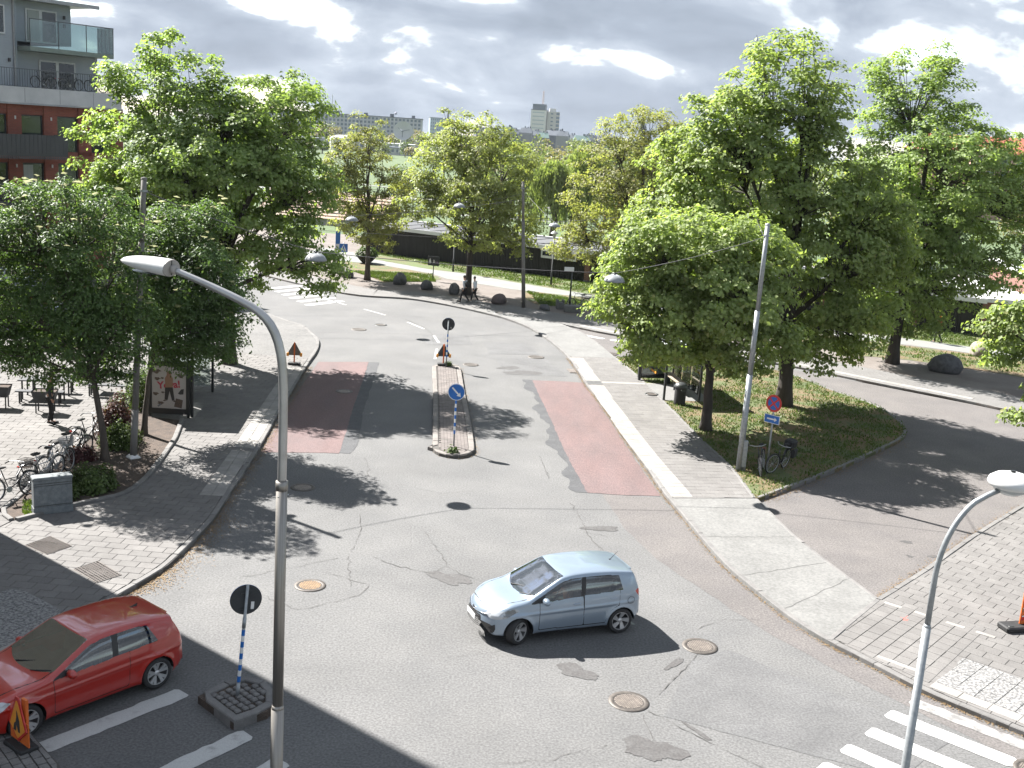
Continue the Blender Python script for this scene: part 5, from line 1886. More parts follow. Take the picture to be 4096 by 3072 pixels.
hax = Vector((-0.93, 0.36, 0.05))
h_ = lamp_head("lamp_head", lp, tip + Vector((-.02, 0, 0.0)), hax, 0.86, 0.36, 0.27, M_lampw, M_lampg)
b = MB()
b.tube([tip - hax * 0.06, tip + hax * 0.02], 0.062, 14)
b.build("socket", M_lampg, h_, True)
b = MB()
b.cbox(tip + Vector((-0.02, -0.012, 0.02)) - hax * 0.014 + Vector((0.0, 0, 0)), (0.012, 0.010, 0.2))
b.build("latch", M_blkmetal, h_)

# near right lamp post
lr = empty("street_lamp", (5.56, 13.5, 0), 0, "slim galvanised street lamp at the lower right, arm curving to a white egg-shaped head", "street lamp")
b = MB()
b.tube([(0, 0, 0), (0, 0, 5.12)], [0.060, 0.052], 14)
b.tube([(0, 0, 5.11), (0, 0, 5.16)], [0.052, 0.040], 14)
b.build("lower_shaft", M_galv, lr, True)
b = MB()
arm = [Vector((0, 0, 5.1)), Vector((0, 0, 5.75))]
for i in range(1, 13):
    t = i / 12 * rad(62)
    arm.append(Vector((0.72 * (1 - math.cos(t)), 0.10 * (1 - math.cos(t)), 5.75 + 1.22 * math.sin(t))))
e_ = arm[-1]
arm += [e_ + Vector((0.16, 0.02, 0.10)), e_ + Vector((0.32, 0.04, 0.18))]
b.tube(arm, [0.038] * 2 + [0.036] * 12 + [0.034, 0.033], 14)
b.build("curved_arm", M_galv, lr, True)
b = MB()
b.lathe([(0.0, 0.135), (0.10, 0.128), (0.20, 0.10), (0.27, 0.05), (0.29, 0.0), (0.27, -0.045), (0.20, -0.075), (0.0, -0.09)], 26)
hd = b.build("lamp_head", M_lampw, lr, True, loc=e_ + Vector((0.46, 0.10, 0.26)))
b = MB()
b.lathe([(0.0, -0.16), (0.12, -0.15), (0.20, -0.10), (0.235, -0.05)], 22)
b.build("lens", M_lens, hd, True)
b = MB()
b.cbox((0, 0, 0.145), (0.05, 0.03, 0.03))
b.build("sensor", M_blkmetal, hd)


# tall bare poles carrying the lamp wires
def pole(loc, h, r0, r1, m, label, joints=(), lean=(0, 0), extra=None):
    root = empty("wire_pole", loc, 0, label, "pole")
    b = MB()
    prev = r0
    zs = [0] + list(joints) + [h]
    for i in range(len(zs) - 1):
        ra = r0 + (r1 - r0) * (zs[i] / h)
        rb = r0 + (r1 - r0) * (zs[i + 1] / h)
        if i:
            ra -= 0.012
        b.tube([(lean[0] * zs[i] / h, lean[1] * zs[i] / h, zs[i]), (lean[0] * zs[i + 1] / h, lean[1] * zs[i + 1] / h, zs[i + 1])], [ra, rb], 14)
    b.build("shaft", m, root, True)
    b = MB()
    b.lathe([(r1 * 1.1, h - 0.06), (r1 * 1.12, h), (0.0, h + 0.03)], 14)
    o = b.build("cap", m, root, True)
    o.location = (lean[0], lean[1], 0)
    b = MB()
    b.lathe([(r1 + 0.03, h - 0.42), (r1 + 0.03, h - 0.36)], 14)
    o = b.build("clamp", M_galv, root, True)
    o.location = (lean[0], lean[1], 0)
    b = MB()
    b.tube([(lean[0] - .25, lean[1], h - .40), (lean[0] + .25, lean[1], h - .40)], 0.012, 6)
    b.build("hook", M_wire, root)
    return root


pL = pole((-11.93, 34.2, 0.13), 8.85, 0.115, 0.085, M_polec, "tall dark pole in the planting bed at the left, between the rowans", joints=(1.6, 6.9), lean=(0.42, 0.0))
b = MB()
b.lathe([(0.24, 0.0), (0.24, 0.03), (0.15, 0.10), (0.12, 0.12)], 4)
b.build("foot_collar", M_lampw, pL)
pR = pole((8.03, 37.25, 0.12), 8.5, 0.115, 0.075, M_galv, "tall pale pole leaning right on the verge, next to the no-stopping sign", joints=(3.4, 5.6), lean=(0.05, 0.0))
b = MB()
b.bevbox((0.13, -0.02, 0.62), (0.16, 0.17, 0.95), 0.015)
b.build("service_box", M_galv, pR)
b = MB()
b.tube([(0.16, -0.02, 0), (0.16, -0.02, 0.2)], 0.06, 8)
b.build("cable_duct", M_polec, pR)
pC = pole((0.42, 71.4, 0.1), 7.95, 0.13, 0.09, M_polec, "dark wire pole across the road, right of the walking pair", joints=(5.6,), lean=(-0.55, 0))

ROOTS_L = Vector((-11.51, 34.2, 8.58))
ROOTS_R = Vector((8.08, 37.25, 8.2))
LAMP1, LAMP2 = Vector((-6.58, 36.0, 6.62)), Vector((3.19, 37.3, 6.40))


def wire(pts, label, sag=0.0, r=0.012):
    P = []
    for i in range(len(pts) - 1):
        a, c = Vector(pts[i]), Vector(pts[i + 1])
        n = 8
        for k in range(n):
            t = k / n
            p = a.lerp(c, t)
            p.z -= sag * 4 * t * (1 - t)
            P.append(p)
    P.append(Vector(pts[-1]))
    b = MB()
    b.tube(P, r, 5)
    return tag(b.build("lamp_wire", M_wire), label, "wire")


wire([ROOTS_L, LAMP1 + Vector((0, 0, .26)), LAMP2 + Vector((0, 0, .26)), ROOTS_R], "wire strung across the crossing between the two tall poles, carrying two dome lamps", 0.10)
L3, L4, L5 = Vector((-9.4, 62.0, 5.75)), Vector((-3.74, 66.0, 6.6)), Vector((1.9, 67.0, 5.75))
wire([(-24, 60, 8.2), L3 + Vector((0, 0, .26)), (0.0, 71.4, 7.0)], "wire over the bend carrying the farther left dome lamp", 0.15)
wire([(-0.13, 71.4, 7.6), L5 + Vector((0, 0, .26)), (14, 66, 8.0)], "wire running right from the far wire pole, carrying a dome lamp", 0.10)
wire([(-0.2, 71.4, 7.3), L4 + Vector((0, 0, .26)), (-20, 63, 8.4)], "upper wire over the bend carrying the middle dome lamp", 0.1)
wire([(8.08, 37.25, 8.05), (9.5, 47.5, 8.8), (11.6, 47.9, 9.4)], "wire running from the pale pole back into the tallest maple", 0.05)
wire([(-30, 62, 5.2), (-0.05, 71.4, 4.3), (16, 72, 4.6)], "lower cable crossing in front of the park", 0.1)


def dome_lamp(p, label):
    root = empty("dome_lamp", p, 0, label, "street lamp", "dome lamps hung on wires")
    b = MB()
    b.lathe([(0.02, 0.22), (0.10, 0.215), (0.20, 0.185), (0.29, 0.12), (0.345, 0.03), (0.355, -0.02), (0.335, -0.02), (0.26, 0.09), (0.0, 0.16)], 26)
    b.build("shade", M_dome, root, True)
    b = MB()
    for a in (0.7, 0.7 + PI / 2):
        b.tube([(0.357 * math.cos(a) * math.sin(t), 0.357 * math.sin(a) * math.sin(t), -.03 + 0.255 * math.cos(t)) for t in [k * rad(88) / 8 for k in range(-8, 9)]], 0.008, 5)
    b.build("seam_rib", M_galv, root)
    b = MB()
    b.tube([(0, 0, .2), (0, 0, .27)], 0.035, 10)
    b.tube([(-.07, 0, .26), (0.07, 0, .26)], 0.02, 6)
    b.build("hanger", M_blkmetal, root, True)
    b = MB()
    b.lathe([(0.0, -0.06), (0.10, -0.03), (0.17, 0.06)], 14)
    b.build("lens", M_lens, root, True)
    return root


for p, l in ((LAMP1, "grey dome lamp hanging in front of the large left maple"), (LAMP2, "grey dome lamp hanging in front of the lower right maple"), (L3, "bluish dome lamp hanging before the slender park tree"),
             (L4, "small dome lamp hanging before the yellow-green middle maple"), (L5, "small dome lamp hanging right of the dark wire pole's top")):
    dome_lamp(p, l)


# traffic signs
def banded_post(root, h, r=0.032, z0=0.35, z1=1.55, n=9, m=None):
    b = MB()
    b.tube([(0, 0, 0), (0, 0, h)], r * 0.9, 10)
    b.build("post", m or M_galv, root, True)
    for k in range(n):
        b = MB()
        za, zb = z0 + (z1 - z0) * k / n, z0 + (z1 - z0) * (k + 1) / n
        b.lathe([(r * 1.02, za), (r * 1.02, zb)], 12)
        b.build("band", M_sblue if k % 2 == 0 else M_swhite, root, True)


def disc(root, name, r, z, ry, front, back, rim=None, tilt=0.0, y=-0.05):
    """Round plate facing local -y, turned by ry about z."""
    d = empty(name, (0, 0, z), ry)
    d.parent = root
    b = MB()
    b.lathe([(0, y), (r, y), (r, y + 0.012)], 32, axis="y")
    b.build("face", front, d, False)
    b = MB()
    b.lathe([(0, y + 0.013), (r * 0.99, y + 0.013), (r * 0.99, y + 0.022), (0, y + 0.022)], 32, axis="y")
    b.build("back", back, d)
    if rim:
        b = MB()
        b.lathe([(r * 0.93, y - 0.002), (r, y - 0.002)], 32, axis="y")
        b.build("rim", rim, d)
    return d


def flat(root, name, pts, y, m):
    """Flat mark on a plate: polygon in (x, z) at depth y."""
    b = MB()
    b.add([(p[0], y, p[1]) for p in pts], [tuple(range(len(pts)))])
    return b.build(name, m, root)


def arrow_pts(x0, z0, x1, z1, w, hw, hl):
    d = Vector((x1 - x0, z1 - z0))
    L = d.length
    d.normalize()
    n = Vector((-d.y, d.x))
    a, t = Vector((x0, z0)), Vector((x1, z1))
    nk = t - d * hl
    return [tuple(v) for v in (a + n * w, a - n * w, nk - n * w, nk - n * hw, t, nk + n * hw, nk + n * w)]


s1 = empty("keep_right_sign", (-1.91, 37.98, 0.12), rad(-3), "blue round sign with white diagonal arrow at the near end of the long traffic island", "traffic sign")
banded_post(s1, 1.78, z0=0.45, z1=1.68)
d = disc(s1, "plate", 0.30, 1.97, 0.0, M_sblue, M_sback, M_swhite)
flat(d, "arrow", arrow_pts(-0.15, 0.155, 0.16, -0.165, 0.028, 0.085, 0.13), -0.0545, M_swhite)
b = MB()
b.tube([(0, 0.0, 1.75), (0, 0.0, 2.1)], 0.025, 8)
b.build("post_top", M_galv, s1)

s2 = empty("keep_right_sign", (-3.14, 51.4, 0.12), rad(176), "round sign seen from behind at the far end of the long traffic island", "traffic sign")
banded_post(s2, 2.2, z0=0.45, z1=1.55)
d = disc(s2, "plate", 0.30, 2.02, 0.0, M_sblue, M_sback, M_swhite)
flat(d, "arrow", arrow_pts(-0.15, 0.155, 0.16, -0.165, 0.028, 0.085, 0.13), -0.0545, M_swhite)
flat(d, "sticker", [(-0.10, -0.12), (-0.17, -0.12), (-0.17, -0.20), (-0.10, -0.20)], -0.026, M_lampg)

s3 = empty("keep_right_sign", (-4.86, 19.50, 0.16), rad(148), "leaning round sign seen from behind on the small cobbled island", "traffic sign")
s3.rotation_euler = (rad(-2), rad(4.0), rad(0))
r3_ = empty("post_turn", (0, 0, 0), rad(150))
r3_.parent = s3
b = MB()
b.tube([(0, 0, 0), (0, 0, 2.28)], 0.030, 10)
b.tube([(0, 0, 1.42), (0, 0, 1.62)], 0.038, 10)
b.tube([(0, 0, 0), (0, 0, 0.3)], 0.038, 10)
b.build("post", M_galv, s3, True)
for k in range(9):
    b = MB()
    b.lathe([(0.0345, 0.32 + k * 0.118), (0.0345, 0.32 + (k + 1) * 0.118)], 12)
    b.build("band", M_sblue if k % 2 == 0 else M_swhite, s3, True)
COL.objects.unlink(r3_)
bpy.data.objects.remove(r3_)
d = disc(s3, "plate", 0.30, 1.97, rad(205), M_sblue, M_sback, M_swhite)
flat(d, "sticker", [(-0.10, -0.04), (-0.16, -0.04), (-0.16, -0.19), (-0.10, -0.19)], -0.026, M_swhite)
for z in (-0.19, 0.13):
    b = MB()
    b.tube([(-0.10, -0.02, z), (0.10, -0.02, z)], 0.016, 6)
    b.build("clamp", M_blkmetal, d)

s4 = empty("no_stopping_sign", (8.97, 37.15, 0.125), rad(-22), "red and blue no-stopping sign over a blue arrow plate, on the verge", "traffic sign")
b = MB()
b.tube([(0, 0, 0), (0, 0, 2.72)], 0.032, 10)
b.build("post", M_galv, s4, True)
d = disc(s4, "plate", 0.30, 2.48, rad(-22), M_sred, M_sback)
b = MB()
b.lathe([(0, -0.053), (0.225, -0.053)], 30, axis="y")
b.build("blue_field", M_sblue, d)
for sg in (1, -1):
    c, k = 0.70, 0.022
    flat(d, "cross_bar", [(-0.165 + k, sg * (-0.165 - k)), (0.165 + k, sg * (0.165 - k)), (0.165 - k, sg * (0.165 + k)), (-0.165 - k, sg * (-0.165 + k))], -0.0545 - 0.001 * (sg < 0), M_sred)
p = empty("arrow_plate", (0, 0, 1.93), rad(-22))
p.parent = s4
b = MB()
b.bevbox((0, -0.05, 0), (0.60, 0.016, 0.30), 0.006)
b.build("plate", M_swhite, p)
flat(p, "blue_field", [(-0.28, -0.13), (0.28, -0.13), (0.28, 0.13), (-0.28, 0.13)], -0.0590, M_sblue)
flat(p, "arrow", arrow_pts(-0.19, 0, 0.20, 0, 0.026, 0.075, 0.10), -0.0605, M_swhite)

# pedestrian crossing sign and street-name pole, far left
s5 = empty("pedestrian_sign", (-12.66, 80.0, 0.1), rad(6), "blue square crossing sign with white triangle, far behind the bend", "traffic sign")
b = MB()
b.tube([(0, 0, 0), (0, 0, 2.55)], 0.035, 8)
b.build("post", M_galv, s5, True)
b = MB()
b.bevbox((0, -0.05, 2.15), (0.60, 0.02, 0.60), 0.006)
b.build("plate", M_sblue, s5)
flat(s5, "triangle", [(-0.23, 1.92), (0.23, 1.92), (0.0, 2.40)], -0.062, M_swhite)
flat(s5, "figure", [(-0.12, 1.90), (-0.05, 1.90), (0.01, 2.03), (0.07, 1.90), (0.13, 1.90), (0.05, 2.12), (0.05, 2.27), (-0.03, 2.27), (-0.04, 2.10)], -0.0635, M_sblue)
s6 = empty("stop_pole", (-13.4, 82.0, 0.1), rad(5), "tall narrow blue stop marker on a thin pole, far left", "traffic sign")
b = MB()
b.tube([(0, 0, 0), (0, 0, 2.0)], 0.035, 8)
b.build("post", M_galv, s6, True)
b = MB()
b.bevbox((0, -0.04, 2.45), (0.34, 0.04, 1.3), 0.01)
b.build("plate", M_sblue, s6)
flat(s6, "white_panel", [(-0.13, 1.85), (0.13, 1.85), (0.13, 2.2), (-0.13, 2.2)], -0.0625, M_swhite)
s7 = empty("info_board", (-6.29, 81.6, 0.1), rad(-6), "black notice board with white print on a thin post by the park path", "sign")
b = MB()
b.tube([(0, 0, 0), (0, 0, 1.6)], 0.035, 8)
b.build("post", M_blkmetal, s7, True)
b = MB()
b.bevbox((0, -0.05, 1.45), (0.84, 0.05, 0.68), 0.012)
b.build("board", M_blkmetal, s7)
flat(s7, "tree_mark", [(x * 0.65, 1.45 + (z - 1.40) * 0.65) for x, z in [(-0.44, 1.08), (-0.34, 1.08), (-0.34, 1.18), (-0.26, 1.18), (-0.28, 1.45), (-0.39, 1.72), (-0.50, 1.45), (-0.52, 1.18), (-0.44, 1.18)]], -0.0765, M_swhite)
s8 = empty("finger_sign", (3.4, 73.2, 0.1), rad(8), "small white street plate on a black post standing in a concrete block", "sign")
b = MB()
b.tube([(0, 0, 0.2), (0, 0, 2.35)], 0.05, 8)
b.tube([(0, 0, 0.2), (0, 0, 0.9)], 0.075, 8)
b.build("post", M_blkmetal, s8, True)
b = MB()
b.bevbox((-0.2, -0.03, 2.5), (0.62, 0.03, 0.30), 0.006)
b.build("plate", M_swhite, s8)


def text(root, body, size, loc, m, name="lettering", ry=0.0, shear=0.0, weight=0.0):
    c = bpy.data.curves.new(name, "FONT")
    c.body = body
    c.size = size
    c.align_x = "CENTER"
    c.align_y = "CENTER"
    c.offset = weight
    c.shear = shear
    o = bpy.data.objects.new(name, c)
    COL.objects.link(o)
    c.materials.append(m)
    dg = bpy.context.evaluated_depsgraph_get()
    me = bpy.data.meshes.new_from_object(o.evaluated_get(dg))
    bpy.data.objects.remove(o)
    o = bpy.data.objects.new(name, me)
    COL.objects.link(o)
    if not me.materials:
        me.materials.append(m)
    o.parent = root
    o.location = loc
    o.rotation_euler = (PI / 2, ry, 0)
    return o


text(s7, "B", 0.30, (0.04, -0.0765, 1.42), M_swhite)
text(s7, "OP", 0.14, (0.26, -0.0765, 1.36), mat("sign_violet", (0.35, 0.16, 0.35), 0.6))

# bus shelters
def shelter(name, loc, rz, label, L=4.2, D=1.5, poster=True, bench=True):
    root = empty(name, loc, rz, label, "bus shelter")
    for (x, y) in ((0, 0), (L, 0), (0, D), (L, D)):
        b = MB()
        b.bevbox((x, y, 1.2), (0.09, 0.09, 2.4), 0.01)
        b.build("post", M_blkmetal, root)
    b = MB()
    b.bevbox((L / 2, D / 2, 2.46), (L + 0.5, D + 0.35, 0.10), 0.03)
    b.build("roof", mat("shelter_roof", (0.33, 0.35, 0.35), 0.5, (0.27, 0.29, 0.29), scale=2), root)
    for k in range(3):
        p = MB()
        p.box(k * L / 3 + 0.06, D - 0.012, 0.25, (k + 1) * L / 3 - 0.06, D + 0.0, 2.2)
        p.build("pane", M_pglass, root)
    b = MB()
    b.box(0.05, D - 0.03, 0.2, L - 0.05, D + 0.02, 0.25)
    b.box(0.05, D - 0.03, 2.2, L - 0.05, D + 0.02, 2.26)
    b.build("rail", M_blkmetal, root)
    p = MB()
    p.box(L - 0.012, 0.1, 0.25, L, D - 0.1, 2.2)
    p.build("pane", M_pglass, root)
    if bench:
        bn = MB()
        for i in range(3):
            bn.box(0.9, D - 0.62 + i * 0.14, 0.47, L - 0.4, D - 0.50 + i * 0.14, 0.51)
        bo = bn.build("bench", M_wood, root)
        for x in (1.1, L / 2, L - 0.6):
            b = MB()
            b.box(x, D - 0.55, 0, x + 0.06, D - 0.3, 0.47)
            b.build("leg", M_blkmetal, bo)
    return root


def poster_panel(root, x, y, rz, w=1.35, h=2.2):
    pn = empty("poster_panel", (x, y, 0), rz)
    pn.parent = root
    b = MB()
    b.box(-w / 2, -0.07, 0.12, -w / 2 + 0.13, 0.07, h)
    b.box(w / 2 - 0.13, -0.07, 0.12, w / 2, 0.07, h)
    b.box(-w / 2 + 0.13, -0.07, 0.12, w / 2 - 0.13, 0.07, 0.32)
    b.box(-w / 2 + 0.13, -0.07, h - 0.15, w / 2 - 0.13, 0.07, h)
    b.box(-w / 2 + 0.13, -0.02, 0.32, w / 2 - 0.13, 0.065, h - 0.15)
    b.box(-w / 2 + 0.02, -0.04, 0, -w / 2 + 0.10, 0.04, 0.12)
    b.box(w / 2 - 0.10, -0.04, 0, w / 2 - 0.02, 0.04, 0.12)
    b.build("frame", M_blkmetal, pn)
    b = MB()
    b.box(-w / 2 + 0.135, -0.045, 0.325, w / 2 - 0.135, -0.021, h - 0.155)
    b.build("poster", mat("poster_paper", (0.400, 0.375, 0.365), 0.4, (0.360, 0.335, 0.325), scale=1.5), pn)
    return pn


shL = shelter("bus_shelter", (-12.75, 39.72, 0.12), rad(84), "dark framed bus shelter with a lettered poster, on the left pavement under the rowans", L=4.0, D=1.5)
shL.location = (-11.62, 39.55, 0.12)
shL.rotation_euler = (0, 0, rad(95))
pp = poster_panel(shL, -0.06, 0.80, rad(-90) - rad(3), 1.50, 2.05)
M_prn = mat("print_red", (0.40, 0.035, 0.060), 0.5)
M_prb = mat("print_dark", (0.032, 0.030, 0.030), 0.5)
M_prk = mat("print_skin", (0.30, 0.17, 0.11), 0.5)
M_prg = mat("print_brown", (0.13, 0.085, 0.06), 0.5, (0.06, 0.05, 0.045), scale=30)
yb = -0.0465
text(pp, "Yoga!", 0.36, (0.0, yb, 1.20), M_prn, ry=rad(-6), weight=0.012)
flat(pp, "trousers", [(-0.14, 1.10), (0.14, 1.12), (0.20, 0.66), (0.11, 0.62), (0.02, 0.97), (-0.05, 0.63), (-0.16, 0.66)], yb - 0.001, M_prb)
flat(pp, "figure", [(-0.13, 1.10), (0.13, 1.12), (0.15, 1.45), (0.08, 1.56), (0.08, 1.70), (-0.08, 1.70), (-0.08, 1.56), (-0.15, 1.45)], yb - 0.001, M_prk)
flat(pp, "shoe", [(-0.16, 0.655), (-0.06, 0.625), (-0.18, 0.585), (-0.22, 0.60)], yb - 0.002, M_prg)
flat(pp, "shoe", [(0.12, 0.615), (0.20, 0.655), (0.25, 0.58), (0.20, 0.57)], yb - 0.002, M_prg)
for (x, z, s, a) in ((-0.42, 1.42, .10, .3), (-0.24, 1.45, .06, 1.2), (-0.48, 0.86, .10, .1), (-0.22, 0.92, .06, .8), (-0.30, 0.52, .11, .5), (0.43, 1.55, .1, 0), (-0.45, 1.70, .14, 0)):
    flat(pp, "printed_motif", [(x + s * math.cos(t) * (1 + .35 * math.cos(5 * t + a)) * 1.0, z + s * .6 * math.sin(t) * (1 + .3 * math.sin(3 * t))) for t in [k * 2 * PI / 14 for k in range(14)]], yb - 0.001, M_prg)
flat(pp, "printed_sock", [(-0.42, 0.42), (-0.30, 0.50), (-0.26, 0.46), (-0.39, 0.36)], yb - 0.002, mat("print_grey", (0.16, 0.17, 0.20), 0.5))
flat(pp, "printed_photo", [(0.18, 0.40), (0.46, 0.35), (0.50, 0.66), (0.25, 0.72)], yb - 0.001, M_prg)
flat(pp, "printed_bag", [(0.32, 0.90), (0.40, 0.86), (0.52, 0.88), (0.535, 1.08), (0.44, 1.06)], yb - 0.001, M_prb)

shR = shelter("bus_shelter", (8.35, 50.55, 0.12), 0, "dark framed bus shelter with bench on the right pavement, below the maples", L=3.9, D=1.6)
shR.location = (6.62, 47.35, 0.12)
shR.rotation_euler = (0, 0, rad(100))
shR.scale = (1, -1, 1)
pr = poster_panel(shR, 3.96, 0.62, rad(-90), 1.40, 2.05)
pr.scale = (-1, 1, 1)
flat(pr, "printed_motif", [(-0.42 + .11 * math.cos(t), 0.62 + .09 * math.sin(t)) for t in [k * 2 * PI / 10 for k in range(10)]], yb - 0.001, M_prg)
flat(pr, "printed_photo", [(-0.42, 0.92), (-0.22, 0.92), (-0.22, 1.14), (-0.42, 1.14)], yb - 0.001, M_prg)
flat(pr, "print_stroke", [(-0.06, 0.80), (0.02, 0.80), (0.02, 1.3), (-0.06, 1.3)], yb - 0.001, M_prn)
b = MB()
b.box(3.1, 0.5, 0.50, 3.9, 0.54, 0.58)
b.build("yellow_rail", M_syellow, shR)

# litter bin
bn = empty("litter_bin", (7.22, 46.75, 0.12), 0.4, "black round litter bin with domed lid beside the right bus shelter", "bin")
b = MB()
b.lathe([(0.0, 0.0), (0.235, 0.0), (0.245, 0.06), (0.25, 0.72), (0.24, 0.76)], 24)
b.build("drum", M_blk, bn, True)
b = MB()
b.lathe([(0.29, 0.755), (0.295, 0.79), (0.27, 0.86), (0.20, 0.93), (0.10, 0.965), (0.0, 0.975)], 24)
b.build("lid", mat("bin_lid", (0.050, 0.054, 0.056), 0.4), bn, True)
b = MB()
b.box(-0.09, -0.27, 0.60, 0.09, -0.245, 0.70)
b.build("slot", M_dmetal, bn)
flat(bn, "badge", [(-0.14, 0.66), (-0.11, 0.66), (-0.11, 0.70), (-0.14, 0.70)], -0.262, M_swhite)

# grey utility cabinet
cb = empty("utility_cabinet", (-12.32, 28.92, 0.12), rad(33), "weathered grey utility cabinet at the front corner of the planting bed", "cabinet")
b = MB()
b.bevbox((0, 0, 0.10), (1.02, 0.36, 0.2), 0.01)
b.build("plinth", M_cab, cb)
b = MB()
b.bevbox((0, 0, 0.58), (0.99, 0.33, 0.76), 0.012)
b.build("body", M_cab, cb)
b = MB()
b.bevbox((0, 0, 1.0), (1.03, 0.37, 0.09), 0.02)
b.build("lid", M_cab, cb)
for z in (0.86, 0.80, 0.24):
    b = MB()
    b.box(-0.5, -0.172, z, 0.5, -0.165, z + 0.014)
    b.build("groove", M_blkmetal, cb)
b = MB()
b.box(-0.44, -0.171, 0.27, 0.44, -0.1655, 0.78)
b.build("door", M_cab, cb)


# warning triangles seen from behind
def tri_sign(loc, rz, label, back, lamps=True, s=0.72):
    root = empty("warning_triangle", loc, rz, label, "road work sign")
    b = MB()
    b.bevbox((0, 0, 0.05), (0.55, 0.32, 0.10), 0.02)
    b.build("foot", M_blk, root)
    b = MB()
    b.box(-0.03, -0.02, 0.10, 0.03, 0.02, 1.02)
    b.build("upright", M_sorange, root)
    b = MB()
    vs = []
    for (x, z) in ((-s / 2, 0.42), (s / 2, 0.42), (0.0, 0.42 + s * 0.88)):
        vs.append((x, z))
    pts = []
    for i in range(3):
        a, c, e = Vector(vs[i - 1]), Vector(vs[i]), Vector(vs[(i + 1) % 3])
        pts += [tuple(c + (a - c).normalized() * 0.05), tuple(c + ((a - c).normalized() + (e - c).normalized()) * 0.012), tuple(c + (e - c).normalized() * 0.05)]
    n = len(pts)
    b.add([(p[0], 0.03, p[1]) for p in pts] + [(p[0], 0.045, p[1]) for p in pts], [tuple(range(n)), tuple(range(2 * n - 1, n - 1, -1))] + [(i, n + i, n + (i + 1) % n, (i + 1) % n) for i in range(n)])
    b.build("plate", back, root)
    if lamps:
        for x in (-s / 2 + 0.06, s / 2 - 0.06):
            b = MB()
            b.bevbox((x, 0.0, 0.46), (0.11, 0.06, 0.17), 0.015)
            b.build("warning_lamp", M_syellow, root)
    return root


M_tback = mat("triangle_back", (0.16, 0.135, 0.11), 0.6, (0.12, 0.10, 0.085), scale=6)
tri_sign((-9.95, 49.7, 0.125), rad(4), "brown-backed warning triangle on the left pavement kerb", M_tback)
tri_sign((-3.3, 51.62, 0.13), rad(10), "black-backed warning triangle at the far tip of the traffic island", M_sback)

# orange road work board, bottom left
rw = empty("road_work_sign", (-8.05, 17.35, 0.13), rad(-38), "orange diamond-shaped road work board with black pictogram, bottom left corner", "road work sign")
b = MB()
b.bevbox((0, 0, 0.05), (0.6, 0.34, 0.1), 0.02)
b.build("foot", M_blk, rw)
b = MB()
b.prism([(-0.30, -0.02), (0.30, -0.02), (0.30, 0.0), (-0.30, 0.0)], 0.12, 0.55)
b.build("stand", M_sorange, rw)


def vplate(name, pts, y0, y1, m, parent):
    n = len(pts)
    b = MB()
    b.add([(p[0], y0, p[1]) for p in pts] + [(p[0], y1, p[1]) for p in pts], [tuple(range(n)), tuple(range(2 * n - 1, n - 1, -1))] + [(i, n + i, n + (i + 1) % n, (i + 1) % n) for i in range(n)])
    return b.build(name, m, parent)


vplate("board", [(-0.30, 0.42), (0.0, 0.0 + 0.14), (0.30, 0.42), (0.05, 0.98), (-0.05, 0.98)], -0.05, -0.03, M_sred, rw)
vplate("face", [(-0.245, 0.42), (0.0, 0.20), (0.245, 0.42), (0.02, 0.90), (-0.02, 0.90)], -0.056, -0.051, M_syellow, rw)
flat(rw, "pictogram", [(-0.13, 0.33), (-0.04, 0.33), (-0.02, 0.45), (0.03, 0.33), (0.09, 0.33), (0.08, 0.55), (0.03, 0.66), (-0.01, 0.74), (-0.02, 0.60), (-0.05, 0.50), (-0.10, 0.46)], -0.0585, M_sback)
b = MB()
b.box(0.06, 0.0, 0.3, 0.20, 0.05, 0.96)
b.build("rear_leg", M_sorange, rw)

# orange barrier board at the right edge
ba = empty("barrier_board", (12.58, 25.2, 0.12), rad(14), "orange striped barrier board on a black rubber foot at the right edge", "barrier")
b = MB()
b.bevbox((0, 0, 0.07), (0.95, 0.42, 0.14), 0.03)
b.build("foot", M_blk, ba)
b = MB()
b.bevbox((0.16, 0, 0.64), (0.36, 0.05, 1.0), 0.012)
b.build("board", M_sorange, ba)
for k in range(4):
    z = 0.22 + k * 0.23
    flat(ba, "stripe", [(-0.01, z), (0.33, z + 0.14), (0.33, z + 0.25), (-0.01, z + 0.11)], -0.0265, M_sred if k % 2 == 0 else mat("sign_brown_orange", (0.33, 0.11, 0.03), 0.5))
for z in (0.35, 0.55):
    b = MB()
    b.bevbox((0.05, -0.03, z), (0.09, 0.02, 0.035), 0.008)
    b.build("reflector", M_swhite, ba)
b = MB()
b.bevbox((-0.32, -0.12, 0.143), (0.14, 0.05, 0.012), 0.004)
b.build("grip", M_blkmetal, ba)


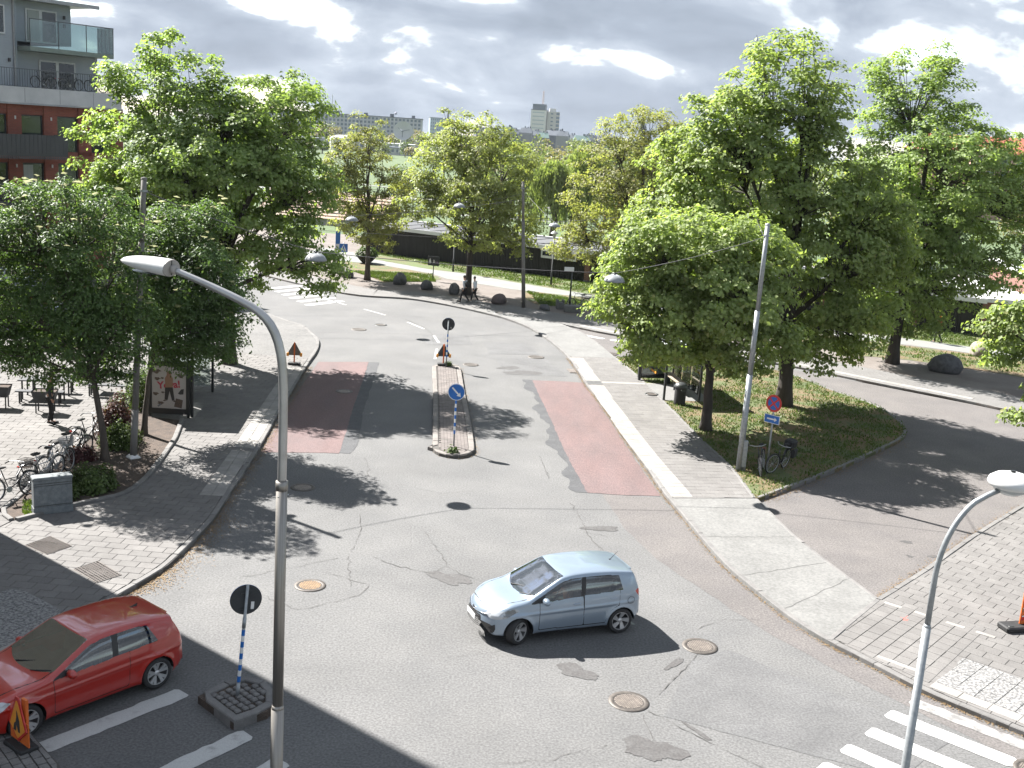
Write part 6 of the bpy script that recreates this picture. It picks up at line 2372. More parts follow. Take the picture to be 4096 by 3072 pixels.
# manholes and gratings
def manhole(x, y, r, label, pat=True, ring=M_iron, lid=M_ironl, z=0.012):
    root = empty("manhole_cover", (x, y, z), rnd.uniform(0, 1), label, "manhole cover")
    b = MB()
    b.lathe([(r * 0.76, 0.0), (r * 0.78, 0.006), (r, 0.004), (r * 1.01, -0.01)], 36)
    b.build("ring", ring, root, True)
    b = MB()
    b.lathe([(0.0, 0.001), (r * 0.75, 0.001)], 36)
    b.build("lid", M_iron, root)
    if pat:
        st = r * 0.105
        n = int(0.72 * r / st)
        for_i = MB()
        for i in range(-n, n + 1):
            for j in range(-n, n + 1):
                px, py = i * st, j * st
                if math.hypot(px, py) < r * 0.69:
                    d_ = st * 0.36
                    for_i.add([(px - d_, py - d_, 0.002), (px + d_, py - d_, 0.002), (px + d_, py + d_, 0.002), (px - d_, py + d_, 0.002),
                               (px - d_ * .8, py - d_ * .8, 0.009), (px + d_ * .8, py - d_ * .8, 0.009), (px + d_ * .8, py + d_ * .8, 0.009), (px - d_ * .8, py + d_ * .8, 0.009)],
                              [(4, 5, 6, 7), (0, 1, 5, 4), (1, 2, 6, 5), (2, 3, 7, 6), (3, 0, 4, 7)])
        o = for_i.build("stud", lid, root)
        o["kind"] = "stuff"
    return root


M_ironr = mat("rusty_iron", (0.36, 0.235, 0.120), 0.6, (0.22, 0.15, 0.09), scale=9)
manhole(2.76, 20.60, 0.41, "round manhole cover with dark ring, nearest the bottom, right of the centre")
manhole(4.61, 23.36, 0.40, "round manhole cover between the blue car's tail and the right kerb")
manhole(-4.57, 25.33, 0.38, "yellowish manhole cover just right of the big lamp post", lid=M_ironr)
manhole(-8.56, 60.24, 0.42, "worn manhole cover in the bend, left of the lane dashes", False, lid=M_iron)
manhole(-7.61, 62.13, 0.36, "dark manhole cover in the bend, nearest the far lane dashes", False, ring=M_blkmetal)
manhole(1.13, 55.7, 0.42, "manhole cover beside the far right kerb", False)
manhole(-7.0, 45.6, 0.36, "manhole cover in the left red bus bay", True)
manhole(-6.2, 32.7, 0.38, "manhole cover in the tree shade right of the left kerb", True)
manhole(-2.05, 52.75, 0.38, "manhole cover right of the far tip of the traffic island", False)
manhole(10.22, 19.0, 0.36, "manhole cover by the right-hand crosswalk at the frame edge", True)
manhole(6.2, 48.3, 0.30, "dark round cover in the floor in front of the right shelter", False, ring=M_blkmetal, z=0.142)
manhole(-1.1, 68.6, 0.36, "dark cover in the far sidewalk by the road", False, ring=M_blkmetal, z=0.116)


def grating(pts, label, z=0.126, m=M_iron, nx=14, ny=9):
    root = empty("floor_grating", (0, 0, 0), 0, label, "grating")
    a, b_, c, d_ = [Vector((p[0], p[1], z)) for p in pts]
    fb = MB()
    cc_ = (a + b_ + c + d_) / 4
    fb.prism([(p[0], p[1]) for p in pts], z - 0.03, z - 0.022)
    fb.build("well", M_blkmetal, root)
    g = MB()

    def P(u, v):
        return (a.lerp(b_, u)).lerp(d_.lerp(c, u), v)

    for i in range(nx + 1):
        u = i / nx
        g.tube([P(u, 0), P(u, 1)], 0.011, 4)
    for j in range(ny + 1):
        v = j / ny
        g.tube([P(0, v), P(1, v)], 0.011, 4)
    o = g.build("grid", mat("grating_steel", (0.165, 0.135, 0.115), 0.6, (0.12, 0.10, 0.085), scale=10), root)
    return root


grating([(-11.95, 26.40), (-11.20, 25.90), (-10.85, 26.55), (-11.62, 27.10)], "brown steel grating at the edge of the big shadow, farther left")
grating([(-10.22, 25.11), (-9.40, 24.42), (-9.02, 24.95), (-9.86, 25.68)], "brown steel grating half in the big shadow, nearer the kerb")
grating([(2.9, 53.2), (3.05, 52.4), (2.75, 52.35), (2.6, 53.15)], "gutter grating at the far right kerb", 0.03, nx=4, ny=8)
grating([(4.85, 57.6), (5.3, 57.4), (5.5, 58.0), (5.05, 58.2)], "square rusty grating on the side road mouth", 0.03, M_ironr, 6, 6)


# boulders
def boulder(x, y, rx, ry, rz, label, m, seed, z=0.1, flat_=0.3):
    rs = np.random.RandomState(seed)
    bm = bmesh.new()
    bmesh.ops.create_icosphere(bm, subdivisions=3, radius=1)
    ph = rs.rand(8) * 6.28
    cuts = [(Vector(rs.randn(3)).normalized(), rs.uniform(.72, .92)) for _ in range(7)]
    for v in bm.verts:
        p = v.co.copy()
        for n_, d_ in cuts:
            k = p.dot(n_) - d_
            if k > 0:
                p -= n_ * k * 0.85
        w = 1 + 0.05 * math.sin(4 * p.x + ph[0]) * math.sin(5 * p.y + ph[1]) + 0.03 * math.sin(9 * p.z + ph[2] + 4 * p.x)
        p *= w
        v.co = (p.x * rx, p.y * ry, max(p.z, -0.55) * rz)
    me = bpy.data.meshes.new("boulder")
    for f in bm.faces:
        f.smooth = True
    bm.to_mesh(me)
    bm.free()
    me.materials.append(m)
    o = bpy.data.objects.new("boulder", me)
    COL.objects.link(o)
    o.location = (x, y, z + rz * 0.50)
    o.rotation_euler = (0, 0, rs.rand() * 6)
    return tag(o, label, "boulder", "boulders along the park edge")


boulder(-8.40, 78.50, 0.54, 0.49, 0.57, "rounded grey boulder nearest the slender park tree", M_stone, 1)
boulder(-6.30, 76.75, 0.45, 0.44, 0.45, "grey boulder second from the slender park tree", M_stone, 2)
boulder(-4.32, 75.40, 0.41, 0.37, 0.53, "upright grey boulder left of the walking pair", M_stone, 3)
boulder(-1.20, 72.50, 0.71, 0.46, 0.44, "broad reddish boulder right of the walking pair", M_stonep, 4)
boulder(1.75, 70.95, 0.45, 0.31, 0.26, "low flat grey boulder right of the dark wire pole", M_stone, 5)
boulder(-12.30, 80.30, 0.46, 0.44, 0.44, "boulder behind the maple branch by the crosswalk", M_stone, 6)
boulder(27.00, 64.20, 0.74, 0.56, 0.60, "pale sandy boulder at the far right", M_stonel, 7)
boulder(22.90, 58.40, 0.94, 0.72, 0.67, "dark boulder at the foot of the large right maple", M_stone, 8)

pb = empty("concrete_block", (3.65, 70.85, 0.1), rad(-8), "oblong concrete block at the foot of the street plate post", "planter")
b = MB()
b.bevbox((0, 0, 0.22), (1.25, 0.55, 0.46), 0.05)
b.build("body", M_conc, pb)
s8.location = (3.35, 71.0, 0.3)
cb2 = empty("concrete_stool", (2.78, 71.9, 0.1), rad(10), "small pale U-shaped concrete stool by the park edge", "planter")
b = MB()
b.bevbox((0, 0, 0.22), (0.50, 0.45, 0.44), 0.03)
b.build("body", M_conc, cb2)
for x in (-0.19, 0.19):
    b = MB()
    b.bevbox((x, 0, 0.52), (0.12, 0.45, 0.16), 0.02)
    b.build("arm", M_conc, cb2)

fp = empty("flower_bowl", (-12.3, 89.5, 0.1), 0, "dark bowl planter with plants by the entrance beyond the bend", "planter")
b = MB()
b.lathe([(0.3, 0.0), (0.55, 0.25), (0.85, 0.6), (0.9, 0.65), (0.8, 0.6), (0.0, 0.5)], 20)
b.build("bowl", M_blk, fp, True)
rs_ = np.random.RandomState(4)
u = rs_.randn(350, 3)
u /= np.linalg.norm(u, axis=1, keepdims=True)
u[:, 2] = np.abs(u[:, 2])
V, F = leaf_cloud(rs_, u * np.array([.8, .8, .7]) + np.array([0, 0, .6]), np.full(350, .1), 2, 0.18, np.array([0, 0, .6]))
np_mesh("foliage", V, F, L_shr, fp)


# black park lanterns
def lantern(loc, h, label):
    root = empty("park_lantern", loc, 0, label, "street lamp", "black park lanterns")
    b = MB()
    b.tube([(0, 0, 0), (0, 0, 1.0), (0, 0, 1.02), (0, 0, h - 0.5)], [0.075, 0.07, 0.045, 0.04], 8)
    b.build("post", M_blkmetal, root, True)
    b = MB()
    b.lathe([(0.08, h - 0.5), (0.17, h - 0.14), (0.16, h - 0.12), (0.07, h - 0.48)], 6)
    b.build("glass", M_lens, root)
    b = MB()
    b.lathe([(0.30, h - 0.14), (0.20, h - 0.03), (0.06, h + 0.03), (0.0, h + 0.12)], 12)
    b.build("hood", mat("lantern_hood", (0.20, 0.21, 0.21), 0.5), root, True)
    return root


lantern((2.42, 83.3, 0.1), 4.0, "black park lantern before the white window band of the timber building")
lantern((-5.2, 87.6, 0.1), 3.6, "black park lantern beyond the info board, behind the yellow-green maple")

# cafe tables and benches at the left edge
M_tabl = mat("charcoal_table", (0.040, 0.043, 0.048), 0.6, (0.028, 0.03, 0.034), scale=3, stretch=(1, 12, 1))


def table_set(loc, rz, label):
    root = empty("picnic_table", loc, rz, label, "table")
    for k in range(5):
        b = MB()
        b.box(-0.9, -0.38 + k * 0.155, 0.70, 0.9, -0.38 + k * 0.155 + 0.14, 0.74)
        b.build("top_slat", M_tabl, root)
    for x in (-0.75, 0.75):
        for y in (-0.33, 0.33):
            b = MB()
            b.box(x - 0.025, y - 0.025, 0, x + 0.025, y + 0.025, 0.70)
            b.build("leg", M_tabl, root)
    return root


def bench_set(loc, rz, label):
    root = empty("cafe_bench", loc, rz, label, "bench", "benches at the cafe tables")
    for k in range(2):
        b = MB()
        b.box(-0.85, -0.16 + k * 0.165, 0.43, 0.85, -0.16 + k * 0.165 + 0.15, 0.47)
        b.build("seat_slat", M_tabl, root)
    for x in (-0.7, 0.7):
        b = MB()
        b.box(x - 0.025, -0.14, 0, x + 0.025, -0.09, 0.43)
        b.box(x - 0.025, 0.09, 0, x + 0.025, 0.14, 0.43)
        b.build("leg", M_tabl, root)
    return root


def planter_box(loc, rz, label):
    root = empty("raised_planter", loc, rz, label, "planter")
    b = MB()
    b.add([(-.32, -.22, .42), (.32, -.22, .42), (.32, .22, .42), (-.32, .22, .42), (-.42, -.28, .82), (.42, -.28, .82), (.42, .28, .82), (-.42, .28, .82)],
          [(0, 3, 2, 1), (0, 1, 5, 4), (1, 2, 6, 5), (2, 3, 7, 6), (3, 0, 4, 7)])
    b.build("trough", M_tabl, root)
    b = MB()
    b.box(-.38, -.25, .74, .38, .25, .78)
    b.build("soil", M_soil, root)
    for x in (-.28, .28):
        for y in (-.18, .18):
            b = MB()
            b.box(x - .02, y - .02, 0, x + .02, y + .02, .42)
            b.build("leg", M_tabl, root)
    return root


table_set((-17.6, 41.0, 0.12), rad(8), "charcoal picnic table on the plaza, left edge, behind the raised planter")
bench_set((-17.45, 40.15, 0.12), rad(8), "charcoal bench on the near side of the left cafe table")
bench_set((-17.7, 41.9, 0.12), rad(8), "charcoal bench on the far side of the left cafe table")
table_set((-15.6, 42.6, 0.12), rad(4), "charcoal picnic table on the plaza behind the nearer rowan trunk")
bench_set((-15.5, 41.8, 0.12), rad(4), "charcoal bench on the near side of the cafe table behind the rowan trunk")
planter_box((-16.75, 38.95, 0.12), rad(10), "dark raised planter trough on legs in front of the cafe table")
planter_box((-18.55, 39.2, 0.12), rad(10), "dark raised planter trough cut by the left edge")

# ---------------------------------------------------------------- cars
def car_paint(name, col, col2, rough=0.3, metal=0.0):
    m = mat(name, col, rough, col2, scale=1.2, coat=1.0, metal=metal, spec=0.5)
    return m


M_cglass = glass_mat("car_glass", (0.13, 0.17, 0.17), 0.01, 0.10)
M_cglassf = glass_mat("windscreen_glass", (0.45, 0.55, 0.52), 0.01, 0.36)
M_tyre = mat("tyre", (0.026, 0.026, 0.027), 0.8, (0.018, 0.018, 0.018), scale=20)
M_alloy = mat("alloy", (0.50, 0.50, 0.50), 0.35, (0.42, 0.42, 0.42), metal=0.6)
M_plast = mat("black_trim", (0.018, 0.019, 0.020), 0.5, (0.014, 0.014, 0.015))
M_seam = mat("panel_gap", (0.012, 0.012, 0.013), 0.8)
M_chrome = mat("chrome", (0.60, 0.60, 0.61), 0.15, metal=1.0)
M_tail = mat("tail_lamp", (0.42, 0.018, 0.012), 0.15, (0.30, 0.012, 0.010), spec=0.8, coat=0.6)
M_head = mat("head_lamp", (0.36, 0.38, 0.40), 0.10, (0.10, 0.105, 0.11), scale=3.5, contrast=(0.45, 0.55), spec=0.9, coat=0.8)
M_plate = mat("plate_white", (0.58, 0.58, 0.57), 0.5)
M_seat = mat("car_seat", (0.060, 0.060, 0.062), 0.9)
M_seatl = mat("car_seat_light", (0.20, 0.20, 0.19), 0.9)


def interp(x, pts):
    return np.interp(x, [p[0] for p in pts], [p[1] for p in pts])


def smooth_interp(x, pts):
    """Cubic Hermite through points, monotone-ish."""
    xs = np.array([p[0] for p in pts], float)
    ys = np.array([p[1] for p in pts], float)
    d = np.diff(ys) / np.diff(xs)
    m = np.zeros(len(xs))
    m[1:-1] = np.where(d[:-1] * d[1:] > 0, 2 * d[:-1] * d[1:] / (d[:-1] + d[1:] + 1e-12), 0)
    m[0], m[-1] = d[0], d[-1]
    x = np.clip(x, xs[0], xs[-1])
    i = np.clip(np.searchsorted(xs, x) - 1, 0, len(xs) - 2)
    h = xs[i + 1] - xs[i]
    t = (x - xs[i]) / h
    return ys[i] * (1 + 2 * t) * (1 - t) ** 2 + h * m[i] * t * (1 - t) ** 2 + ys[i + 1] * t * t * (3 - 2 * t) + h * m[i + 1] * t * t * (t - 1)


def make_car(name, label, P, loc, yaw, paint, group=None, steer=0.0):
    """Hatchback shell swept from side profile, plan and cross section, then cut into parts.
    Local x forward from the rear axle, y left, z up."""
    root = empty(name, (loc[0], loc[1], 0.012), yaw, label, "car", group)
    top, belt = P["top"], P["belt"]
    x0, x1 = P["x0"], P["x1"]
    W0 = P["w"]
    nx, M = P.get("nx", 400), P.get("m", 104)
    u = np.linspace(0, 1, nx)
    # stations packed towards both ends
    xs = x0 + (x1 - x0) * (u + 0.055 * np.sin(2 * PI * u) * -1)
    zt = smooth_interp(xs, top)
    zb = interp(xs, P["bot"])
    w = smooth_interp(xs, P["plan"]) * W0
    bl = interp(xs, belt)
    grid = np.zeros((nx, 2 * M - 1, 3))
    for i in range(nx):
        t_, b_, W_, B_ = zt[i], zb[i], w[i], bl[i]
        tum = P.get("tum", 0.30)
        zs = max(min(B_, t_ - 0.07), b_ + 0.05)
        hgt = t_ - b_
        ys = W_ * 0.958
        zr = max(t_ - 0.055, zs + 0.005)
        wr = ys - max(zr - zs, 0) * tum
        pts = [(W_ * 0.88, b_), (W_ * 0.955, b_ + 0.05 * min(1, hgt)), (W_ * 0.985, b_ + 0.18 * min(hgt, 1)), (W_ * 1.0, b_ + 0.55 * (zs - b_)), (W_ * 0.990, b_ + 0.82 * (zs - b_)), (ys, zs),
               ((ys + wr) / 2 + 0.008, (zs + zr) / 2), (wr, zr), (wr * 0.93, t_ - 0.022), (wr * 0.70, t_ - 0.006), (wr * 0.35, t_), (0.0, t_)]
        # rounded by one corner-cutting pass, then resampled by arc length
        for _ in range(2):
            q = [pts[0]]
            for k in range(len(pts) - 1):
                a, c = pts[k], pts[k + 1]
                q += [(a[0] * .75 + c[0] * .25, a[1] * .75 + c[1] * .25), (a[0] * .25 + c[0] * .75, a[1] * .25 + c[1] * .75)]
            q.append(pts[-1])
            pts = q
        pa = np.array(pts)
        L = np.concatenate([[0], np.cumsum(np.hypot(np.diff(pa[:, 0]), np.diff(pa[:, 1])))])
        s = np.linspace(0, L[-1], M)
        yy, zz = np.interp(s, L, pa[:, 0]), np.interp(s, L, pa[:, 1])
        grid[i, :M, 0] = xs[i]
        grid[i, :M, 1] = yy
        grid[i, :M, 2] = zz
        grid[i, M:, 0] = xs[i]
        grid[i, M:, 1] = -yy[::-1][1:]
        grid[i, M:, 2] = zz[::-1][1:]
    # rounded nose and tail in plan: ends pulled in as |y| grows
    yy = np.abs(grid[:, :, 1]) / W0
    fr = np.clip((xs - (x1 - 0.75)) / 0.75, 0, 1)[:, None]
    re = np.clip(((x0 + 0.5) - xs) / 0.5, 0, 1)[:, None]
    grid[:, :, 0] -= fr ** 1.5 * P.get("nose", 0.34) * yy ** 2.4
    grid[:, :, 0] += re ** 1.5 * P.get("tail", 0.18) * yy ** 2.6
    # crease along the flanks
    zc = grid[:, :, 2]
    sgn = np.sign(grid[:, :, 1])
    crease = np.exp(-((zc - (P["crease"] + 0.05 * (1.4 - grid[:, :, 0]) * 0.5)) / 0.035) ** 2) * 0.012 * (yy > 0.7)
    grid[:, :, 1] += sgn * crease
    # flared arches
    for xw in (0.0, P["wb"]):
        rr = np.hypot(grid[:, :, 0] - xw, zc - P["wr"])
        grid[:, :, 1] += sgn * 0.022 * np.exp(-((rr - P["ra"]) / 0.07) ** 2) * (yy > 0.7)
    C = 2 * M - 1
    V = grid.reshape(-1, 3)
    idx = np.arange(nx * C).reshape(nx, C)
    F = np.stack([idx[:-1, :-1], idx[1:, :-1], idx[1:, 1:], idx[:-1, 1:]], -1).reshape(-1, 4)
    cen = V[F].mean(1)
    e1, e2 = V[F[:, 2]] - V[F[:, 0]], V[F[:, 3]] - V[F[:, 1]]
    nr = np.cross(e1, e2)
    nr /= np.linalg.norm(nr, axis=1, keepdims=True) + 1e-12
    if (nr[:, 2] * (cen[:, 2] - 0.6)).sum() < 0:
        F = F[:, ::-1]
        nr = -nr
    x, y, z = cen[:, 0], cen[:, 1], cen[:, 2]
    ay = np.abs(y)
    part = np.full(len(F), "body", dtype=object)
    ztc, blc = smooth_interp(x, top), interp(x, belt)
    side = np.abs(nr[:, 1]) > 0.55
    # windows
    wn_ = P["win"]
    in_gl = side & (z > blc + 0.02) & (z < ztc - P.get("rail", 0.085)) & (x < wn_["xf"]) & (x > wn_["xr0"] + (z - blc) * wn_["xrk"]) & (ay > 0.3)
    part[in_gl] = "window"
    bp = in_gl & (np.abs(x - wn_["xb"] + (z - 1.1) * 0.10) < wn_.get("bw", 0.045))
    part[bp] = "pillar"
    part[in_gl & (x > wn_["xq"])] = "pillar"
    yw = wn_["ws"]
    ws = (~side) & (nr[:, 2] > 0.1) & (x > wn_["w0"] + 0.10 * (ay / W0) ** 2 * -1) & (x < wn_["w1"] - wn_.get("wcurve", 0.30) * (ay / W0) ** 2.2) & (z > blc - 0.05)
    ysd = W0 * 0.958 - np.maximum(ztc - 0.055 - blc, 0) * P.get("tum", 0.30)
    ws &= ay < ysd * 0.90
    part[ws] = "windscreen"
    rw_ = (~in_gl) & (nr[:, 0] < -0.35) & (z > wn_["r0"]) & (z < wn_["r1"]) & (ay < wn_["ry"] * W0 * (1.0 - 0.25 * (z - wn_["r0"])))
    part[rw_] = "rear_window"
    if "hl" in P:
        pl = P["hl"]
        hl = np.array([inside((a, c), pl) for a, c in zip(x, z)]) & (ay > P["hly"])
        part[hl & (part == "body")] = "headlight"
        tl = np.array([inside((a, c), P["tl"]) for a, c in zip(x, z)]) & (ay > P["tly"])
        part[tl] = "taillight"
        g = (nr[:, 0] > 0.25) & (z > P["gr"][0]) & (z < P["gr"][1]) & (ay < P["gr"][2] + (P["gr"][3] - P["gr"][2]) * np.clip((P["gr"][1] - z) / (P["gr"][1] - P["gr"][0]), 0, 1)) & (part == "body")
        part[g] = "grille"
    # doors and panel gaps
    dr = P["doors"]
    sw = 0.012
    low = (z > dr["z0"]) & (ay > 0.45 * W0)
    for k in range(len(dr["x"]) - 1):
        xa, xb_ = dr["x"][k + 1], dr["x"][k]
        zone = low & side & (x > xa + dr["lean"] * (z - 0.6) * (1 if k < len(dr["x"]) - 2 else -1.0)) & (x < xb_) & (part == "body") & (z < ztc - 0.03)
        r_ = np.hypot(x, z - P["wr"])
        zone &= r_ > P["ra"] + 0.05
        part[zone & (z < blc + 0.02)] = "door%d" % k
    is_d = np.array([p.startswith("door") for p in part]).reshape(nx - 1, C - 1)
    pid = np.unique(part, return_inverse=True)[1].reshape(nx - 1, C - 1)
    edge = np.zeros_like(is_d)
    edge[1:, :] |= (pid[1:, :] != pid[:-1, :]) & (is_d[1:, :] | is_d[:-1, :])
    edge[:, 1:] |= (pid[:, 1:] != pid[:, :-1]) & (is_d[:, 1:] & ~is_d[:, :-1] | ~is_d[:, 1:] & is_d[:, :-1])
    names_ = np.unique(part)
    isw = np.isin(part, ["window", "pillar"]).reshape(nx - 1, C - 1)
    edge &= ~isw
    part[edge.reshape(-1) & ~np.isin(part, ["window", "pillar"])] = "panel_gap"
    # bonnet and tailgate gaps
    hood = (~side) & (np.abs(x - (P["hood"] - 0.10 * (ay / W0) ** 2)) < 0.010) & (z > 0.55) & (part == "body") & (ay < W0 * .9)
    part[hood] = "panel_gap"
    hs = (part == "body") & (x > wn_["w1"] - .25) & (x < P["hood"]) & (np.abs(ay - (W0 * 0.80 - 0.16 * np.clip((x - wn_["w1"]) / 1.0, 0, 1))) < 0.010) & (nr[:, 2] > .3)
    part[hs] = "panel_gap"
    # wheel openings
    for xw in (0.0, P["wb"]):
        rr = np.hypot(x - xw, z - P["wr"])
        part[(rr < P["ra"]) & (ay > 0.40)] = "cut"
    part[(part == "body") & (z < P["sill"]) & (ay > .4)] = "sill"
    # smooth the cut lines between parts
    pg = np.unique(part, return_inverse=True)[1].reshape(nx - 1, C - 1)
    ea, eb = [], []
    m1 = pg[1:, :] != pg[:-1, :]
    ii, jj = np.where(m1)
    ea.append(idx[ii + 1, jj]); eb.append(idx[ii + 1, jj + 1])
    m2 = pg[:, 1:] != pg[:, :-1]
    ii, jj = np.where(m2)
    ea.append(idx[ii, jj + 1]); eb.append(idx[ii + 1, jj + 1])
    ea, eb = np.concatenate(ea), np.concatenate(eb)
    cnt = np.zeros(len(V))
    np.add.at(cnt, ea, 1)
    np.add.at(cnt, eb, 1)
    for _ in range(7):
        sm = np.zeros_like(V)
        np.add.at(sm, ea, V[eb])
        np.add.at(sm, eb, V[ea])
        ok = cnt == 2
        V[ok] += 0.5 * (sm[ok] / 2 - V[ok])
    front = V[V[:, 0] > x1 - 1.0]

    def surf(yv, zv, out=0.008):
        k = np.argmin((front[:, 1] - yv) ** 2 + (front[:, 2] - zv) ** 2 - 0.02 * front[:, 0])
        return float(front[k, 0]) + out

    root["_"] = 0
    del root["_"]
    mats = {"body": paint, "window": M_cglass, "pillar": M_plast, "windscreen": M_cglassf, "rear_window": M_cglass, "headlight": M_head, "taillight": M_tail, "grille": M_plast, "panel_gap": M_seam, "sill": M_plast}
    names = {"pillar": "window_trim"}

    def mk(nm, sel, m, par):
        f = F[sel]
        if len(f) == 0:
            return None
        uq, inv = np.unique(f, return_inverse=True)
        return np_mesh(nm, V[uq], inv.reshape(f.shape), m, par, True)

    body = None
    bnames = ["body"] + [p for p in np.unique(part) if p not in ("body", "cut")]
    for p in bnames:
        m = mats.get(p, paint)
        sel = part == p
        if p in ("body", "panel_gap", "grille", "windscreen", "rear_window", "pillar", "sill"):
            o = mk(names.get(p, p), sel, m, root)
            if p == "body":
                body = o
        elif p == "window":
            for sg in (1, -1):
                for fr_ in (True, False):
                    mk("window", sel & (y * sg > 0) & ((x > wn_["xb"]) == fr_), m, root)
        elif p.startswith("door"):
            for sg in (1, -1):
                o = mk("door", sel & (y * sg > 0), paint, root)
                k = int(p[4:])
                if o is None or k >= len(dr.get("h", [])):
                    continue
                hx, hz, hy = dr["h"][k]
                b = MB()
                b.bevbox((hx, sg * hy, hz), (0.17, 0.035, 0.030), 0.010)
                b.bevbox((hx, sg * (hy - 0.02), hz - 0.005), (0.11, 0.03, 0.055), 0.010)
                b.build("handle", paint, o)
        else:
            for sg in (1, -1):
                mk(p, sel & (y * sg > 0), m, root)
    # end caps
    for i, nm in ((0, "rear_panel"), (nx - 1, "nose_panel")):
        b = MB()
        ring = [tuple(v) for v in grid[i]]
        b.add(ring, [tuple(range(len(ring)))])
        b.build(nm, paint if nm == "rear_panel" else M_plast, root)
    # underbody, arch liners, cabin
    b = MB()
    b.box(P["ra"] + 0.03, -W0 * 0.90, P["sill"] + 0.02, P["wb"] - P["ra"] - 0.03, W0 * 0.90, P["sill"] + 0.07)
    b.box(x0 + 0.25, -0.41, P["sill"] + 0.021, P["ra"] + 0.028, 0.41, P["sill"] + 0.069)
    b.box(P["wb"] - P["ra"] - 0.028, -0.41, P["sill"] + 0.021, x1 - 0.35, 0.41, P["sill"] + 0.069)
    b.build("underbody", M_plast, root)
    for xw in (0.0, P["wb"]):
        for sg in (1, -1):
            b = MB()
            n = 16
            vs = []
            for k in range(n + 1):
                a = PI * k / n
                for yv in (0.42, W0 * 0.965):
                    vs.append((xw + math.cos(a) * (P["ra"] + .008), sg * yv, P["wr"] + math.sin(a) * (P["ra"] + .008)))
            b.add(vs, [(2 * k, 2 * k + 2, 2 * k + 3, 2 * k + 1) for k in range(n)])
            b.add([(xw - P["ra"], sg * .42, P["wr"] - .15), (xw + P["ra"], sg * .42, P["wr"] - .15), (xw + P["ra"], sg * .42, P["wr"] + P["ra"]), (xw - P["ra"], sg * .42, P["wr"] + P["ra"])], [(0, 1, 2, 3)])
            b.build("arch_liner", M_plast, root)
    b = MB()
    zc_ = float(interp(1.0, belt)) - 0.10
    b.box(x0 + 0.45, -W0 * .86, zc_ - 0.34, wn_["w0"] + 0.10, W0 * .86, zc_ - 0.30)
    b.bevbox(((wn_["w0"] + wn_["w1"]) / 2 - 0.02, 0, zc_ - 0.06), (wn_["w1"] - wn_["w0"] - 0.25, W0 * 1.66, 0.18), 0.05)
    b.build("dashboard", M_plast, root)
    for (sx, st) in ((1.10, M_seat), (0.22, M_seat)):
        for sy in (0.36, -0.36):
            b = MB()
            b.bevbox((sx + 0.22, sy, zc_ - 0.2), (0.5, 0.5, 0.18), 0.05)
            b.M = Matrix.Translation((sx - 0.06, sy, zc_ + 0.06)) @ Matrix.Rotation(rad(-14), 4, "Y")
            b.bevbox((0, 0, 0), (0.14, 0.50, 0.60), 0.05)
            b.bevbox((-0.01, 0, 0.40), (0.09, 0.26, 0.17), 0.03)
            b.M = None
            b.build("seat", M_seatl if (sx > 1 and sy > 0) else st, root)
    b = MB()
    b.M = Matrix.Translation((wn_["w0"] + 0.05, 0.36, zc_ + 0.06)) @ Matrix.Rotation(rad(68), 4, "Y")
    b.tube([(0.18 * math.cos(t), 0.18 * math.sin(t), 0) for t in [k * 2 * PI / 18 for k in range(19)]], 0.016, 6)
    b.M = None
    b.build("steering_wheel", M_plast, root)
    # wheels
    for xw in (0.0, P["wb"]):
        for sg in (1, -1):
            wh = empty("wheel", (xw, sg * (P["track"]), P["wr"]), steer if xw > 1 else 0.0)
            wh.parent = root
            r = P["wr"]
            b = MB()
            tw = 0.098
            b.lathe([(r * 0.70, sg * -tw), (r * 0.93, sg * -tw), (r * 0.995, sg * -tw * .7), (r, 0), (r * 0.995, sg * tw * .7), (r * 0.93, sg * tw), (r * 0.80, sg * tw * 1.04), (r * 0.70, sg * tw * 0.9)], 36, axis="y")
            b.build("tyre", M_tyre, wh, True)
            b = MB()
            b.lathe([(r * 0.705, sg * tw * .9), (r * 0.66, sg * tw * .86), (r * 0.64, sg * tw * .2), (r * .2, sg * tw * .1), (0, sg * tw * .1)], 36, axis="y")
            b.build("rim_barrel", mat("rim_barrel_dark", (0.035, 0.035, 0.037), 0.6, metal=0.3), wh, True)  # barrel behind the spokes, one even dark grey
            b = MB()
            b.lathe([(r * 0.715, sg * tw * .93), (r * 0.71, sg * tw * .99), (r * 0.675, sg * tw * .99), (r * 0.655, sg * tw * .75)], 36, axis="y")
            ns = P["spokes"]
            for k in range(ns):
                a = 2 * PI * k / ns + 0.2
                for da in P["split"]:
                    wd0, wd1 = P["sw"]
                    ca, sa = math.cos(a), math.sin(a)
                    a2 = a + da
                    cb_, sb_ = math.cos(a2), math.sin(a2)
                    pi_ = r * .14
                    po = r * .69
                    vs = [(ca * pi_ - sa * wd0, sg * tw * .62, sa * pi_ + ca * wd0), (ca * pi_ + sa * wd0, sg * tw * .62, sa * pi_ - ca * wd0), (cb_ * po + sb_ * wd1, sg * tw * .93, sb_ * po - cb_ * wd1), (cb_ * po - sb_ * wd1, sg * tw * .93, sb_ * po + cb_ * wd1)]
                    vs += [(v[0], v[1] - sg * 0.03, v[2]) for v in vs]
                    b.add(vs, [(0, 1, 2, 3), (0, 4, 5, 1), (1, 5, 6, 2), (2, 6, 7, 3), (3, 7, 4, 0)])
            b.build("rim", M_alloy, wh)
            b = MB()
            b.lathe([(0, sg * tw * .78), (r * .12, sg * tw * .76), (r * .19, sg * tw * .60)], 18, axis="y")
            b.build("hub_cap", M_alloy, wh, True)
    # mirrors
    mx, my, mz = P["mirror"]
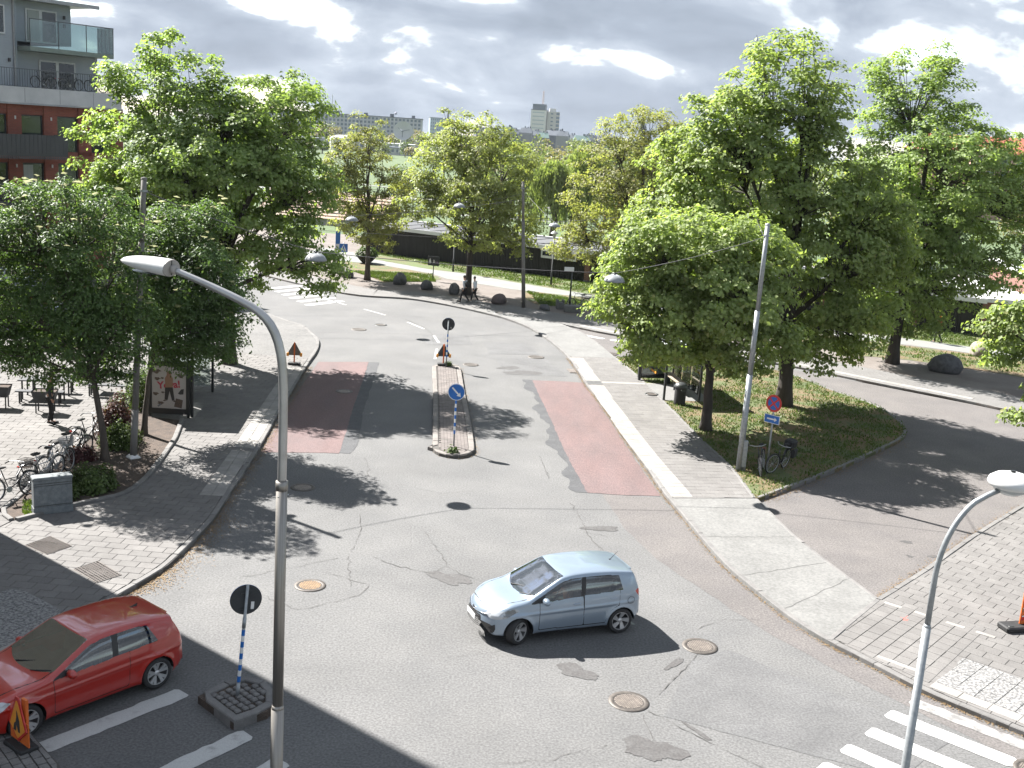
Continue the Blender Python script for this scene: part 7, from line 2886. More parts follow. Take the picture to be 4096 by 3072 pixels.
    for sg in (1, -1):
        b = MB()
        vs, fs = [], []
        n, m_ = 14, 8
        for i in range(m_ + 1):
            t = PI * i / m_
            for j in range(n):
                a = 2 * PI * j / n
                rr = math.sin(t) ** 0.75
                vs.append((mx + 0.075 * -math.cos(t) * 1.0, sg * (my + 0.10) + rr * math.cos(a) * 0.125, mz + rr * math.sin(a) * 0.082))
        for i in range(m_):
            for j in range(n):
                q = (j + 1) % n
                fs.append((i * n + j, i * n + q, i * n + n + q, i * n + n + j))
        b.add(vs, fs)
        o = b.build("mirror", paint, root, True)
        b = MB()
        b.tube([(mx + 0.02, sg * (my - 0.06), mz - 0.04), (mx, sg * (my + 0.03), mz - 0.03)], 0.025, 6)
        b.build("mirror_arm", M_plast, o)
    # wipers
    for yv in (0.32, -0.22):
        b = MB()
        b.tube([(wn_["w1"] - 0.02, yv, float(smooth_interp(np.array([wn_["w1"] - .02]), top)[0]) + 0.012), (wn_["w1"] - 0.22, yv + 0.36, float(smooth_interp(np.array([wn_["w1"] - .2]), top)[0]) + 0.0)], 0.010, 5)
        b.build("wiper", M_plast, root)
    # number plate front, antenna
    b = MB()
    px = max(surf(0, P["platez"]), surf(0.2, P["platez"]), surf(0, P["platez"] + 0.05))
    b.bevbox((px, 0, P["platez"]), (0.02, 0.50, 0.115), 0.004)
    b.build("number_plate", M_plate, root)
    b = MB()
    b.bevbox((x0 - 0.005, 0, 0.72), (0.02, 0.52, 0.12), 0.004)
    b.build("number_plate", M_plate, root)
    sp_ = MB()
    zr_ = float(smooth_interp(np.array([P['spoil']]), top)[0])
    sp_.add([(P['spoil'] + .16, -W0 * .60, zr_ + .006), (P['spoil'] + .16, W0 * .60, zr_ + .006), (P['spoil'] - .05, W0 * .56, zr_ - .005), (P['spoil'] - .05, -W0 * .56, zr_ - .005), (P['spoil'] + .05, -W0 * .60, zr_ - .03), (P['spoil'] + .05, W0 * .60, zr_ - .03), (P['spoil'] - .045, W0 * .56, zr_ - .022), (P['spoil'] - .045, -W0 * .56, zr_ - .03)], [(0, 1, 2, 3), (7, 6, 5, 4), (3, 2, 6, 7), (0, 3, 7, 4), (1, 5, 6, 2)])
    sp_.build('spoiler', paint, root)
    return root, surf


supermini = dict(
    x0=-0.60, x1=3.33, w=0.85, wb=2.51, wr=0.300, ra=0.345, track=0.735, sill=0.235, crease=0.72, tum=0.28, nose=0.40, tail=0.16, platez=0.50, hood=3.14, rail=0.10,
    top=[(-0.60, 0.62), (-0.585, 0.86), (-0.55, 1.02), (-0.44, 1.24), (-0.36, 1.385), (-0.30, 1.43), (-0.15, 1.455), (0.3, 1.498), (0.75, 1.51), (1.15, 1.495), (1.42, 1.455), (1.75, 1.30), (2.1, 1.115), (2.30, 1.015), (2.42, 0.985), (2.75, 0.925), (3.0, 0.845), (3.18, 0.755), (3.27, 0.66), (3.33, 0.50)],
    bot=[(-0.60, 0.38), (-0.45, 0.28), (-0.3, 0.21), (0.3, 0.19), (2.3, 0.19), (2.9, 0.20), (3.2, 0.22), (3.33, 0.28)],
    plan=[(-0.60, 0.86), (-0.5, 0.92), (-0.2, 0.975), (0.3, 1.0), (1.6, 1.0), (2.2, 0.995), (2.7, 0.97), (3.1, 0.93), (3.33, 0.86)],
    belt=[(-0.60, 1.00), (0.0, 1.035), (0.9, 0.985), (1.8, 0.925), (2.3, 0.885), (3.33, 0.80)],
    win=dict(xf=2.24, xr0=-0.02, xrk=0.30, xb=0.98, xq=1.90, ws=0.8, w0=1.47, w1=2.36, wcurve=0.34, r0=1.00, r1=1.36, ry=0.84, bw=0.055),
    hl=[(2.50, 0.80), (2.62, 0.84), (3.10, 0.76), (3.20, 0.66), (3.10, 0.60), (2.85, 0.64)], hly=0.42, tl=[(-0.62, 1.02), (-0.40, 1.03), (-0.34, 0.98), (-0.46, 0.84), (-0.62, 0.80)], tly=0.50, spoil=-0.30,
    gr=(0.27, 0.60, 0.36, 0.54), doors=dict(x=[2.03, 0.95, 0.08], z0=0.30, lean=0.06, h=[(1.14, 0.835, 0.842), (0.22, 0.875, 0.825)]), mirror=(1.92, 0.80, 0.985), spokes=5, split=(0.42,), sw=(0.030, 0.058))
M_blue = car_paint("ice_blue_metallic", (0.255, 0.315, 0.380), (0.24, 0.295, 0.36), 0.28, 0.5)
blue, surf = make_car("small_hatchback", "ice blue small hatchback turning in the middle of the crossing", supermini, (2.51, 24.53), 3.53, M_blue, steer=rad(28))
b = MB()
b.tube([(-0.02, 0.0, 1.46), (-0.22, 0.0, 1.66)], [0.008, 0.004], 5)
b.lathe([(0.03, 1.46), (0.02, 1.485), (0, 1.49)], 8, c=(-0.02, 0, 0))
b.build("antenna", M_plast, blue)
for sg in (1, -1):
    fy, fz = sg * 0.66, 0.385
    fx = surf(fy, fz, 0.0)
    b = MB()
    b.add([(surf(y_, z_, 0.006), y_, z_) for y_, z_ in ((sg * 0.585, 0.33), (sg * 0.74, 0.33), (sg * 0.76, 0.40), (sg * 0.735, 0.50), (sg * 0.60, 0.40))], [(0, 1, 2, 3, 4)])
    b.build("fog_lamp_recess", M_plast, blue)
    b = MB()
    b.lathe([(0.0, 0.015), (0.045, 0.010), (0.056, 0.0)], 16, axis="x")
    o = b.build("fog_lamp", M_head, blue, True, loc=(fx + 0.010, fy, fz))
    o.rotation_euler = (0, 0, sg * rad(40))
b = MB()
b.tube([(surf(yv, zv, 0.006), yv, zv) for yv, zv in ((0.52, 0.665), (0.40, 0.650), (0.25, 0.630), (0.12, 0.612), (0.0, 0.600), (-0.12, 0.612), (-0.25, 0.630), (-0.40, 0.650), (-0.52, 0.665))], 0.014, 6)
b.build("grille_bar", M_chrome, blue)
for k in range(6):
    b = MB()
    zv = 0.555 - k * 0.042
    hw = 0.33 + k * 0.018
    b.tube([(surf(yv, zv, 0.004), yv, zv) for yv in [hw * t for t in (-1, -.8, -.6, -.4, -.2, 0, .2, .4, .6, .8, 1)]], 0.007, 5)
    b.build("grille_bar", M_blk, blue)
for (ex, ez) in ((0.042, 0.022), (0.018, 0.030)):
    b = MB()
    b.tube([(surf(0, 0.645, 0.012), ex * 1.4 * math.cos(t), 0.645 + ez * 1.4 * math.sin(t)) for t in [k * 2 * PI / 16 for k in range(17)]], 0.006, 5)
    b.build("emblem", M_chrome, blue)
b = MB()
b.tube([(-0.22 + 0.085 * math.cos(t), 0.842, 0.80 + 0.085 * math.sin(t)) for t in [k * 2 * PI / 20 for k in range(21)]], 0.004, 4)
b.build("fuel_cap", M_seam, blue)
b = MB()
b.bevbox((2.22, 0.842, 0.70), (0.17, 0.008, 0.016), 0.003)
b.build("side_badge", M_chrome, blue)

hatch = dict(
    x0=-0.76, x1=3.48, w=0.895, wb=2.637, wr=0.318, ra=0.362, track=0.785, sill=0.22, crease=0.70, tum=0.34, nose=0.34, tail=0.20, platez=0.48, hood=3.22, rail=0.095,
    top=[(-0.76, 0.60), (-0.745, 0.82), (-0.70, 0.96), (-0.56, 1.16), (-0.46, 1.30), (-0.44, 1.355), (-0.30, 1.385), (0.1, 1.432), (0.6, 1.452), (1.0, 1.445), (1.30, 1.405), (1.6, 1.275), (1.95, 1.10), (2.22, 0.985), (2.36, 0.955), (2.8, 0.90), (3.1, 0.825), (3.32, 0.72), (3.42, 0.62), (3.48, 0.48)],
    bot=[(-0.76, 0.36), (-0.6, 0.26), (-0.4, 0.20), (0.3, 0.18), (2.4, 0.18), (3.0, 0.19), (3.35, 0.21), (3.48, 0.28)],
    plan=[(-0.76, 0.86), (-0.6, 0.93), (-0.2, 0.985), (0.4, 1.0), (1.8, 1.0), (2.4, 0.99), (2.9, 0.965), (3.3, 0.92), (3.48, 0.86)],
    belt=[(-0.76, 0.955), (0.0, 0.975), (0.9, 0.945), (1.8, 0.905), (2.4, 0.875), (3.48, 0.80)],
    win=dict(xf=2.12, xr0=-0.05, xrk=0.55, xb=0.86, xq=1.86, ws=0.8, w0=1.36, w1=2.28, wcurve=0.34, r0=0.98, r1=1.29, ry=0.84, bw=0.06),
    hl=[(2.88, 0.76), (3.0, 0.80), (3.35, 0.74), (3.46, 0.66), (3.38, 0.60), (3.1, 0.63)], hly=0.40, tl=[(-0.78, 0.98), (-0.52, 0.985), (-0.48, 0.93), (-0.55, 0.80), (-0.78, 0.78)], tly=0.46, spoil=-0.40,
    gr=(0.58, 0.68, 0.50, 0.50), doors=dict(x=[2.10, 0.60], z0=0.28, lean=0.05, h=[(0.80, 0.885, 0.80)]), mirror=(1.80, 0.83, 0.965), spokes=5, split=(0.22, -0.22), sw=(0.020, 0.034))
M_redp = car_paint("red_paint", (0.330, 0.014, 0.008), (0.31, 0.013, 0.007), 0.28)
red, surf_r = make_car("red_hatchback", "bright red hatchback driving into the shadow at the lower left", hatch, (-7.19, 20.44), 4.035, M_redp)
b = MB()
b.add([(-0.10, -0.012, 1.41), (0.06, -0.02, 1.425), (0.06, 0.02, 1.425), (-0.10, 0.012, 1.41), (-0.12, 0, 1.475)], [(0, 1, 4), (1, 2, 4), (2, 3, 4), (3, 0, 4)])
b.build("antenna_fin", M_plast, red)

estate = dict(hatch)
estate.update(nx=110, m=40)
M_silv = car_paint("silver_blue_paint", (0.36, 0.41, 0.45), (0.33, 0.38, 0.42), 0.3, 0.3)
M_dkc = car_paint("dark_paint", (0.035, 0.038, 0.045), (0.03, 0.032, 0.038), 0.3)
M_whc = car_paint("white_paint", (0.58, 0.58, 0.58), (0.54, 0.54, 0.54), 0.35)
make_car("parked_car", "pale silver car parked beyond the plaza, glimpsed through the left rowan", estate, (-30.5, 66.0), rad(20), M_silv, "cars parked beyond the plaza")
make_car("parked_car", "dark car parked beyond the plaza at the left edge", estate, (-27.0, 56.5), rad(12), M_dkc, "cars parked beyond the plaza")
make_car("parked_car", "white car parked beyond the plaza, right of the dark one", estate, (-20.8, 57.5), rad(15), M_whc, "cars parked beyond the plaza")

# ---------------------------------------------------------------- bicycles and people
M_bblack = mat("bike_black", (0.022, 0.022, 0.024), 0.4, coat=0.3)
M_bsilver = mat("bike_silver", (0.42, 0.43, 0.44), 0.35, metal=0.6)
M_bdark = mat("bike_dark_green", (0.045, 0.055, 0.055), 0.4, coat=0.3)
M_wick = mat("basket_brown", (0.070, 0.052, 0.042), 0.8)
M_refl = mat("red_reflector", (0.45, 0.02, 0.012), 0.3)


def bicycle(loc, rz, label, frame_m, tilt=0.0, basket=None, bag=False, steer=0.25, crate=False, group=None, fender=None):
    root = empty("bicycle", loc, rz, label, "bicycle", group)
    root.rotation_euler = (tilt, 0, rz)
    R_ = 0.345
    xr, xf = -0.54, 0.54

    def wheel(x, turn):
        w = empty("wheel", (x, 0, R_), turn)
        w.parent = root
        b = MB()
        b.tube([(R_ * math.cos(t), 0, R_ * math.sin(t)) for t in [k * 2 * PI / 28 for k in range(29)]], 0.021, 7, caps=False)
        b.build("tyre", M_tyre, w, True)
        b = MB()
        b.tube([((R_ - .03) * math.cos(t), 0, (R_ - .03) * math.sin(t)) for t in [k * 2 * PI / 28 for k in range(29)]], 0.012, 5, caps=False)
        b.build("rim", M_bsilver, w, True)
        b = MB()
        for k in range(18):
            t = k * 2 * PI / 18
            b.tube([(0.02 * math.cos(t), 0.02 * (-1) ** k, 0.02 * math.sin(t)), ((R_ - .03) * math.cos(t), 0, (R_ - .03) * math.sin(t))], 0.0028, 3, caps=False)
        b.tube([(0, -.045, 0), (0, .045, 0)], 0.022, 8)
        b.build("spokes", M_bsilver, w)
        b = MB()
        n = 14
        a0, a1 = rad(15), rad(185)
        for k in range(n):
            ta, tb_ = a0 + (a1 - a0) * k / n, a0 + (a1 - a0) * (k + 1) / n
            rr = R_ + 0.035
            b.add([(rr * math.cos(ta), -.028, rr * math.sin(ta)), (rr * math.cos(ta), .028, rr * math.sin(ta)), (rr * math.cos(tb_), .028, rr * math.sin(tb_)), (rr * math.cos(tb_), -.028, rr * math.sin(tb_))], [(0, 1, 2, 3)])
        b.build("mudguard", fender or frame_m, w)
        return w

    wheel(xr, 0)
    bb_ = Vector((-0.09, 0, 0.28))
    seat = Vector((-0.27, 0, 0.86))
    hd0, hd1 = Vector((0.36, 0, 0.66)), Vector((0.30, 0, 0.86))
    b = MB()
    b.tube([bb_, seat], 0.016, 8)
    b.tube([bb_, Vector((0.12, 0, 0.40)), hd0], 0.018, 8)
    b.tube([bb_ + (seat - bb_) * .5, Vector((0.15, 0, 0.60)), hd1 - Vector((0, 0, .06))], 0.015, 8)
    for s in (-.05, .05):
        b.tube([bb_ + Vector((0, s * .4, 0)), Vector((xr, s, R_))], 0.010, 6)
        b.tube([seat - Vector((-.02, 0, .12)), Vector((xr, s, R_))], 0.009, 6)
    b.tube([hd0 - Vector((-.01, 0, .04)), hd1], 0.020, 8)
    b.build("frame", frame_m, root, True)
    fk = empty("fork", (0.33, 0, 0.0), steer)
    fk.parent = root
    b = MB()
    for s in (-.05, .05):
        b.tube([(0.04, s * .8, 0.66), (0.13, s, 0.5), (0.21, s, R_)], 0.011, 6)
    b.tube([(-0.03, 0, 0.84), (-0.06, 0, 0.98)], 0.013, 6)
    b.build("fork_blades", frame_m, fk, True)
    w2 = wheel(0.21, 0)
    w2.parent = fk
    hb = MB()
    hb.tube([(-0.26, -0.29, 1.00), (-0.14, -0.27, 1.03), (-0.03, -0.12, 1.01), (-0.03, 0.12, 1.01), (-0.14, 0.27, 1.03), (-0.26, 0.29, 1.00)], 0.012, 7)
    o = hb.build("handlebar", M_bsilver, fk, True)
    for s in (-1, 1):
        g = MB()
        g.tube([(-0.30, s * .297, 0.99), (-0.17, s * .275, 1.025)], 0.018, 7)
        g.build("grip", M_blk, fk)
    b = MB()
    b.bevbox((-0.30, 0, 0.93), (0.25, 0.15, 0.06), 0.02)
    b.bevbox((-0.17, 0, 0.925), (0.10, 0.06, 0.045), 0.015)
    b.build("saddle", M_blk, root)
    b = MB()
    b.tube([seat, (-0.29, 0, 0.91)], 0.012, 6)
    b.build("seat_post", M_bsilver, root)
    b = MB()
    for y in (-.06, -.02, .02, .06):
        b.tube([(-0.82, y, 0.735), (-0.40, y, 0.735)], 0.006, 4)
    for s in (-.06, .06):
        b.tube([(-0.70, s, 0.735), (xr, s, R_)], 0.006, 4)
    b.build("rack", frame_m, root)
    b = MB()
    b.bevbox((-0.86, 0, 0.66), (0.03, 0.10, 0.05), 0.008)
    b.build("rear_light", M_refl, root)
    b = MB()
    b.lathe([(0.0, -.03), (0.085, -.03), (0.085, -.022), (0, -.022)], 16, axis="y", c=(bb_.x, 0, bb_.z))
    b.tube([(bb_.x, -.05, bb_.z), (bb_.x + .10, -.06, bb_.z - .13), (bb_.x + .10, -.13, bb_.z - .13)], 0.009, 5)
    b.tube([(bb_.x, .05, bb_.z), (bb_.x - .10, .06, bb_.z + .13), (bb_.x - .10, .13, bb_.z + .13)], 0.009, 5)
    b.build("crank", M_bsilver, root)
    b = MB()
    b.tube([(bb_.x, .02, bb_.z), (bb_.x - .1, .1, 0.1), (bb_.x - .14, .17, 0.0)], 0.009, 5)
    b.build("kickstand", M_bsilver, root)
    if basket is not None:
        b = MB()
        c = (0.16, 0, 0.80)
        for i in range(9):
            t = i / 8
            for (sx, sy) in ((1, 0), (-1, 0), (0, 1), (0, -1)):
                u_ = -1 + 2 * t
                if sx:
                    p0, p1 = (c[0] + sx * .11, u_ * .14, c[2]), (c[0] + sx * .15, u_ * .18, c[2] + .24)
                else:
                    p0, p1 = (c[0] + u_ * .11, sy * .14, c[2]), (c[0] + u_ * .15, sy * .18, c[2] + .24)
                b.tube([p0, p1], 0.006, 4)
        for k in range(5):
            z = c[2] + k * .06
            e = .11 + k * .01
            f_ = .14 + k * .01
            b.tube([(c[0] - e, -f_, z), (c[0] + e, -f_, z), (c[0] + e, f_, z), (c[0] - e, f_, z), (c[0] - e, -f_, z)], 0.007, 4)
        b.box(c[0] - .11, -.14, c[2] - .01, c[0] + .11, .14, c[2])
        b.build("basket", basket, fk)
    if bag:
        b = MB()
        b.bevbox((-0.60, 0, 0.90), (0.42, 0.36, 0.30), 0.05)
        b.bevbox((-0.60, 0.21, 0.60), (0.34, 0.12, 0.34), 0.04)
        b.build("pannier", M_blk, root)
    return root


rk = "bicycles parked in the rack by the planting bed"
bicycle((-13.78, 29.75, 0.12), rad(52), "black bicycle with brown basket and red rear light, nearest the utility cabinet", M_bblack, rad(-6), M_wick, group=rk)
bicycle((-13.62, 31.35, 0.12), rad(62), "silver bicycle next to the black one with the brown basket", M_bsilver, rad(5), None, group=rk, fender=M_bsilver)
bicycle((-13.45, 32.05, 0.12), rad(70), "silver bicycle with pale wire basket in the middle of the row", M_bsilver, rad(-4), M_bsilver, group=rk, fender=M_bsilver)
bicycle((-13.65, 33.6, 0.12), rad(60), "dark bicycle beyond the two silver ones", M_bdark, rad(6), None, group=rk)
bicycle((-13.75, 35.3, 0.12), rad(75), "black upright bicycle at the far end of the row, beside the rowan trunk", M_bblack, rad(-5), None, group=rk)
bk = "bicycles by the no-stopping sign"
bicycle((8.78, 37.15, 0.125), rad(250), "dark bicycle with white mudguard standing left of the no-stopping post", M_bblack, rad(8), None, steer=0.3, group=bk)
bicycle((9.45, 37.55, 0.125), rad(235), "black bicycle with bulky black panniers right of the no-stopping post", M_bblack, rad(-8), None, bag=True, steer=-0.3, group=bk)
bicycle((4.0, 72.3, 0.105), rad(200), "dark bicycle parked behind the oblong concrete block", M_bblack, rad(3), None)

M_skin = mat("skin", (0.42, 0.24, 0.17), 0.6, (0.38, 0.21, 0.15), scale=6)
M_hair = mat("dark_hair", (0.030, 0.022, 0.018), 0.7)


def cloth(name, c):
    return mat(name, c, 0.9, tuple(v * 0.75 for v in c), scale=7, bump=0.4, bscale=20)


def skin_mesh(name, verts, edges, radii, m, parent, root_i=0, sub=2):
    me = bpy.data.meshes.new(name)
    me.from_pydata([tuple(v) for v in verts], edges, [])
    o = bpy.data.objects.new(name, me)
    COL.objects.link(o)
    md = o.modifiers.new("skin", "SKIN")
    md.use_smooth_shade = True
    for i, r in enumerate(radii):
        me.skin_vertices[0].data[i].radius = (r, r) if not isinstance(r, tuple) else r
        me.skin_vertices[0].data[i].use_root = i == root_i
    sb = o.modifiers.new("sub", "SUBSURF")
    sb.levels = sub
    sb.render_levels = sub
    me.materials.append(m)
    dg = bpy.context.evaluated_depsgraph_get()
    nm = bpy.data.meshes.new_from_object(o.evaluated_get(dg))
    bpy.data.objects.remove(o)
    o = bpy.data.objects.new(name, nm)
    COL.objects.link(o)
    for p in nm.polygons:
        p.use_smooth = True
    if not nm.materials:
        nm.materials.append(m)
    o.parent = parent
    return o


def person(loc, rz, label, H, top_m, leg_m, shoe_m, stride=0.22, arms=0.25, bend=0.03, hair=M_hair, sitting=False, cap=None, hips=None):
    """Local x forward. One continuous body, with hair and clothing as children of the figure."""
    s = H / 1.75
    root = empty("person", loc, rz, label, "person")
    b = bend
    if sitting:
        hip_z = 0.50
        hipL = [Vector((0.02, 0.09, hip_z)), Vector((0.42, 0.11, hip_z + 0.02)), Vector((0.55, 0.11, 0.12)), Vector((0.68, 0.11, 0.06))]
        hipR = [Vector((v.x, -v.y, v.z)) for v in hipL]
    else:
        hip_z = 0.92
        hipL = [Vector((0.0, 0.085, hip_z - .02)), Vector((stride * 0.55 + .05, 0.09, 0.50)), Vector((stride, 0.09, 0.085)), Vector((stride + 0.15, 0.095, 0.04))]
        hipR = [Vector((0.0, -0.085, hip_z - .02)), Vector((-stride * 0.15 + .05, -0.09, 0.49)), Vector((-stride * 1.25, -0.09, 0.12)), Vector((-stride * 1.25 + .12, -0.095, 0.045))]
    sp = [Vector((0, 0, hip_z)), Vector((b * .5, 0, hip_z + .22)), Vector((b, 0, hip_z + .42)), Vector((b * 1.2, 0, hip_z + .54)), Vector((b * 1.6 + .01, 0, hip_z + .60)), Vector((b * 1.8 + .02, 0, hip_z + .70)), Vector((b * 1.8 + .025, 0, hip_z + .79))]
    shz = hip_z + .50
    if sitting:
        aL = [Vector((b, 0.19, shz)), Vector((0.12, 0.25, shz - .26)), Vector((0.36, 0.20, shz - .20)), Vector((0.43, 0.17, shz - .17))]
        aR = [Vector((b, -0.19, shz)), Vector((0.12, -0.25, shz - .26)), Vector((0.36, -0.20, shz - .20)), Vector((0.43, -0.17, shz - .17))]
    else:
        aL = [Vector((b, 0.185, shz)), Vector((-arms * .45, 0.225, shz - .28)), Vector((-arms * .35 + .05, 0.235, shz - .52)), Vector((-arms * .3 + .07, 0.235, shz - .60))]
        aR = [Vector((b, -0.185, shz)), Vector((arms * .30, -0.225, shz - .28)), Vector((arms * .75 + .03, -0.23, shz - .50)), Vector((arms * .85 + .06, -0.225, shz - .57))]
    V = sp + hipL + hipR + aL + aR
    n = len(sp)
    E = [(i, i + 1) for i in range(n - 1)]
    for off, at in ((n, 0), (n + 4, 0), (n + 8, 2), (n + 12, 2)):
        E.append((at, off))
        E += [(off + i, off + i + 1) for i in range(3)]
    Rr = [.115, .108, .125, .085, .052, .082, .070] + [.085, .055, .040, .032] * 2 + [.052, .038, .028, .030] * 2
    skin_mesh("body", [v * s for v in V], E, [r * s for r in Rr], M_skin, root)
    # trousers
    V2 = [sp[0] + Vector((0, 0, .06))] + hipL[:3] + hipR[:3]
    skin_mesh("trousers", [v * s for v in V2], [(0, 1), (1, 2), (2, 3), (0, 4), (4, 5), (5, 6)], [.128 * s] + [.100 * s, .072 * s, .056 * s] * 2, leg_m, root)
    V3 = sp[0:4] + aL[:3] + aR[:3]
    V3[0] = V3[0] + Vector((0, 0, .05))
    skin_mesh("jacket", [v * s for v in V3], [(0, 1), (1, 2), (2, 3), (2, 4), (4, 5), (5, 6), (2, 7), (7, 8), (8, 9)], [.140 * s, .135 * s, .145 * s, .085 * s] + [.072 * s, .055 * s, .044 * s] * 2, top_m, root)
    hc = sp[6] * s
    b_ = MB()
    bm_l = [(0.0, 0.098), (0.05, 0.088), (0.085, 0.05), (0.094, 0.0), (0.088, -0.05), (0.06, -0.085), (0.0, -0.09)]
    b_.lathe([(r * s, h * s) for r, h in bm_l], 14, c=(hc.x - 0.012 * s, 0, hc.z + .018 * s))
    b_.build("hair" if cap is None else "cap", cap or hair, root, True)
    # face: nose, eyes, ears
    b_ = MB()
    b_.lathe([(0.0, 0.02), (0.012, 0.0), (0.016, -0.022), (0.0, -0.028)], 8, c=(0, 0, 0))
    b_.build("nose", M_skin, root, True, loc=(hc.x + 0.088 * s, 0, hc.z - 0.02 * s))
    for sg in (-1, 1):
        b_ = MB()
        b_.lathe([(0.0, 0.022), (0.012, 0.012), (0.014, -0.01), (0.0, -0.025)], 8)
        b_.build("ear", M_skin, root, True, loc=(hc.x, sg * 0.085 * s, hc.z - 0.015 * s))
        b_ = MB()
        b_.lathe([(0.0, 0.008), (0.009, 0.0), (0.0, -0.008)], 8)
        b_.build("eye", M_hair, root, True, loc=(hc.x + 0.076 * s, sg * 0.032 * s, hc.z + 0.005 * s))
    b_ = MB()
    b_.bevbox((0, 0, 0), (0.012, 0.045, 0.010), 0.003)
    b_.build("mouth", mat("lips", (0.30, 0.11, 0.09), 0.6), root, loc=(hc.x + 0.078 * s, 0, hc.z - 0.058 * s))
    for hl in (hipL, hipR):
        b_ = MB()
        d = (hl[3] - hl[2])
        b_.M = Matrix.Translation((hl[2] * s + Vector((d.x * .5, 0, -.045)) * s)) @ Matrix.Rotation(math.atan2(-d.z, d.x) - 0.25 if hl[2].z > 0.1 else 0, 4, "Y")
        b_.bevbox((0.02 * s, 0, 0), (0.27 * s, 0.095 * s, 0.075 * s), 0.022 * s)
        b_.M = None
        b_.build("shoe", shoe_m, root)
    # hands: palm with four bent fingers and a thumb
    for arm, sg in ((aL, 1), (aR, -1)):
        p = arm[3] * s
        d = (arm[3] - arm[2]).normalized()
        sd = Vector((0, 1, 0))
        fw_ = d.cross(sd)
        hb_ = MB()
        for k in range(4):
            o_ = p + fw_ * (-0.027 + k * 0.018) * s
            ln = (0.062, 0.070, 0.066, 0.052)[k] * s
            hb_.tube([o_, o_ + d * ln * .5, o_ + d * ln + sd * -sg * 0.014 * s], [.010 * s, .009 * s, .006 * s], 5)
        o_ = p - d * .03 * s + fw_ * 0.032 * s
        hb_.tube([o_, o_ + fw_ * .02 * s + d * .02 * s, o_ + fw_ * .026 * s + d * .048 * s], [.012 * s, .010 * s, .007 * s], 5)
        hb_.build("hand", M_skin, root, True)
    return root, s, hip_z


M_hood = cloth("grey_hoodie", (0.42, 0.45, 0.48))
M_pale = cloth("pale_sweatshirt", (0.62, 0.66, 0.70))
M_blkc = cloth("black_trousers", (0.018, 0.018, 0.020))
M_shoeb = cloth("dark_shoe", (0.10, 0.10, 0.10))
M_shoew = cloth("white_shoe", (0.55, 0.54, 0.52))
M_orc = cloth("orange_jacket", (0.62, 0.055, 0.018))
p1, s_, hz = person((-3.45, 72.0, 0.11), rad(150), "person in grey hoodie carrying a black shoulder bag, left one of the walking pair", 1.68, M_hood, M_blkc, M_shoeb, 0.26)
b = MB()
b.M = Matrix.Translation((-0.17, -0.02, 1.16)) @ Matrix.Rotation(0.4, 4, "X")
b.bevbox((0, 0, 0), (0.20, 0.46, 0.32), 0.08)
b.M = None
tag(b.build("shoulder_bag", M_blk, None), "black bag slung on the back of the left walker", "bag")
bag_o = bpy.data.objects["shoulder_bag"]
bag_o.location = (-3.45, 72.0, 0.11)
bag_o.rotation_euler = (0, 0, rad(150))
person((-2.80, 72.35, 0.11), rad(158), "person in pale sweatshirt and black trousers, right one of the walking pair", 1.62, M_pale, M_blkc, M_shoew, 0.22)
person((25.9, 67.9, 0.115), rad(120), "person in a bright orange-red jacket on the path at the far right", 1.66, M_orc, M_blkc, M_shoeb, 0.20, cap=M_orc)
person((-15.95, 37.45, 0.12), rad(20), "person in dark clothes standing by the cafe tables, upper body hidden by the rowan", 1.80, cloth("dark_coat", (0.030, 0.032, 0.036)), M_blkc, cloth("black_shoe", (0.015, 0.015, 0.016)), 0.04, arms=0.05)
# drivers, seated inside the two moving cars
for car, nm, tm, lx in ((blue, "driver in an orange top behind the wheel of the blue car", cloth("orange_top", (0.45, 0.13, 0.05)), 1.12), (red, "driver in a blue shirt behind the wheel of the red car", cloth("blue_shirt", (0.14, 0.26, 0.42)), 1.05)):
    M_ = car.matrix_world if False else Matrix.Translation(car.location) @ Matrix.Rotation(car.rotation_euler.z, 4, "Z")
    wp = M_ @ Vector((lx, 0.36, 0.10))
    person((wp.x, wp.y, wp.z), car.rotation_euler.z, nm, 1.62, tm, M_blkc, M_shoeb, sitting=True)

# bicycles leaning along the terrace railing of the apartment building
for i, s_ in enumerate((3.0, 4.9, 6.6)):
    x, y = -31.6 + 0.591 * s_ - 0.05 * 0.806, 68.0 + 0.806 * s_ + 0.05 * 0.591
    bicycle((x, y, 11.85), math.atan2(0.806, 0.591) + (0 if i % 2 else PI), "dark bicycle on the apartment terrace, " + ("leftmost of the three behind the railing", "middle one of the three behind the railing", "rightmost of the three behind the railing")[i], M_bblack, rad(4), group="bicycles on the apartment terrace")

# ---------------------------------------------------------------- the far city and the meadow
M_far1 = mat("far_facade", (0.43, 0.43, 0.50), 0.9, (0.38, 0.38, 0.45), scale=0.05)
M_far2 = mat("far_pale_facade", (0.58, 0.56, 0.56), 0.9, (0.52, 0.50, 0.50), scale=0.05)
M_far3 = mat("far_window", (0.15, 0.18, 0.235), 0.4)
M_far4 = mat("far_roof", (0.12, 0.14, 0.165), 0.8, (0.08, 0.095, 0.12), scale=0.05)
M_far5 = mat("far_white", (0.52, 0.52, 0.52), 0.8, (0.46, 0.46, 0.46), scale=0.1)
M_orange = mat("orange_tiles", (0.34, 0.215, 0.150), 0.9, (0.26, 0.23, 0.19), scale=1.5)
M_copper = mat("green_copper", (0.16, 0.25, 0.23), 0.8)
M_redroof = mat("red_tile_roof", (0.34, 0.095, 0.055), 0.9, (0.28, 0.08, 0.05), scale=0.5)
M_pinkw = mat("pink_render", (0.45, 0.28, 0.22), 0.9)


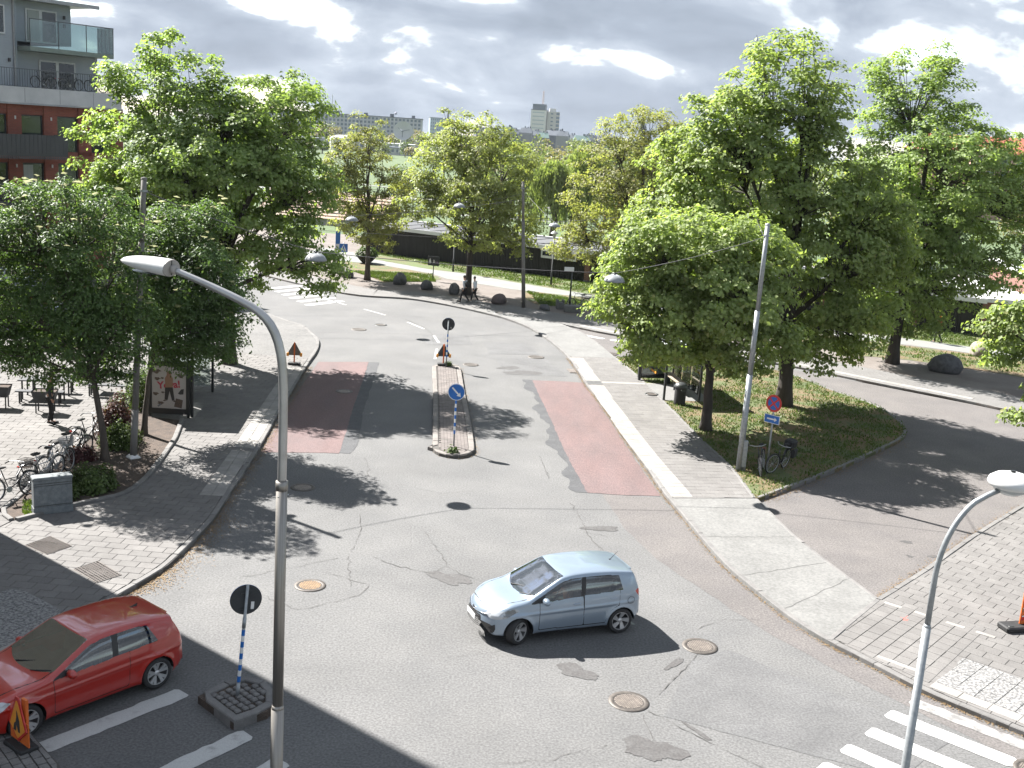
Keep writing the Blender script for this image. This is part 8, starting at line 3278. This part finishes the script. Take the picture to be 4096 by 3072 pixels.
def far_block(name, label, x, y, w, d, z0, z1, rz, m, floors, bays, wz0=None, roofm=None, win=True, cat="building", gap=0.5, wh=0.55, wm=None):
    root = empty(name, (x, y, 0), rz, label, cat)
    b = MB()
    b.box(-w / 2, -d / 2, z0, w / 2, d / 2, z1)
    b.build("wall", m, root)
    b = MB()
    b.box(-w / 2 - .4, -d / 2 - .4, z1, w / 2 + .4, d / 2 + .4, z1 + 0.6)
    b.build("roof", roofm or M_far4, root)
    if win:
        fh = (z1 - (wz0 or z0)) / floors
        bw = w / bays
        sh = None
        for f in range(floors):
            for k in range(bays):
                z = (wz0 or z0) + f * fh + fh * 0.25
                xx = -w / 2 + k * bw + bw * gap * .5
                ww = bw * (1 - gap)
                if sh is None:
                    g = MB()
                    g.box(0, -0.08, 0, ww, 0.0, fh * wh)
                    sh = g.build("window", wm or M_far3, root)
                    o = sh
                else:
                    o = sh.copy()
                    COL.objects.link(o)
                o.location = (xx, -d / 2 - 0.02, z)
    return root


lg = far_block("office_slab", "very long grey-blue office slab on the skyline at the left", -165, 1010, 142, 16, -8, 17.6, rad(0.5), M_far1, 7, 42, -6, gap=0.42)
b = MB()
for i in range(43):
    b.box(-71 + i * 142 / 42 - .25, -8.5, -6, -71 + i * 142 / 42 + .25, -8.05, 17)
o = b.build("facade_rib", M_far5, lg)
b = MB()
for (x, w, h) in ((20, 3, 2.2), (43, 3, 2.6), (62, 2.5, 2.2), (-6, 4, 2.2)):
    b.box(x, -4, 18.2, x + w, 2, 18.2 + h)
b.build("roof_box", M_far4, lg)
for (x, r, z) in ((-12, 2.6, 20.6), (48, 1.3, 21.5)):
    b = MB()
    b.lathe([(0, z + r), (r * .7, z + r * .7), (r, z), (r * .7, z - r * .7), (0, z - r)], 14, c=(x, -3, 0))
    b.build("roof_dome", M_far1, lg, True)
b = MB()
b.tube([(-8, -3, 18), (-8, -3, 34)], [.5, .25], 5)
b.build("mast", M_far5, lg)

# low white buildings and dish antenna beyond the meadow
for i, (x, y, w, d, z1, l) in enumerate(((-168, 800, 66, 20, -1.2, "low grey hall left of the satellite dish, beyond the meadow"), (-112, 830, 60, 18, -2.2, "low white hall behind the slender park tree, beyond the meadow"), (-74, 760, 40, 14, -3.5, "low pale hall in front of the satellite dish"),
                                         (-52, 850, 40, 14, -0.5, "long white low building right of the satellite dish"))):
    far_block("low_hall", l, x, y, w, d, -8.2, z1, rad(3), M_far5 if i else M_far1, 1, 12, -7, M_far4 if i != 1 else M_far5)
th = empty("white_tent", (-128, 790, 0), 0, "white rounded tent roof among the low halls beyond the meadow", "tent")
b = MB()
b.lathe([(9, -1.2), (8.6, 0.2), (7, 1.3), (4, 2.1), (0, 2.4)], 18)
b.build("roof", M_far5, th, True)
b = MB()
b.lathe([(9, -8.1), (9, -1.2)], 18)
b.build("wall", M_far5, th)
ds = empty("satellite_dish", (-82, 752, 0), 0, "big white satellite dish on the skyline", "antenna")
b = MB()
prof = [(0.0, 0.0), (2.0, 0.25), (4.0, 1.0), (6.3, 2.5)]
b.M = Matrix.Translation((0, 0, 7.2)) @ Matrix.Rotation(rad(72), 4, "X") @ Matrix.Rotation(rad(0), 4, "Z")
b.lathe(prof, 28)
b.M = None
b.build("dish", M_far5, ds, True)
b = MB()
for a in (0.4, 2.5, 4.6):
    b.tube([(4.4 * math.cos(a), -1.0, 7.2 + 4.4 * math.sin(a)), (0, -5.5, 7.9)], 0.16, 5)
b.lathe([(0, 0.6), (.7, 0.3), (.7, -.5), (0, -.6)], 10, c=(0, -5.5, 7.9))
b.build("feed_arm", M_far4, ds)
b = MB()
b.tube([(-3, 0, -8), (0, 1.2, 7)], 0.5, 6)
b.tube([(3, 0, -8), (0, 1.2, 7)], 0.5, 6)
b.lathe([(2.2, -8), (1.8, 2), (1.2, 6)], 10, c=(0, 2, 0))
b.build("stand", M_far5, ds)

# white tower block with mast
tw_ = far_block("tower_block", "white tower block with red-white mast on the skyline, right of the centre", 13.2, 1500, 19.5, 20, -10, 42.3, rad(-10), M_far2, 9, 1, -2, gap=0.22, wh=0.26, wm=mat("far_band_window", (0.34, 0.38, 0.43), 0.4))
b = MB()
for f in range(9):
    b.box(-9.78 + 5.5, 0, 0, -9.7 + 5.5, 0.1, 0.1)
tw2 = empty("tower_block", (31.0, 1503, 0), rad(4), "paler side wing of the white tower block, with balconies", "building")
b = MB()
b.box(-8, -6, -10, 8, 10, 41.5)
b.build("wall", mat("far_beige", (0.46, 0.44, 0.43), 0.9), tw2)
for f in range(8):
    z = 3 + f * 4.9
    b = MB()
    b.box(3.5, -6.1, z, 7.8, -6.02, z + 3.4)
    b.build("window", M_far3, tw2)
    b = MB()
    b.box(-3.5, -6.1, z + .6, -.5, -6.02, z + 2.4)
    b.build("window", M_far3, tw2)
b = MB()
b.box(-5, -3, 41.5, 3, 5, 45.5)
b.build("roof_box", M_far2, tw2)
b = MB()
b.box(-8.5, -7, 42.9, 8, 6, 50.0)
b.build("roof_box", mat("far_plant_room", (0.10, 0.13, 0.17), 0.7), tw_)
b = MB()
for (dx, dy) in ((-1, -1), (1, -1), (1, 1), (-1, 1)):
    b.tube([(3.5 + dx, dy, 50), (3.5 + dx * .5, dy * .5, 67)], 0.22, 4)
for k in range(8):
    z = 51 + k * 2
    b.tube([(2.6, -1, z), (4.4, -1, z + 1.6)], 0.16, 4)
    b.tube([(2.6, -1, z), (4.4, -1, z)], 0.16, 4)
b.build("mast", mat("mast_redwhite", (0.42, 0.33, 0.32), 0.7), tw_)

# roofscape below the tower
for i in range(17):
    x = -48 + i * 9.2 + rnd.uniform(-2, 2)
    h = rnd.uniform(13.5, 17.5) - (0.22 * max(0, i - 9)) * 1.2
    root = empty("city_house", (x, 1180 + rnd.uniform(-40, 40), 0), rnd.uniform(-.3, .3), ("dark roofed town house with dark walls", "dark roofed town house with grey walls", "pale roofed town house", "green roofed town house")[i % 4] + " on the skyline below the tower block", "building", "town houses on the skyline, " + ("dark", "grey walled", "pale roofed", "green roofed")[i % 4])
    b = MB()
    w = rnd.uniform(6, 9)
    b.box(-w, -6, -10, w, 6, h - 5)
    b.build("wall", (M_far4, mat("far_grey_wall", (0.24, 0.24, 0.255), 0.9), M_far4, M_far4)[i % 4], root)
    b = MB()
    b.add([(-w, -6, h - 5), (w, -6, h - 5), (w, 6, h - 5), (-w, 6, h - 5), (-w * .75, -1.5, h), (w * .75, -1.5, h), (w * .75, 1.5, h), (-w * .75, 1.5, h)], [(0, 1, 5, 4), (1, 2, 6, 5), (2, 3, 7, 6), (3, 0, 4, 7), (4, 5, 6, 7)])
    rf = b.build("roof", (M_far4, M_far4, mat("far_roof_pale", (0.27, 0.29, 0.31), 0.7), M_copper)[i % 4], root)
    for k in range(3):
        b = MB()
        xx = rnd.uniform(-w * .6, w * .6)
        b.box(xx, -1, h - .5, xx + 1.2, .5, h + rnd.uniform(1, 2.2))
        b.build("chimney", M_far4, rf)
for k, (x, y, zt_, r, l) in enumerate(((-99, 1400, 37, 3.6, "slim dark church spire behind the crown of the middle maple"), (128, 1300, 50, 4.2, "grey church spire behind the olive maple"))):
    root = empty("church_spire", (x, y, 0), 0, l, "church")
    b = MB()
    b.box(-r, -r, -10, r, r, zt_ - 26)
    b.build("tower", M_far4, root)
    b = MB()
    b.lathe([(r * 1.1, zt_ - 26), (r * .55, zt_ - 16), (r * .16, zt_ - 4), (0.05, zt_)], 8)
    b.build("spire", M_far4, root)
far_block("glass_tower", "pale glass office tower beside the slim dark spire", -119, 1500, 22, 18, -10, 24, rad(12), mat("far_glass", (0.30, 0.38, 0.46), 0.3), 8, 8, 0)
far_block("stone_house", "brick-red roofed pink house at the far right edge", 176, 400, 40, 14, -8, 14, rad(-18), M_pinkw, 4, 9, -4, M_redroof)
rr_ = empty("red_roof_house", (165, 430, 0), rad(-18), "long red tiled roof at the far right, behind the right maple", "building")
b = MB()
b.box(-22, -7, -9, 30, 7, 15)
b.build("wall", M_pinkw, rr_)
b = MB()
b.add([(-23, -8, 15), (31, -8, 15), (31, 8, 15), (-23, 8, 15), (-16, 0, 21), (24, 0, 21)], [(0, 1, 5, 4), (1, 2, 5), (2, 3, 4, 5), (3, 0, 4)])
b.build("roof", M_redroof, rr_)

# terrace house with orange tiles and fence across the park
oh = empty("tile_roof_house", (-20.5, 132, 0), rad(-8), "low house with orange tiled roof seen through the slender park tree", "building")
b = MB()
b.box(-9, -4.2, -3, 5, 4.2, 0.2)
b.build("wall", M_far2, oh)
b = MB()
for i in range(9):
    ya, yc = -4.8 + i * .53, -4.8 + (i + 1) * .53
    za, zc2 = 0.15 + i * .31, 0.15 + (i + 1) * .31
    b.add([(-9.5, ya, za + .10), (5.5, ya, za + .10), (5.5, yc, zc2), (-9.5, yc, zc2), (-9.5, ya, za), (5.5, ya, za)], [(0, 1, 2, 3), (4, 5, 1, 0)])
b.add([(-9.5, 0, 2.95), (5.5, 0, 2.95), (5.5, 4.8, .15), (-9.5, 4.8, .15)], [(0, 1, 2, 3)])
b.build("roof", M_orange, oh)
fn = empty("meadow_fence", (0, 0, 0), 0, "tall dark post fence across the far side of the park", "fence")
for i in range(40):
    x = -42 + i * 1.25
    y = 196 + i * 0.12
    b = MB()
    b.box(x, y, terr(x, y) - .2, x + .16, y + .1, terr(x, y) + 4.4)
    b.build("fence_post", M_blkmetal, fn)
b = MB()
for z in (1.0, 2.2, 4.0):
    b.box(-42, 198.2, terr(0, 198) + z, 8, 198.26, terr(0, 198) + z + .06)
b.build("fence_wire", M_blkmetal, fn)
ribbon("meadow_road", [(-140, 318), (-60, 312), (-20, 306), (30, 304)], -3.2, 3.2, -7.98, M_grav)
ribbon("meadow_path", [(-140, 430), (-80, 400), (-50, 360), (-30, 345)], -1.4, 1.4, -7.98, M_grav)
ribbon("meadow_path", [(-200, 640), (-130, 560), (-95, 540)], -2.0, 2.0, -7.98, M_grav)
ribbon("meadow_path", [(-30, 238), (0, 232), (20, 230)], -2.2, 2.2, terr(0, 235) + .12, M_grav)
mc = empty("meadow_car", (-22.5, 305, -7.95), rad(4), "pale car on the meadow road beyond the middle maple", "car")
b = MB()
b.bevbox((0, 0, 0.65), (4.3, 1.75, 0.7), 0.18)
b.build("body", M_far5, mc)
b = MB()
b.add([(-1.6, -.8, 1.0), (1.0, -.8, 1.0), (1.0, .8, 1.0), (-1.6, .8, 1.0), (-1.1, -.65, 1.5), (.4, -.65, 1.5), (.4, .65, 1.5), (-1.1, .65, 1.5)], [(0, 1, 5, 4), (1, 2, 6, 5), (2, 3, 7, 6), (3, 0, 4, 7), (4, 5, 6, 7)])
b.build("cabin", M_win, mc)
for x in (-1.3, 1.35):
    for y in (-.88, .88):
        b = MB()
        b.lathe([(0, y), (.31, y), (.31, y * .8), (0, y * .8)], 12, axis="y", c=(x, 0, .31))
        b.build("wheel", M_tyre, mc)
ml = empty("meadow_lamp", (-19.8, 250, terr(0, 250)), 0, "tall dark street lamp on the meadow road", "street lamp")
b = MB()
b.tube([(0, 0, 0), (0, 0, 13.2)], 0.16, 6)
b.build("post", M_blkmetal, ml)
b = MB()
b.bevbox((-.4, 0, 12.9), (1.2, .5, .5), .1)
b.build("head", M_far5, ml)

# the air between here and the far city
hz = MB()
hz.box(-900, -150, -11.5, 900, 1700, 75)
M_haze = bpy.data.materials.new("haze_air")
M_haze.use_nodes = True
t_ = M_haze.node_tree
t_.nodes.clear()
pv = t_.nodes.new("ShaderNodeVolumePrincipled")
pv.inputs["Color"].default_value = (0.86, 0.92, 1.0, 1)
pv.inputs["Density"].default_value = 0.00005
om = t_.nodes.new("ShaderNodeOutputMaterial")
t_.links.new(pv.outputs[0], om.inputs["Volume"])
ho = hz.build("haze", M_haze)
ho["kind"] = "stuff"
